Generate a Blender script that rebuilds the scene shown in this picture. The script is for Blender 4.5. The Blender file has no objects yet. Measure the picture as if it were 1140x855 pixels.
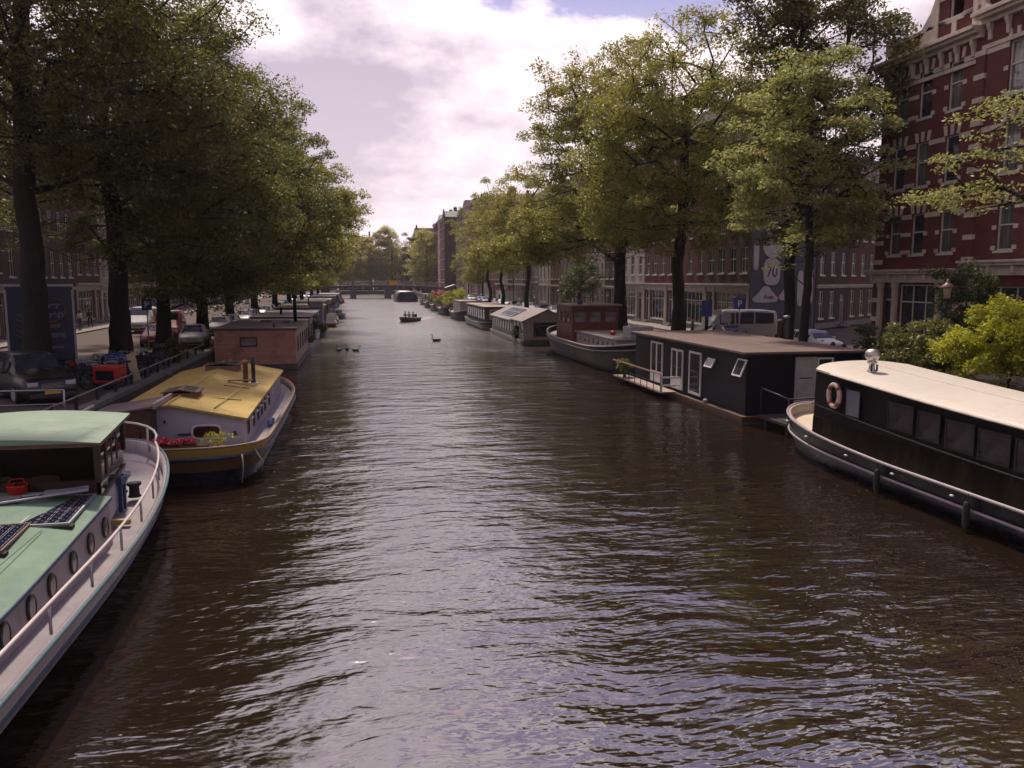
import bpy, math, random
import numpy as np
from mathutils import Vector, Matrix
R = math.radians
COL = bpy.context.scene.collection
ORD = ['first','second','third','fourth','fifth','sixth','seventh','eighth','ninth','tenth','eleventh','twelfth','thirteenth','fourteenth','fifteenth','sixteenth','seventeenth','eighteenth','nineteenth','twentieth',
       'twenty first','twenty second','twenty third','twenty fourth','twenty fifth','twenty sixth','twenty seventh','twenty eighth','twenty ninth','thirtieth','thirty first','thirty second','thirty third','thirty fourth','thirty fifth','thirty sixth']

# ------------------------------------------------------------------ mesh collector
class MB:
    def __init__(s): s.v=[]; s.f=[]; s.m=[]; s.s=[]
    def face(s, pts, m=0, sm=False):
        i=len(s.v); s.v += [tuple(p) for p in pts]; s.f.append(tuple(range(i,i+len(pts)))); s.m.append(m); s.s.append(sm); return s
    def box(s, x0,x1,y0,y1,z0,z1, m=0):
        i=len(s.v)
        s.v += [(x0,y0,z0),(x1,y0,z0),(x1,y1,z0),(x0,y1,z0),(x0,y0,z1),(x1,y0,z1),(x1,y1,z1),(x0,y1,z1)]
        for f in ((0,3,2,1),(4,5,6,7),(0,1,5,4),(1,2,6,5),(2,3,7,6),(3,0,4,7)):
            s.f.append(tuple(i+k for k in f)); s.m.append(m); s.s.append(False)
        return s
    def loft(s, rings, m=0, ring_closed=True, cap0=False, cap1=False, sm=True):
        i=len(s.v); n=len(rings[0])
        for r in rings: s.v += [tuple(p) for p in r]
        for a in range(len(rings)-1):
            mm = m[a] if isinstance(m,(list,tuple)) else m
            for b in range(n if ring_closed else n-1):
                c=(b+1)%n
                s.f.append((i+a*n+b, i+a*n+c, i+(a+1)*n+c, i+(a+1)*n+b)); s.m.append(mm); s.s.append(sm)
        m0 = m[0] if isinstance(m,(list,tuple)) else m
        if cap0: s.f.append(tuple(i+k for k in reversed(range(n)))); s.m.append(m0); s.s.append(False)
        if cap1: s.f.append(tuple(i+(len(rings)-1)*n+k for k in range(n))); s.m.append(m[-1] if isinstance(m,(list,tuple)) else m); s.s.append(False)
        return s
    def tube(s, pts, r, n=6, m=0, closed=False, cap=True):
        P=[Vector(p) for p in pts]; k=len(P); rings=[]; a=None
        for i,p in enumerate(P):
            if closed: d=P[(i+1)%k]-P[i-1]
            else: d=P[min(i+1,k-1)]-P[max(i-1,0)]
            d.normalize()
            if a is None:
                a=d.cross(Vector((0,0,1)))
                if a.length<0.3: a=d.cross(Vector((0,1,0)))
            else: a=a-d*a.dot(d)
            a.normalize(); b=a.cross(d)
            rr=r[i] if isinstance(r,(list,tuple)) else r
            rings.append([p+a*(rr*math.cos(2*math.pi*j/n))+b*(rr*math.sin(2*math.pi*j/n)) for j in range(n)])
        if closed: rings.append(rings[0])
        s.loft(rings, m, True, cap and not closed, cap and not closed)
        return s
    def lathe(s, prof, c=(0,0,0), n=14, m=0):
        rings=[[(c[0]+r*math.cos(2*math.pi*j/n), c[1]+r*math.sin(2*math.pi*j/n), c[2]+z) for j in range(n)] for r,z in prof]
        return s.loft(rings, m, True, True, True)
    def ext(s, poly, a, b, axis='y', m=0):
        def P(u,v,w):
            return {'y':(u,w,v),'x':(w,u,v),'z':(u,v,w)}[axis]
        r0=[P(u,v,a) for u,v in poly]; r1=[P(u,v,b) for u,v in poly]
        return s.loft([r0,r1], m, True, True, True, sm=False)
    def ball(s, c, r, m=0, n=10, k=6, sc=(1,1,1)):
        prof=[]
        rings=[]
        for i in range(1,k):
            a=math.pi*i/k
            rings.append([(c[0]+sc[0]*r*math.sin(a)*math.cos(2*math.pi*j/n), c[1]+sc[1]*r*math.sin(a)*math.sin(2*math.pi*j/n), c[2]-sc[2]*r*math.cos(a)) for j in range(n)])
        return s.loft(rings, m, True, True, True)
    def xf(s, M, start=0):
        for i in range(start,len(s.v)): s.v[i]=tuple(M@Vector(s.v[i]))
        return s
    def mesh(s, name, mats):
        me=bpy.data.meshes.new(name); me.from_pydata(s.v,[],s.f)
        for m in (mats if isinstance(mats,(list,tuple)) else [mats]): me.materials.append(m)
        if s.f:
            me.polygons.foreach_set('material_index', s.m); me.polygons.foreach_set('use_smooth', s.s)
        me.update(); return me
    def build(s, name, mats, parent=None, loc=None, rot=None, bev=0, weld=True):
        me=s.mesh(name,mats)
        if weld:
            import bmesh
            bm=bmesh.new(); bm.from_mesh(me); bmesh.ops.remove_doubles(bm,verts=bm.verts,dist=1e-5); bmesh.ops.recalc_face_normals(bm,faces=bm.faces); bm.to_mesh(me); bm.free()
        return link(name, me, parent, loc, rot, bev)

def link(name, data, parent=None, loc=None, rot=None, bev=0):
    o=bpy.data.objects.new(name,data); COL.objects.link(o)
    if parent is not None: o.parent=parent
    if loc is not None: o.location=loc
    if rot is not None: o.rotation_euler=(0,0,rot) if not isinstance(rot,(tuple,list)) else rot
    if bev:
        b=o.modifiers.new('bevel','BEVEL'); b.width=bev; b.segments=2; b.limit_method='ANGLE'; b.angle_limit=R(40)
    return o
def tag(o, label, cat, group=None, kind=None):
    if label: o['label']=label
    if cat: o['category']=cat
    if group: o['group']=group
    if kind: o['kind']=kind
    return o
def root(name, label, cat, loc=(0,0,0), rot=0, group=None):
    o=bpy.data.objects.new(name,None); COL.objects.link(o); o.location=loc; o.rotation_euler=(0,0,rot) if not isinstance(rot,(tuple,list)) else rot
    o.empty_display_size=0.2
    return tag(o,label,cat,group)
def structure(o): o['kind']='structure'; return o
def kids(o): return [c for c in list(COL.objects) if c.parent is o]
def copy_tree(o, loc=None, rot=None, label=None, group=None, scale=None, _k=None):
    k=_k if _k is not None else {}
    if _k is None:
        for c in COL.objects:
            if c.parent is not None: k.setdefault(c.parent.name,[]).append(c)
    n=o.copy(); COL.objects.link(n)
    for c in k.get(o.name,[]):
        d=copy_tree(c,_k=k); d.parent=n
    if loc is not None: n.location=loc
    if rot is not None: n.rotation_euler=(0,0,rot)
    if scale is not None: n.scale=(scale,)*3 if not isinstance(scale,(tuple,list)) else scale
    if label: n['label']=label
    if group: n['group']=group
    return n

# ------------------------------------------------------------------ materials
MATS={}
def nmat(name):
    m=bpy.data.materials.new(name); m.use_nodes=True; nt=m.node_tree; nt.nodes.clear()
    out=nt.nodes.new('ShaderNodeOutputMaterial'); b=nt.nodes.new('ShaderNodeBsdfPrincipled'); nt.links.new(b.outputs[0],out.inputs[0])
    return m,nt,b,out
def nd(nt,t,**kw):
    n=nt.nodes.new(t)
    for k,v in kw.items():
        if hasattr(n,k): setattr(n,k,v)
    return n
def rgba(c): return (c[0],c[1],c[2],1)
def mathn(nt,op,a,b=None,clamp=False):
    n=nt.nodes.new('ShaderNodeMath'); n.operation=op; n.use_clamp=clamp
    for i,x in enumerate((a,b)):
        if x is None: continue
        if isinstance(x,(int,float)): n.inputs[i].default_value=x
        else: nt.links.new(x,n.inputs[i])
    return n.outputs[0]
def mixc(nt,f,a,b):
    n=nt.nodes.new('ShaderNodeMix'); n.data_type='RGBA'
    def put(s,x):
        if isinstance(x,(tuple,list)): s.default_value=rgba(x)
        elif isinstance(x,(int,float)): s.default_value=x
        else: nt.links.new(x,s)
    put(n.inputs[0],f); put(n.inputs[6],a); put(n.inputs[7],b)
    return n.outputs[2]
def noise(nt,vec,scale,detail=3,rough=.6,sc=None,out=0):
    if sc is not None:
        mp=nt.nodes.new('ShaderNodeMapping'); mp.inputs['Scale'].default_value=sc; nt.links.new(vec,mp.inputs[0]); vec=mp.outputs[0]
    n=nt.nodes.new('ShaderNodeTexNoise'); n.inputs['Scale'].default_value=scale; n.inputs['Detail'].default_value=detail; n.inputs['Roughness'].default_value=rough
    nt.links.new(vec,n.inputs[0]); return n.outputs[out]
def ramp(nt,f,a,b):
    n=nt.nodes.new('ShaderNodeMapRange'); n.inputs[1].default_value=a; n.inputs[2].default_value=b; nt.links.new(f,n.inputs[0]); return n.outputs[0]
def mat(name,col,rough=.6,var=.18,scale=2.5,dirt=None,dirt_amt=.5,streak=True,metal=0,bump=0,bscale=12,coat=0,spec=.5,emit=0,specks=0):
    """paint, wood, stone or metal with blotchy variation, optional streaks of dirt and fine bump"""
    if name in MATS: return MATS[name]
    m,nt,b,out=nmat(name)
    tc=nt.nodes.new('ShaderNodeTexCoord').outputs['Object']
    n1=noise(nt,tc,scale,5)
    c=mixc(nt,ramp(nt,n1,.3,.7),tuple(x*(1-var) for x in col),tuple(min(1,x*(1+var)) for x in col))
    if dirt:
        n2=noise(nt,tc,3.2,6,.65,sc=(1,1,.18) if streak else (1,1,1))
        n3=noise(nt,tc,.9,3)
        f=mathn(nt,'MULTIPLY',ramp(nt,n2,.45,.72),ramp(nt,n3,.35,.65))
        f=mathn(nt,'MULTIPLY',f,dirt_amt,True)
        c=mixc(nt,f,c,dirt)
    if specks:
        sk=mathn(nt,'MULTIPLY',ramp(nt,noise(nt,tc,26,4,.8),.60,.66),ramp(nt,noise(nt,tc,1.6,3),.42,.6)); sk=mathn(nt,'MULTIPLY',sk,specks,True)
        c=mixc(nt,sk,c,tuple(x*.3 for x in col))
        c=mixc(nt,mathn(nt,'MULTIPLY',ramp(nt,noise(nt,tc,.45,4,.6),.35,.7),.3),c,tuple(x*.62 for x in col))
    nt.links.new(c,b.inputs['Base Color'])
    rr=ramp(nt,noise(nt,tc,scale*2.3,4),.2,.8)
    r2=nt.nodes.new('ShaderNodeMapRange'); r2.inputs[3].default_value=max(0.02,rough-.1); r2.inputs[4].default_value=min(1,rough+.12); nt.links.new(rr,r2.inputs[0]); nt.links.new(r2.outputs[0],b.inputs['Roughness'])
    b.inputs['Metallic'].default_value=metal; b.inputs['Coat Weight'].default_value=coat; b.inputs['Specular IOR Level'].default_value=spec
    if bump:
        if name=='elm bark':
            mb_=nt.nodes.new('ShaderNodeMapping'); mb_.inputs['Scale'].default_value=(1.6,1.6,.22); nt.links.new(tc,mb_.inputs[0]); tc=mb_.outputs[0]
        bp=nt.nodes.new('ShaderNodeBump'); bp.inputs['Strength'].default_value=bump; bp.inputs['Distance'].default_value=.02 if name!='elm bark' else .09
        nt.links.new(noise(nt,tc,bscale,6,.7),bp.inputs['Height']); nt.links.new(bp.outputs[0],b.inputs['Normal'])
    if emit:
        b.inputs['Emission Color'].default_value=rgba(col); b.inputs['Emission Strength'].default_value=emit
    MATS[name]=m; return m
def planks(name,col,width=.14,axis='x',var=.3,rough=.75,gap=.06,dirt=None,coord='Object'):
    """boards side by side; axis = the direction across the boards"""
    if name in MATS: return MATS[name]
    m,nt,b,out=nmat(name)
    tc=nt.nodes.new('ShaderNodeTexCoord').outputs[coord]
    sp=nt.nodes.new('ShaderNodeSeparateXYZ'); nt.links.new(tc,sp.inputs[0])
    u=mathn(nt,'DIVIDE',sp.outputs[{'x':0,'y':1,'z':2}[axis]],width)
    fl=mathn(nt,'FLOOR',u); fr=mathn(nt,'FRACT',u)
    wn=nt.nodes.new('ShaderNodeTexWhiteNoise'); wn.noise_dimensions='1D'; nt.links.new(fl,wn.inputs['W'])
    scl={'x':(1,.08,1),'y':(.08,1,1),'z':(.1,.1,1)}[axis]
    g=noise(nt,tc,16,4,.7,sc=scl)
    f=mathn(nt,'ADD',mathn(nt,'MULTIPLY',wn.outputs[0],.6),mathn(nt,'MULTIPLY',g,.5))
    c=mixc(nt,f,tuple(x*(1-var) for x in col),tuple(min(1,x*(1+var)) for x in col))
    gp=mathn(nt,'LESS_THAN',fr,gap)
    c=mixc(nt,gp,c,tuple(x*.25 for x in col))
    if dirt: c=mixc(nt,ramp(nt,noise(nt,tc,1.3,5,.7),.5,.75),c,dirt)
    nt.links.new(c,b.inputs['Base Color']); b.inputs['Roughness'].default_value=rough; b.inputs['Specular IOR Level'].default_value=.2
    bp=nt.nodes.new('ShaderNodeBump'); bp.inputs['Strength'].default_value=.6; bp.inputs['Distance'].default_value=.01
    nt.links.new(mathn(nt,'SUBTRACT',1.0,gp),bp.inputs['Height']); nt.links.new(bp.outputs[0],b.inputs['Normal'])
    MATS[name]=m; return m
def brick(name,c1,c2,mortar,paint=None,bw=.22,bh=.065,flat=False,var=.25):
    if name in MATS: return MATS[name]
    m,nt,b,out=nmat(name)
    tc=nt.nodes.new('ShaderNodeTexCoord').outputs['Object']
    sp=nt.nodes.new('ShaderNodeSeparateXYZ'); nt.links.new(tc,sp.inputs[0])
    cb=nt.nodes.new('ShaderNodeCombineXYZ')
    if flat: nt.links.new(sp.outputs[0],cb.inputs[0]); nt.links.new(sp.outputs[1],cb.inputs[1])
    else: nt.links.new(mathn(nt,'ADD',sp.outputs[0],sp.outputs[1]),cb.inputs[0]); nt.links.new(sp.outputs[2],cb.inputs[1])
    bt=nt.nodes.new('ShaderNodeTexBrick'); bt.inputs['Scale'].default_value=1; bt.inputs['Brick Width'].default_value=bw; bt.inputs['Row Height'].default_value=bh
    bt.inputs['Mortar Size'].default_value=.008; bt.inputs['Color1'].default_value=rgba(c1); bt.inputs['Color2'].default_value=rgba(c2); bt.inputs['Mortar'].default_value=rgba(mortar)
    nt.links.new(cb.outputs[0],bt.inputs[0])
    n1=noise(nt,tc,.7,6,.65); n2=noise(nt,tc,2.5,5,.7,sc=(1,1,.3))
    v=mathn(nt,'MULTIPLY',ramp(nt,n1,.25,.75),1.0)
    c=mixc(nt,mathn(nt,'MULTIPLY',v,var*2,True),bt.outputs[0],tuple(x*.45 for x in c1))
    c=mixc(nt,mathn(nt,'MULTIPLY',ramp(nt,n2,.5,.75),var,True),c,tuple(min(1,x*1.5+.03) for x in c2))
    nt.links.new(c,b.inputs['Base Color']); b.inputs['Roughness'].default_value=.88; b.inputs['Specular IOR Level'].default_value=.25
    MATS[name]=m; return m
def glass(name,col=(.02,.022,.028),rough=.06,curtain=None):
    """window glass with a dark room (and maybe a pale curtain) behind it"""
    if name in MATS: return MATS[name]
    m,nt,b,out=nmat(name)
    tc=nt.nodes.new('ShaderNodeTexCoord').outputs['Object']
    c=mixc(nt,ramp(nt,noise(nt,tc,1.7,3),.35,.65),col,tuple(x*2.2 for x in col))
    if curtain:
        oi=nt.nodes.new('ShaderNodeObjectInfo')
        f=mathn(nt,'MULTIPLY',mathn(nt,'GREATER_THAN',oi.outputs['Random'],.55),ramp(nt,noise(nt,tc,9,2,.5,sc=(1,1,.05)),.3,.7))
        c=mixc(nt,mathn(nt,'MULTIPLY',f,.8),c,curtain)
    nt.links.new(c,b.inputs['Base Color']); b.inputs['Roughness'].default_value=rough; b.inputs['Specular IOR Level'].default_value=.8
    bp=nt.nodes.new('ShaderNodeBump'); bp.inputs['Strength'].default_value=.15; bp.inputs['Distance'].default_value=.02
    nt.links.new(noise(nt,tc,1.1,1),bp.inputs['Height']); nt.links.new(bp.outputs[0],b.inputs['Normal'])
    MATS[name]=m; return m
def leafmat(name,c1,c2,c3,trans=.45):
    if name in MATS: return MATS[name]
    m=bpy.data.materials.new(name); m.use_nodes=True; nt=m.node_tree; nt.nodes.clear()
    out=nt.nodes.new('ShaderNodeOutputMaterial')
    at=nt.nodes.new('ShaderNodeAttribute'); at.attribute_name='rnd'
    sp=nt.nodes.new('ShaderNodeSeparateColor'); nt.links.new(at.outputs['Color'],sp.inputs[0])
    c=mixc(nt,sp.outputs[0],c1,c2)           # clump to clump
    c=mixc(nt,mathn(nt,'MULTIPLY',mathn(nt,'GREATER_THAN',sp.outputs[1],.72),.75),c,c3)   # leaf to leaf
    d=nt.nodes.new('ShaderNodeBsdfDiffuse'); t=nt.nodes.new('ShaderNodeBsdfTranslucent'); g=nt.nodes.new('ShaderNodeBsdfGlossy'); g.inputs['Roughness'].default_value=.45
    nt.links.new(c,d.inputs[0]); 
    tcn=mixc(nt,.5,c,tuple(min(1,x*1.6) for x in c2)); nt.links.new(tcn,t.inputs[0])
    g.inputs[0].default_value=(.6,.6,.55,1)
    m1=nt.nodes.new('ShaderNodeMixShader'); m1.inputs[0].default_value=trans; nt.links.new(d.outputs[0],m1.inputs[1]); nt.links.new(t.outputs[0],m1.inputs[2])
    m2=nt.nodes.new('ShaderNodeMixShader'); m2.inputs[0].default_value=.06; nt.links.new(m1.outputs[0],m2.inputs[1]); nt.links.new(g.outputs[0],m2.inputs[2])
    nt.links.new(m2.outputs[0],out.inputs[0]); MATS[name]=m; return m

# palette
TRIM=mat('cream stone paint',(.36,.32,.28),.7,.14,2,dirt=(.12,.10,.08),dirt_amt=.7)
WHITE=mat('white paint',(.62,.60,.58),.5,.08,2,dirt=(.25,.22,.2),dirt_amt=.4)
FRAME=mat('window frame paint',(.5,.47,.43),.5,.1,3)
DARKWOOD=mat('dark green door paint',(.02,.03,.025),.35,.2)
ROOFTILE=brick('roof tiles',(.07,.045,.04),(.05,.04,.045),(.02,.02,.02),bw=.25,bh=.2)
SLATE=mat('slate roof',(.045,.042,.05),.6,.25,3)
ZINC=mat('lead grey felt',(.20,.18,.17),.75,.2,1.2,dirt=(.08,.07,.06),dirt_amt=.7,streak=False)
GLASS=glass('house glass',curtain=(.22,.20,.18))
BGLASS=glass('boat glass',(.015,.018,.022),.08)
IRON=mat('black iron',(.015,.015,.018),.45,.2,5,metal=.3)
STEEL=mat('galvanised steel',(.35,.35,.37),.4,.15,6,metal=.7)
BARK=mat('elm bark',(.016,.012,.010),1.0,.35,4,bump=.8,bscale=9)
RUBBER=mat('black rubber',(.012,.012,.012),.8,.2)
BLACK=mat('black hull paint',(.008,.008,.013),.3,.3,2,dirt=(.03,.026,.028),dirt_amt=.4,spec=.25)
CHROME=mat('worn chrome',(.5,.47,.44),.38,.1,5,metal=1)
# ------------------------------------------------------------------ camera, light, sky
sc=bpy.context.scene
cam=bpy.data.cameras.new('camera'); co=bpy.data.objects.new('camera',cam); COL.objects.link(co); sc.camera=co
cam.sensor_width=36; cam.lens=36*900/1140; cam.clip_start=.1; cam.clip_end=6000
PITCH=math.atan(115.5/900); YAW=math.atan(170*math.cos(PITCH)/900)
co.location=(0,0,5.6); co.rotation_euler=(math.pi/2-PITCH,0,-YAW)
SUN_AZ=-8; SUN_EL=58          # degrees clockwise from +Y (along the canal); height
sd=Vector((math.sin(R(SUN_AZ))*math.cos(R(SUN_EL)),math.cos(R(SUN_AZ))*math.cos(R(SUN_EL)),math.sin(R(SUN_EL))))
sun=bpy.data.lights.new('sun','SUN'); sun.energy=3.6; sun.angle=R(3); sun.color=(1,.88,.72)
so=bpy.data.objects.new('sun',sun); COL.objects.link(so); so.rotation_euler=(-sd).to_track_quat('-Z','Y').to_euler()
w=bpy.data.worlds.new('World'); sc.world=w; w.use_nodes=True; nt=w.node_tree; nt.nodes.clear()
out=nt.nodes.new('ShaderNodeOutputWorld'); bg=nt.nodes.new('ShaderNodeBackground'); bg2=nt.nodes.new('ShaderNodeBackground')
sky=nt.nodes.new('ShaderNodeTexSky'); sky.sky_type='NISHITA'; sky.sun_disc=False; sky.sun_elevation=R(SUN_EL); sky.sun_rotation=R(SUN_AZ); sky.air_density=1.2; sky.dust_density=2.5
vt=nt.nodes.new('ShaderNodeVectorMath'); vt.operation='MULTIPLY'; vt.inputs[1].default_value=(1.0,.82,1.08); nt.links.new(sky.outputs[0],vt.inputs[0]); nt.links.new(vt.outputs[0],bg.inputs[0]); bg.inputs[1].default_value=.085
tc=nt.nodes.new('ShaderNodeTexCoord').outputs['Generated']
sp=nt.nodes.new('ShaderNodeSeparateXYZ'); nt.links.new(tc,sp.inputs[0])
zc=mathn(nt,'ADD',mathn(nt,'MAXIMUM',sp.outputs[2],0.0),.30)
cb=nt.nodes.new('ShaderNodeCombineXYZ'); nt.links.new(mathn(nt,'DIVIDE',sp.outputs[0],zc),cb.inputs[0]); nt.links.new(mathn(nt,'DIVIDE',sp.outputs[1],zc),cb.inputs[1])
mp=nt.nodes.new('ShaderNodeMapping'); mp.inputs['Location'].default_value=(11.95,4.4,0); nt.links.new(cb.outputs[0],mp.inputs[0]); cv=mp.outputs[0]
big=noise(nt,cv,1.0,7,.5); fine=noise(nt,cv,3.1,6,.6)
body=mathn(nt,'ADD',mathn(nt,'MULTIPLY',big,.62),mathn(nt,'MULTIPLY',fine,.38))
hz=mathn(nt,'SUBTRACT',1.0,mathn(nt,'MULTIPLY',sp.outputs[2],3.2),True)
# cloud cover: almost closed, thin blue holes
body2=mathn(nt,'SUBTRACT',body,mathn(nt,'MULTIPLY',mathn(nt,'MAXIMUM',mathn(nt,'SUBTRACT',sp.outputs[2],.33),0.0),.22))
cover=mathn(nt,'ADD',ramp(nt,body2,.385,.43),mathn(nt,'MULTIPLY',hz,1.5),True)
# inside the cover: thick parts grey lavender, thin edges white
thick=ramp(nt,body,.46,.575)
ccol=mixc(nt,thick,(1.13,.97,1.0),(.47,.385,.50))
# glow round the veiled sun and over the end of the canal
dv=nt.nodes.new('ShaderNodeVectorMath'); dv.operation='DOT_PRODUCT'; nt.links.new(tc,dv.inputs[0]); dv.inputs[1].default_value=tuple(sd)
glow=mathn(nt,'POWER',mathn(nt,'MAXIMUM',dv.outputs['Value'],0.0),5.0)
half=mathn(nt,'ADD',.5,mathn(nt,'MULTIPLY',dv.outputs['Value'],.5))
st=mathn(nt,'ADD',.24,mathn(nt,'MULTIPLY',mathn(nt,'POWER',half,1.6),.96))
st=mathn(nt,'ADD',st,mathn(nt,'MULTIPLY',glow,.12))
ccol=mixc(nt,mathn(nt,'MULTIPLY',hz,.6),ccol,(1.04,.90,.95))
nt.links.new(ccol,bg2.inputs[0]); nt.links.new(st,bg2.inputs[1])
mx=nt.nodes.new('ShaderNodeMixShader'); nt.links.new(cover,mx.inputs[0]); nt.links.new(bg.outputs[0],mx.inputs[1]); nt.links.new(bg2.outputs[0],mx.inputs[2]); nt.links.new(mx.outputs[0],out.inputs[0])
sc.view_settings.view_transform='Standard'; sc.view_settings.look='None'; sc.view_settings.gamma=1; sc.view_settings.exposure=0.26
sc.render.engine='CYCLES'; cy=sc.cycles
cy.max_bounces=6; cy.diffuse_bounces=2; cy.glossy_bounces=3; cy.transmission_bounces=3; cy.transparent_max_bounces=4; cy.volume_bounces=0
cy.sample_clamp_direct=1.8; cy.sample_clamp_indirect=4; cy.caustics_reflective=False; cy.caustics_refractive=False; cy.use_denoising=True; cy.use_adaptive_sampling=True; cy.adaptive_threshold=.02

# ------------------------------------------------------------------ ground, water
QL,QR,QZ=-9.2,19.9,1.2; YN,YF=-60,335
GR=brick('street clinkers',(.12,.088,.078),(.10,.075,.067),(.07,.06,.05),bw=.2,bh=.1,flat=True)
g=MB(); B=1600
for (x0,x1,y0,y1) in ((-B,QL-.35,YN,YF),(QR+.35,B,YN,YF),(-B,B,YF,2500)): g.face([(x0,y0,QZ),(x1,y0,QZ),(x1,y1,QZ),(x0,y1,QZ)])
structure(g.build('ground',GR))
wm,nt,b,out=nmat('canal water')
geo=nt.nodes.new('ShaderNodeNewGeometry').outputs['Position']
b.inputs['Base Color'].default_value=(.017,.0095,.006,1); b.inputs['IOR'].default_value=3.0; b.inputs['Specular IOR Level'].default_value=.5
gd=nt.nodes.new('ShaderNodeVectorMath'); gd.operation='ADD'; nt.links.new(geo,gd.inputs[0]); sv=nt.nodes.new('ShaderNodeVectorMath'); sv.operation='SCALE'; sv.inputs['Scale'].default_value=.9; nt.links.new(noise(nt,geo,.35,2,.5,out=1),sv.inputs[0]); nt.links.new(sv.outputs[0],gd.inputs[1]); gw=gd.outputs[0]
n1=noise(nt,gw,.42,2,.5,sc=(.7,1.5,1)); n2=noise(nt,gw,1.4,3,.55,sc=(.6,1.5,1)); n3=noise(nt,gw,4.6,2,.5,sc=(.7,1.4,1))
h=mathn(nt,'ADD',mathn(nt,'MULTIPLY',n1,.20),mathn(nt,'ADD',mathn(nt,'MULTIPLY',n2,.12),mathn(nt,'MULTIPLY',n3,.020)))
spw=nt.nodes.new('ShaderNodeSeparateXYZ'); nt.links.new(geo,spw.inputs[0]); rw=nt.nodes.new('ShaderNodeMapRange'); rw.inputs[1].default_value=22; rw.inputs[2].default_value=85; rw.inputs[3].default_value=.03; rw.inputs[4].default_value=.24; nt.links.new(spw.outputs[1],rw.inputs[0]); nt.links.new(rw.outputs[0],b.inputs['Roughness'])   # the wind ruffles the open reach, the water by the near boats is calmer
# calmer lanes and gusty patches
gust=ramp(nt,noise(nt,geo,.11,3,.55,sc=(.8,.6,1)),.38,.62)
bp=nt.nodes.new('ShaderNodeBump'); bp.inputs['Distance'].default_value=1.0
s_=nt.nodes.new('ShaderNodeMapRange'); s_.inputs[3].default_value=.38; s_.inputs[4].default_value=1.0; nt.links.new(gust,s_.inputs[0]); nt.links.new(s_.outputs[0],bp.inputs['Strength'])
nt.links.new(h,bp.inputs['Height']); nt.links.new(bp.outputs[0],b.inputs['Normal'])
g=MB(); g.face([(QL-.3,YN,0),(QR+.3,YN,0),(QR+.3,YF,0),(QL-.3,YF,0)])
structure(g.build('water',wm))
# quay walls: brick face, stone coping
QB=brick('quay brick',(.10,.075,.065),(.075,.06,.055),(.04,.035,.03),bw=.22,bh=.07)
COP=mat('quay coping stone',(.15,.135,.13),.85,.2,1.5,dirt=(.08,.07,.06),streak=False,bump=.4)
for (xa,xb,lab) in ((QL-.35,QL,'long dark brick quay wall under the street with the blue truck'),(QR,QR+.35,'long dark brick quay wall beside the moored black houseboat')):
    r=root('quay_wall',lab,'quay wall',((xa+xb)/2,0,0))
    cx=(xa+xb)/2
    MB().box(xa-cx,xb-cx,YN,YF,-1,QZ-.12).build('wall_face',QB,r)
    MB().box(xa-cx-.05,xb-cx+.05,YN,YF,QZ-.12,QZ+.10).build('coping',COP,r,bev=.03)
r=root('quay_wall','far brick quay wall closing the end of the canal beyond the bridge','quay wall',((QL+QR)/2,YF+.2,0))
MB().box(-16,16,-.2,.2,-1,QZ-.12).build('wall_face',QB,r); MB().box(-16,16,-.25,.25,QZ-.12,QZ+.1).build('coping',COP,r)
# pavements along the house fronts
PV=brick('pavement slabs',(.30,.26,.23),(.26,.23,.21),(.12,.1,.09),bw=.3,bh=.3,flat=True)
KB=mat('kerb stone',(.25,.24,.23),.85,.15)
LX,RX=-26.0,29.0
structure(MB().box(LX-3,LX+3.2,20,330,QZ-.5,QZ+.13).build('pavement',PV,bev=.02))
structure(MB().box(RX-2.6,RX+3,2,330,QZ-.5,QZ+.13).build('pavement',PV,bev=.02))
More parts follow.
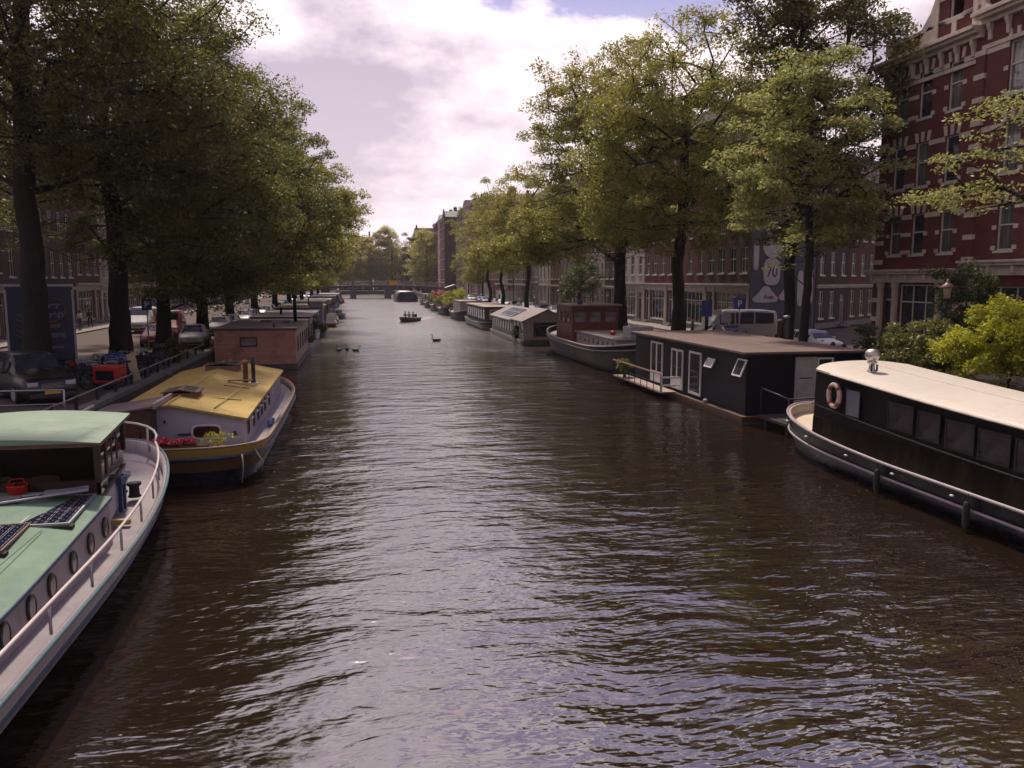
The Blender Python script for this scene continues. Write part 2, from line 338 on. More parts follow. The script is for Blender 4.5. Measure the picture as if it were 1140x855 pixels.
# ------------------------------------------------------------------ trees
def leaf_mesh(name, centers, K, RC, size, material, rng, flat=.55, droop=.25, asp=.45, outward=None, streak=None):
    """many small leaf faces round each centre"""
    C=np.asarray(centers,float); n=len(C)
    rc=np.full(n,RC) if np.isscalar(RC) else np.asarray(RC)
    cnt_=rng.integers(int(K*.45),int(K*1.55)+1,n); idx=np.repeat(np.arange(n),cnt_); N=len(idx)
    off=rng.normal(0,1,(N,3)); off/=np.maximum(1e-6,np.linalg.norm(off,axis=1))[:,None]
    rad=rng.random(N)**.45
    off*=rad[:,None]*rc[idx][:,None]; off[:,2]*=flat
    off[:,2]-=droop*(off[:,0]**2+off[:,1]**2)/np.maximum(.2,rc[idx])
    P=C[idx]+off
    nrm=rng.normal(0,.55,(N,3)); nrm[:,2]+=.8; nrm/=np.linalg.norm(nrm,axis=1)[:,None]
    d=rng.normal(0,1,(N,3)); d[:,2]-=.5
    if streak is not None: d+=np.asarray(streak)*rng.choice([-1,1],N)[:,None]
    d-=nrm*(d*nrm).sum(1)[:,None]; d/=np.maximum(1e-6,np.linalg.norm(d,axis=1))[:,None]
    sd_=np.cross(nrm,d)
    s=size*(.6+.8*rng.random(N))[:,None]
    V=np.stack([P-d*s*.5, P+sd_*s*asp*.5-nrm*s*.06, P+d*s*.5, P-sd_*s*asp*.5-nrm*s*.06],1).reshape(-1,3)
    me=bpy.data.meshes.new(name); me.vertices.add(N*4); me.vertices.foreach_set('co',V.ravel().astype(np.float32))
    me.loops.add(N*4); me.loops.foreach_set('vertex_index',np.arange(N*4,dtype=np.int32))
    me.polygons.add(N); me.polygons.foreach_set('loop_start',np.arange(0,N*4,4,dtype=np.int32)); me.polygons.foreach_set('loop_total',np.full(N,4,np.int32))
    me.materials.append(material); me.update(calc_edges=True)
    a=me.color_attributes.new('rnd','FLOAT_COLOR','POINT')
    cr=rng.random(n)[idx]; lr=rng.random(N)
    colr=np.ones((N,4),np.float32); colr[:,0]=np.clip(cr*.8+lr*.2,0,1); colr[:,1]=lr
    a.data.foreach_set('color',np.repeat(colr,4,axis=0).ravel())
    return me
def sample_blobs(blobs, rng, shell=.35):
    out=[]
    for (cx,cy,cz,rx,ry,rz,n) in blobs:
        k=0
        while k<n:
            p=rng.uniform(-1,1,3); q=np.linalg.norm(p)
            if q>1 or (q<shell and rng.random()<.8) : continue
            if p[2]<-.55 and rng.random()<.5: continue
            if q>.75 and rng.random()<.16: p=p*(1.05+.22*rng.random())
            out.append((cx+p[0]*rx,cy+p[1]*ry,cz+p[2]*rz)); k+=1
    return np.array(out)
def grow(trunk, trunk_r, tips, rng, step=1.3, rtip=.022, expo=.47, fork=1):
    nodes=[np.array(p,float) for p in trunk]; par=[-1]+list(range(len(trunk)-1)); ok=[i>=fork for i in range(len(trunk))]
    plen=[0.0]*len(trunk); cnt=[0]*len(trunk)
    top=nodes[-1]
    order=np.argsort(np.linalg.norm(tips-top,axis=1))
    for t in order:
        c=tips[t]; A=np.array(nodes); d=np.linalg.norm(A-c,axis=1)
        cost=d+.22*np.array(plen)+np.where(A[:,2]>c[2]+.5,2.0,0)+np.where(np.array(ok),0,1e6)
        i=int(np.argmin(cost)); L=d[i]; k=max(1,int(L/step)); p0=A[i]
        bendv=rng.normal(0,.10,3)*L; bendv[2]+=-.08*L if rng.random()<.5 else .1*L
        prev=i
        for j in range(1,k+1):
            f=j/k; q=p0+(c-p0)*f+bendv*math.sin(math.pi*f)
            nodes.append(q); par.append(prev); ok.append(True); plen.append(plen[prev]+L/k); cnt.append(0); prev=len(nodes)-1
        cnt[prev]+=1
    for i in range(len(nodes)-1,0,-1): cnt[par[i]]+=cnt[i]
    rad=[rtip*max(1,c)**expo for c in cnt]
    mb=MB()
    # trunk
    nt_=len(trunk)
    rt=[trunk_r*(1-.45*i/(nt_-1)) for i in range(nt_)]
    rt[0]*=1.25
    fine=[];fr_=[]
    for i in range(nt_-1):
        for q in range(4):
            f=q/4; p=nodes[i]*(1-f)+nodes[i+1]*f; fine.append((p[0]+rng.normal(0,.02),p[1]+rng.normal(0,.02),p[2])); fr_.append((rt[i]*(1-f)+rt[i+1]*f)*(1+rng.normal(0,.035))*(1.28 if i==0 and q==0 else 1))
    fine.append(tuple(nodes[nt_-1])); fr_.append(rt[-1]); mb.tube(fine,fr_,n=14)
    for i in range(nt_,len(nodes)):
        a=nodes[par[i]]; b_=nodes[i]; r0=min(rad[par[i]],rt[par[i]]*.6) if par[i]<nt_ else rad[par[i]]
        r0=min(r0,rad[i]*1.5)
        if rad[i]<.012: continue
        mb.tube([tuple(a),tuple(b_)],[r0,rad[i]],n=5 if rad[i]<.12 else 8,cap=False)
    return mb
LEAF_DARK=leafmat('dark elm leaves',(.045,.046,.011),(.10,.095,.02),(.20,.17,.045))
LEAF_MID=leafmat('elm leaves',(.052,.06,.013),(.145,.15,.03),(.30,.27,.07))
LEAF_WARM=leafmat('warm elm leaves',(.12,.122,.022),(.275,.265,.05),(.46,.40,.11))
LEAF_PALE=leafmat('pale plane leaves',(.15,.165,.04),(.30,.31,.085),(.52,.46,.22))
LEAF_LIME=leafmat('lime maple leaves',(.20,.23,.012),(.38,.38,.025),(.5,.47,.05),.5)
LEAF_HEDGE=leafmat('shrub leaves',(.02,.045,.012),(.06,.09,.02),(.14,.15,.05))
LEAF_OLIVE=leafmat('low olive shrub leaves',(.06,.07,.015),(.13,.12,.03),(.2,.16,.05))
PETAL=leafmat('red petals',(.35,.01,.03),(.55,.03,.08),(.7,.12,.2),.2)
def tree(label, base, H, blobs, r=.4, lean=(0,0), leaf=LEAF_MID, K=150, size=.26, RC=1.05, seed=1, name='elm_tree', fork_h=4.5, group='trees along the canal', flat=.5, droop=.3, expo=.47, streak=None):
    rng=np.random.default_rng(seed)
    rt=root(name,label,'tree',base,0,group)
    n=7; top=H*.72
    trunk=[(lean[0]*(i/(n-1))**1.5+(rng.normal(0,.12) if 0<i else 0), lean[1]*(i/(n-1))**1.5+(rng.normal(0,.12) if i else 0), top*i/(n-1)-.05) for i in range(n)]
    fork=max(1,int(fork_h/top*(n-1)))
    tips=sample_blobs(blobs,rng)
    g=grow(trunk,r,tips,rng,fork=fork,expo=expo)
    g.build('trunk',BARK,rt,weld=False)
    me=leaf_mesh('crown',tips,K,RC*(.7+.6*rng.random(len(tips))),size,leaf,rng,flat=flat,droop=droop,streak=streak)
    link('crown',me,rt)
    return rt
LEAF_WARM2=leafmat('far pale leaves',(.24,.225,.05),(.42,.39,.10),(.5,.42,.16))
GL='elms along the truck side quay'; GRT='trees along the mural side quay'
Z=QZ
T=[]
# truck side row
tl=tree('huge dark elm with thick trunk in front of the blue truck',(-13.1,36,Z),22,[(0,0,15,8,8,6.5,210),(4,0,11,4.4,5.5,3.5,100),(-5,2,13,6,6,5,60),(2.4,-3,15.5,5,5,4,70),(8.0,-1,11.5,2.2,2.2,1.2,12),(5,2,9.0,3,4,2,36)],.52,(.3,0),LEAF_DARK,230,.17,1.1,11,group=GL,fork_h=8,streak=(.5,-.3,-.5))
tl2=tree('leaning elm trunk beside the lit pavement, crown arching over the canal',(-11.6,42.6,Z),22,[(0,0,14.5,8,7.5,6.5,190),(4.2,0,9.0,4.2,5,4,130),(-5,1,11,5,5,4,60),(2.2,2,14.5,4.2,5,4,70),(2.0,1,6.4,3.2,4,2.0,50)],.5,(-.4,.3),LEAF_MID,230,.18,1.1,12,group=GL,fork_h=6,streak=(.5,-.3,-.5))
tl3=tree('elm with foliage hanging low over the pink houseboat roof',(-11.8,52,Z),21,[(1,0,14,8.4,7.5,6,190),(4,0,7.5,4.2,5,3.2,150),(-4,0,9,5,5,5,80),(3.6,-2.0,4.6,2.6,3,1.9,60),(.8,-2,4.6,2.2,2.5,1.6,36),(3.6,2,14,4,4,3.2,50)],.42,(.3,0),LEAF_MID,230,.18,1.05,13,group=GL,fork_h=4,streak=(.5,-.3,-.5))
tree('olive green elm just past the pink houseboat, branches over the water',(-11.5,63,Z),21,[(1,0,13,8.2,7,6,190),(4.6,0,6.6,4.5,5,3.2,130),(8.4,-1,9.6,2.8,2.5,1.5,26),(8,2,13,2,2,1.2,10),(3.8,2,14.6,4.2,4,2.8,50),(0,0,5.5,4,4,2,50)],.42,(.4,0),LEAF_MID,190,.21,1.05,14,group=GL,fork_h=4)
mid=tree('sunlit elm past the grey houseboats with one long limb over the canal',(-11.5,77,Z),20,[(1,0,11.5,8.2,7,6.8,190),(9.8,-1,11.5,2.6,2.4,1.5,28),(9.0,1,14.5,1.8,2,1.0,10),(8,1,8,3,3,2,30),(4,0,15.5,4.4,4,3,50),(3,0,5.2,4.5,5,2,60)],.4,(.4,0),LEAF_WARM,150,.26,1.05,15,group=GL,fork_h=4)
far_l=[(93,-11.3,1.0),(111,-11.0,.95),(132,-10.8,.95),(156,-10.6,.9),(184,-10.5,.9),(216,-10.5,.9)]
for i,(y,x,s) in enumerate(far_l):
    copy_tree(mid,(x,y,Z),[0.2,1.1,-.4,.6,2.9,-.9][i],'%s elm beyond the long limbed one, towards the far bridge'%ORD[i],scale=s)
# mural side row
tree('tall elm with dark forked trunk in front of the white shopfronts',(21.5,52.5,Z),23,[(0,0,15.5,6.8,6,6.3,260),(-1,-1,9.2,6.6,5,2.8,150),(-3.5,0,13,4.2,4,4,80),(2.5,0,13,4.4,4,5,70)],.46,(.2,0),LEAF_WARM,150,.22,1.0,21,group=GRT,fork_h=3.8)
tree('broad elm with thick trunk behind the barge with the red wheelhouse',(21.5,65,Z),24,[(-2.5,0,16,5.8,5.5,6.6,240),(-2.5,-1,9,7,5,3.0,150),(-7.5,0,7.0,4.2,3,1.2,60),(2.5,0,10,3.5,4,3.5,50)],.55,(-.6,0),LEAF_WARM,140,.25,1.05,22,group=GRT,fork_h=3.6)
tree('slender pale leaved tree with twin stems in front of the mural',(21.9,37.3,Z),17,[(-.1,0,10.6,3.9,3.8,5.0,150),(-2.2,-.5,9.6,2.6,2.6,1.8,34),(1.2,-.5,7.2,2.2,2.4,1.8,36),(-.5,0,14,1.7,1.6,2.0,26)],.24,(-.2,0),LEAF_PALE,120,.20,.85,23,name='plane_tree',group=GRT,fork_h=2.5,flat=.35,droop=.1)
tree('tall dark crowned tree rising behind the pale leaved one',(23.8,42.4,Z),22.5,[(1.8,.5,15.5,4.6,4.5,6.2,190),(2.2,1,9,3.8,3.5,3.4,80),(-1.5,0,18.5,2.2,2.2,2.6,36)],.34,(1.2,.4),LEAF_DARK,150,.23,.95,24,group=GRT,fork_h=4)
sm=tree('bushy small dark tree between the wheelhouse barge and the houses',(23.6,86,Z),7,[(0,0,4.6,2.6,2.6,2.6,60)],.16,(0,0),LEAF_HEDGE,130,.2,.7,25,name='small_tree',group=GRT,fork_h=1.5)
fr=tree('spreading yellow green elm with forked bare trunk behind the glasshouse boat',(21.5,104,Z),19,[(0,0,13,6.2,6,5.5,150),(-2,0,8,5.5,5,2.2,70)],.3,(.2,0),LEAF_WARM,140,.27,1.1,26,group=GRT,fork_h=3)
for i,(y,x,s) in enumerate([(121,21.1,.95),(141,22.3,1.0),(163,24.5,.62),(185,24.6,.6)]):
    copy_tree(fr,(x,y,Z),[1.2,2.5,.5,3.9,5,2][i],'%s yellow green elm past the forked bare trunk, towards the bridge'%ORD[i],scale=s)
tree('pale leaved tree at the picture edge, sparse branches before the red brick corner house',(23.6,20.5,Z),16,[(-2.6,2.6,8.0,3.4,3.4,1.1,26),(-1.2,1.5,9.8,3.6,3.6,1.6,36),(-.2,.5,12.2,3.0,3.0,1.8,30),(-3.2,4.2,7.1,1.9,1.9,.5,12)],.25,(0,0),LEAF_PALE,85,.15,.7,27,name='plane_tree',group=GRT,fork_h=4,flat=.3,droop=.1,expo=.42)
# trees closing the view beyond the bridge
GF='trees beyond the far bridge'
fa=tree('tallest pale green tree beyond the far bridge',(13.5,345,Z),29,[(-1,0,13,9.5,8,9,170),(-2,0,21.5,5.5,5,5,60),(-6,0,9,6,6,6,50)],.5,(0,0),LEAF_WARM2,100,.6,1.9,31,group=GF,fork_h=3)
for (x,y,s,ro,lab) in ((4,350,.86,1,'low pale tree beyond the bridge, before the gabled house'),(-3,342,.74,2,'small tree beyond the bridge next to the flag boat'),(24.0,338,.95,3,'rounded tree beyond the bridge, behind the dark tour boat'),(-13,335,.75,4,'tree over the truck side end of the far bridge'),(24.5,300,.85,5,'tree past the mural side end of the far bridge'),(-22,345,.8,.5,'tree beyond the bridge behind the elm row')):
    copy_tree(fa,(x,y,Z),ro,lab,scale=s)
tree('dark narrow poplar beside the tallest pale tree beyond the bridge',(20.5,330,Z),24,[(0,0,13,3.6,3.6,10.5,90)],.35,(0,0),LEAF_HEDGE,100,.55,1.5,32,name='poplar_tree',group=GF,fork_h=2)
# ------------------------------------------------------------------ shrubs
def shrub(label, base, blobs, leaf, K, size, RC, seed, name='shrub', group=None, stem_r=.06):
    rng=np.random.default_rng(seed); rt=root(name,label,'shrub',base,0,group)
    tips=sample_blobs(blobs,rng,.3); h=max(b[2] for b in blobs)
    grow([(0,0,0),(0,.02,h*.3),(.05,0,h*.6)],stem_r,tips,rng,step=.4,rtip=.008).build('stem',BARK,rt,weld=False)
    link('foliage',leaf_mesh('foliage',tips,K,RC*(.7+.6*rng.random(len(tips))),size,leaf,rng,flat=.6,droop=.3),rt)
    return rt
SG='garden shrubs on the quay by the cream roofed boat'
shrub('bright lime green maple shrub with domed crown on the quay',(21.2,23.2,Z),[(0,0,2.7,1.6,1.8,1.1,80),(.2,-1.2,2.3,1.3,1.4,1.0,50),(-.6,1.2,2.0,.8,1.0,.8,30),(-.2,0,1.6,1.3,1.8,.6,26)],LEAF_LIME,150,.13,.42,41,'maple_shrub',SG)
shrub('dark green shrub with arching sprays between the lime maple and the lantern',(21.0,27.2,Z),[(0,0,1.7,1.2,1.7,1.4,80),(0,1.2,1.1,1.0,1.2,1.0,40),(-.3,-1.2,1.2,.8,1.2,1,36)],LEAF_MID,120,.12,.36,42,'garden_shrub',SG)
shrub('grey green shrub at the bow end of the cream roofed boat',(20.9,30.2,Z),[(0,0,1.3,1.2,1.6,1.3,70)],LEAF_HEDGE,120,.12,.34,43,'garden_shrub',SG)
shrub('low yellowish clipped shrub behind the cream boat roof',(20.3,24.9,Z),[(0,0,.7,.6,1.6,.5,34)],LEAF_OLIVE,130,.09,.26,44,'low_shrub',SG)
shrub('low brownish clipped shrub beyond the cream roof, at the picture edge',(20.2,19.6,Z),[(0,0,.8,.8,1.8,.6,40)],LEAF_OLIVE,130,.09,.26,45,'low_shrub',SG)
shrub('tall dark climbing shrub against the shopfront of the red brick house',(25.2,30.4,Z),[(0,0,3.6,1.4,1.8,1.9,50),(0,-1,2.2,1.2,1.6,1.6,30)],LEAF_HEDGE,130,.14,.45,46,'climbing_shrub',SG)
shrub('green shrub under the overhanging pale branches near the picture edge',(22.5,19.3,Z),[(0,0,2.4,1.2,1.6,1.6,50)],LEAF_MID,120,.12,.4,47,'garden_shrub',SG)
shrub('round green bush among the bicycles by the quay railing',(-9.95,46.3,Z),[(0,0,.75,.7,.8,.6,24)],LEAF_MID,120,.1,.28,48,'round_bush',None)
# ------------------------------------------------------------------ houses
BR_RED=brick('red brick',(.165,.045,.035),(.12,.034,.03),(.09,.06,.055))
BR_BROWN=brick('brown brick',(.10,.058,.047),(.078,.045,.04),(.09,.075,.07))
BR_DARK=brick('dark brick',(.075,.042,.04),(.055,.034,.034),(.04,.035,.035))
BR_PALE=brick('pale brick',(.2,.15,.13),(.165,.125,.11),(.17,.15,.14))
BR_PLUM=brick('plum brick',(.13,.042,.037),(.10,.034,.032),(.08,.065,.06))
PLASTER=mat('cream plaster',(.33,.29,.26),.85,.12,.8,dirt=(.2,.17,.15),dirt_amt=.5)
PL_GREY=mat('grey plaster',(.2,.19,.19),.85,.12,.8,dirt=(.12,.11,.1),dirt_amt=.5)
PL_RED=mat('bright red painted wall',(.42,.02,.02),.7,.12,.8)
BLUEWALL=mat('slate blue wall paint',(.035,.04,.068),.8,.25,.9,dirt=(.03,.03,.04),dirt_amt=.6)
DOORS=[mat('dark green door paint',(.02,.03,.025)),mat('oxblood door paint',(.09,.015,.015),.4),mat('blue black door paint',(.015,.02,.04),.4),mat('brown varnished door',(.09,.04,.02),.4)]
_WM={}
def window_mesh(w,h,style,which):
    k=(round(w,2),round(h,2),style,which)
    if k in _WM: return _WM[k]
    mb=MB(); t=.07
    fr=(which!='pane')
    if fr:
        y0,y1=.06,.16
        mb.box(-w/2,-w/2+t,y0,y1,0,h); mb.box(w/2-t,w/2,y0,y1,0,h); mb.box(-w/2+t,w/2-t,y0,y1,0,t); mb.box(-w/2+t,w/2-t,y0,y1,h-t,h)
        tz=h*(.55 if style!='shop' else .72)
        mb.box(-w/2+t,w/2-t,y0-.015,y1-.002,tz-.035,tz+.035)
        if style=='mull':
            mb.box(-.03,.03,y0+.01,y1-.01,t,tz-.035); mb.box(-.03,.03,y0+.01,y1-.01,tz+.035,h-t)
        if style=='shop':
            k_=max(2,int(w/.8))
            for i in range(1,k_):
                x=-w/2+w*i/k_; mb.box(x-.03,x+.03,y0+.01,y1-.01,t,tz-.035); mb.box(x-.03,x+.03,y0+.01,y1-.01,tz+.035,h-t)
        # sill
        mb.box(-w/2-.1,w/2+.1,-.09,.06,-.12,-.002)
        if which=='both': mb.box(-w/2+.01,w/2-.01,.125,.15,.01,h-.01,1)
        me=mb.mesh('window',[FRAME,GLASS])
    else:
        mb.box(-w/2+.01,w/2-.01,.11,.135,.01,h-.01); me=mb.mesh('pane',[GLASS])
    _WM[k]=me; return me
def facade(mb, W, H, ops, m=0, th=.22):
    """front wall with real openings and reveals; ops = (x0,x1,z0,z1)"""
    xs=sorted({0,W,*[o[0] for o in ops],*[o[1] for o in ops]}); zs=sorted({0,H,*[o[2] for o in ops],*[o[3] for o in ops]})
    def hole(x,z): return any(o[0]<x<o[1] and o[2]<z<o[3] for o in ops)
    for j in range(len(zs)-1):
        i=0
        while i<len(xs)-1:
            if hole((xs[i]+xs[i+1])/2,(zs[j]+zs[j+1])/2): i+=1; continue
            k=i
            while k<len(xs)-1 and not hole((xs[k]+xs[k+1])/2,(zs[j]+zs[j+1])/2): k+=1
            mb.face([(xs[i],0,zs[j]),(xs[k],0,zs[j]),(xs[k],0,zs[j+1]),(xs[i],0,zs[j+1])],m); i=k
    for (a,b,c,d) in ops:
        mb.face([(a,0,c),(a,th,c),(a,th,d),(a,0,d)],m); mb.face([(b,0,d),(b,th,d),(b,th,c),(b,0,c)],m)
        mb.face([(a,0,d),(a,th,d),(b,th,d),(b,0,d)],m); mb.face([(a,th,c),(a,0,c),(b,0,c),(b,th,c)],m)
def house(label, loc, rot, W, wall, fl=3.4, n=4, bays=3, gf=4.0, roof='cornice', detail=2, trim=TRIM, shop=0, depth=9, skew=0, wstyle='mull', ww=1.0, seed=0, group=None, door=None, chim=True, paintgf=None, cat='house', name='canal_house'):
    rng=random.Random(seed)
    r=root(name,label,cat,loc,rot,group)
    H=gf+fl*(n-1)+.5; ops=[]; wins=[]
    bw=W/bays
    for s in range(1,n):
        h=fl*.62 if s<n-1 or roof=='cornice' else fl*.5
        z=gf+fl*(s-1)+.55
        for b in range(bays):
            x=bw*(b+.5); ops.append((x-ww/2,x+ww/2,z,z+h)); wins.append((x,z,ww,h,wstyle))
    dx=rng.choice([0,bays-1]) if bays>1 else 0
    dw=1.1; dcx=bw*(dx+.5)
    ops.append((dcx-dw/2,dcx+dw/2,.25,3.0))
    if shop:
        x0=.45 if dx else bw+.25; x1=bw*(bays-1)-.25 if dx else W-.45
        ops.append((x0,x1,.55,3.3)); wins.append(((x0+x1)/2,.55,x1-x0,2.75,'shop'))
    else:
        for b in range(bays):
            if b==dx: continue
            x=bw*(b+.5); ops.append((x-ww/2-.05,x+ww/2+.05,.9,3.3)); wins.append((x,.9,ww+.1,2.4,wstyle))
    mb=MB(); facade(mb,W,H,ops)
    sk=skew*depth
    mb.face([(0,0,0),(0,0,H),(0,depth,H),(0,depth,0)]); mb.face([(W,0,0),(W-sk,depth,0),(W-sk,depth,H),(W,0,H)])
    mb.face([(W-sk,depth,0),(0,depth,0),(0,depth,H),(W-sk,depth,H)])
    gz=H
    if roof in('step','bell','tri'):
        g=2.6 if roof!='tri' else 1.9
        if roof=='step': P=[(0,0),(W,0),(W,.5),(W*.82,.5),(W*.82,1.2),(W*.67,1.2),(W*.67,1.9),(W*.58,1.9),(W*.58,g),(W*.42,g),(W*.42,1.9),(W*.33,1.9),(W*.33,1.2),(W*.18,1.2),(W*.18,.5),(0,.5)]
        elif roof=='bell': P=[(0,0),(W,0),(W,.25),(W*.84,.6),(W*.74,1.3),(W*.68,2.1),(W*.60,g),(W*.5,g+.25),(W*.40,g),(W*.32,2.1),(W*.26,1.3),(W*.16,.6),(0,.25)]
        else: P=[(0,0),(W,0),(W,.1),(W*.5,g),(0,.1)]
        mb.ext([(x,H+z) for x,z in P],0,.3,'y')
        gz=H+g
    w_=mb.build('wall',wall,r,weld=False)
    # windows
    for (x,z,a,h,st) in wins:
        if detail>=2:
            o=link('window',window_mesh(a,h,st,'frame'),r,(x,0,z)); link('pane',window_mesh(a,h,st,'pane'),o)
        else: link('window',window_mesh(a,h,st,'both'),r,(x,0,z))
    if detail>=1:
        dm=door or rng.choice(DOORS)
        d=MB(); d.box(-dw/2+.08,dw/2-.08,.10,.16,0,2.15); d.box(-dw/2,-dw/2+.08,.06,.18,0,2.75,1); d.box(dw/2-.08,dw/2,.06,.18,0,2.75,1); d.box(-dw/2+.08,dw/2-.08,.06,.18,2.15,2.25,1); d.box(-dw/2+.08,dw/2-.08,.12,.14,2.25,2.75,2)
        for zz in (.2,1.15): d.box(-.3,.3,.085,.10,zz,zz+.75)
        d.build('door',[dm,FRAME,GLASS],r,(dcx,0,.25))
        MB().box(dcx-.8,dcx+.8,-.6,-.001,0,.12).box(dcx-.8,dcx+.8,-.3,-.001,.12,.25).build('doorstep',COP,r)
        # plinth and ground floor band
        mb=MB(); 
        segs=[(0,dcx-dw/2),(dcx+dw/2,W)]
        for a,b in segs: mb.box(a,b,-.04,0,0,.5)
        mb.build('plinth',COP,r)
        mb=MB().box(-.02,W+.02,-.22,-.002,gf-.45,gf-.30).box(0,W,-.12,-.002,gf-.62,gf-.45)
        mb.build('belt_course',trim,r,bev=.015)
        if shop or paintgf:
            mb=MB()
            for x in ([0,W-.35] if detail<2 else [0,W-.35,dcx-dw/2-.35 if dx else dcx+dw/2+.05]): MB().box(x,x+.3,-.10,-.002,.1,gf-.62).build('pilaster',trim,r)
            if paintgf:
                mb.box(.3,W-.3,-.03,-.003,3.33,gf-.62)
            if mb.f: mb.build('shopfront_panel',trim,r)
    if roof=='cornice' or roof=='tri':
        mb=MB().box(-.06,W+.06,-.45,.1,H-.16,H+.06).box(0,W,-.28,-.002,H-.42,H-.16).box(0,W,-.1,-.003,H-.85,H-.42)
        for i in range(bays+1):
            x=min(W-.25,max(.05,W*i/bays-.1)); mb.box(x,x+.2,-.36,-.101,H-.8,H-.42)
        mb.build('cornice',trim,r)
    else:
        # capping stones along the gable
        mb=MB()
        for i in range(2,len(P)-0):
            a=P[i]; b=P[(i+1)%len(P)]
            if i==len(P)-1: break
            if abs(a[1]-b[1])<.01: mb.box(min(a[0],b[0])-.06,max(a[0],b[0])+.06,-.08,.36,H+a[1],H+a[1]+.1)
            elif abs(a[0]-b[0])>.01: mb.tube([(a[0],.15,H+a[1]),(b[0],.15,H+b[1])],.14,6)
        mb.build('gable_cap',trim,r)
    # roof behind
    zr=2.4 if roof!='cornice' else 1.8
    mb=MB(); D=depth
    s=.35; e=.05
    bx=(.1,W-.1)
    if skew: bx=(.1,W-sk-.1 if False else W-.1)
    if roof=='cornice':
        mb.loft([[(bx[0],.2,H-.01),(bx[1],.2,H-.01),(bx[1]-sk,D,H-.01),(bx[0],D,H-.01)],[(bx[0]+.3,1.6,H+zr),(bx[1]-.3-sk*.2,1.6,H+zr),(bx[1]-.3-sk*.85,D-1.4,H+zr),(bx[0]+.3,D-1.4,H+zr)]],0,True,False,True,sm=False)
    else:
        mb.face([(0,.3,H+.1),(W/2,.3,H+zr-.2),(W/2,D,H+zr-.2),(0,D,H+.1)]); mb.face([(W/2,.3,H+zr-.2),(W,.3,H+.1),(W,D,H+.1),(W/2,D,H+zr-.2)]); mb.face([(0,D,H-.02),(W,D,H-.02),(W,D,H+.1),(W/2,D,H+zr-.2),(0,D,H+.1)])
    ro=mb.build('roof',ROOFTILE if rng.random()<.6 else SLATE,r)
    if chim:
        cx=rng.choice([.8,W-1.4-sk*.3]); cy=min(D-1.2,2.6+rng.random()*2)
        mb=MB().box(cx,cx+.7,cy,cy+1.1,H,H+zr+1.1).box(cx-.05,cx+.75,cy-.05,cy+1.15,H+zr+1.1,H+zr+1.2)
        for k in range(2): mb.lathe([(.12,0),(.11,.35),(.13,.4)],(cx+.35,cy+.3+.5*k,H+zr+1.2),8,1)
        mb.build('chimney',[BR_DARK,mat('terracotta pots',(.25,.10,.06),.8)],ro)
    return r,H
# rows ------------------------------------------------------
walls=[('red brick',BR_RED),('brown brick',BR_BROWN),('dark brick',BR_DARK),('cream plastered',PLASTER),('plum brick',BR_PLUM),('pale brick',BR_PALE),('grey plastered',PL_GREY)]
rrow=[ # W, wall idx, floors, bays, roof, shop
 (8.0,1,5,4,'cornice',1),(9.0,4,5,4,'cornice',1),(6.2,4,5,3,'tri',1),(7.5,3,5,3,'cornice',1),(6.4,2,5,3,'step',0),(8.2,3,4,4,'cornice',0),(6.0,1,5,3,'bell',0),(7.6,5,5,3,'cornice',1),
 (6.4,0,5,3,'cornice',0),(7.8,3,5,3,'tri',0),(7.0,6,5,3,'cornice',1),(6.6,4,5,3,'step',0),(8.4,5,5,4,'cornice',0),(7,2,5,3,'bell',0),(8,3,5,3,'cornice',0),(7.5,1,6,3,'tri',0),(8.5,0,6,4,'cornice',0),
 (7.5,3,6,3,'cornice',0),(9,2,6,4,'cornice',0),(7,5,6,3,'tri',0),(8,4,6,3,'cornice',0),(9,6,7,3,'cornice',0),(7,0,7,3,'tri',0),(8,2,7,3,'cornice',0),(8,1,6,3,'step',0)]
y=57.2; GH='house row behind the mural side quay'
rd={'cornice':'straight cornice','tri':'pointed gable','step':'stepped gable','bell':'bell gable'}
for i,(W,wi,n,b,rf,sh) in enumerate(rrow):
    y1=y+W
    lab='%s house with %s, %s along the row from the mural corner'%(walls[wi][0],rd[rf],ORD[i])
    if i==0: lab='brown brick corner house with painted mural on its slanting side wall'
    r_,H=house(lab,(RX,y1,Z+.12),-math.pi/2,W,walls[wi][1],fl=3.15 if i<16 else 3.3,n=n,bays=b,gf=4.3 if sh else 3.9,roof=rf,detail=2 if y<100 else (1 if y<170 else 0),shop=sh,
        depth=(10 if i==0 else (5 if i<3 else 9)),skew=(.762 if i==0 else 0),seed=100+i,group=GH,ww=1.05,paintgf=sh and wi in(1,3,4))
    if i==0: corner=r_; cornerH=H
    y=y1+.01
y=266.0
for i,(W,wi,n,b,rf) in enumerate(((7,2,7,3,'step'),(8,0,7,3,'cornice'),(7.5,3,7,3,'tri'),(8,4,6,3,'cornice'),(9,1,7,3,'cornice'))):
    house('%s house with %s, %s past the far bridge on the mural side'%(walls[wi][0],rd[rf],ORD[i]),(RX-1.5,y+W,Z+.12),-math.pi/2,W,walls[wi][1],fl=3.35,n=n,bays=b,gf=4,roof=rf,detail=1,shop=0,seed=400+i,group='tall houses past the far bridge'); y+=W+.01
# mural on the slanting side wall: painted panels proud of the wall
ang=math.atan2(.606,.795)
ml=Matrix.Translation((8.0,0,0))@Matrix.Rotation(-math.atan2(7.62,10)+math.pi/2,4,'Z')   # local x runs along the side wall, -y faces out
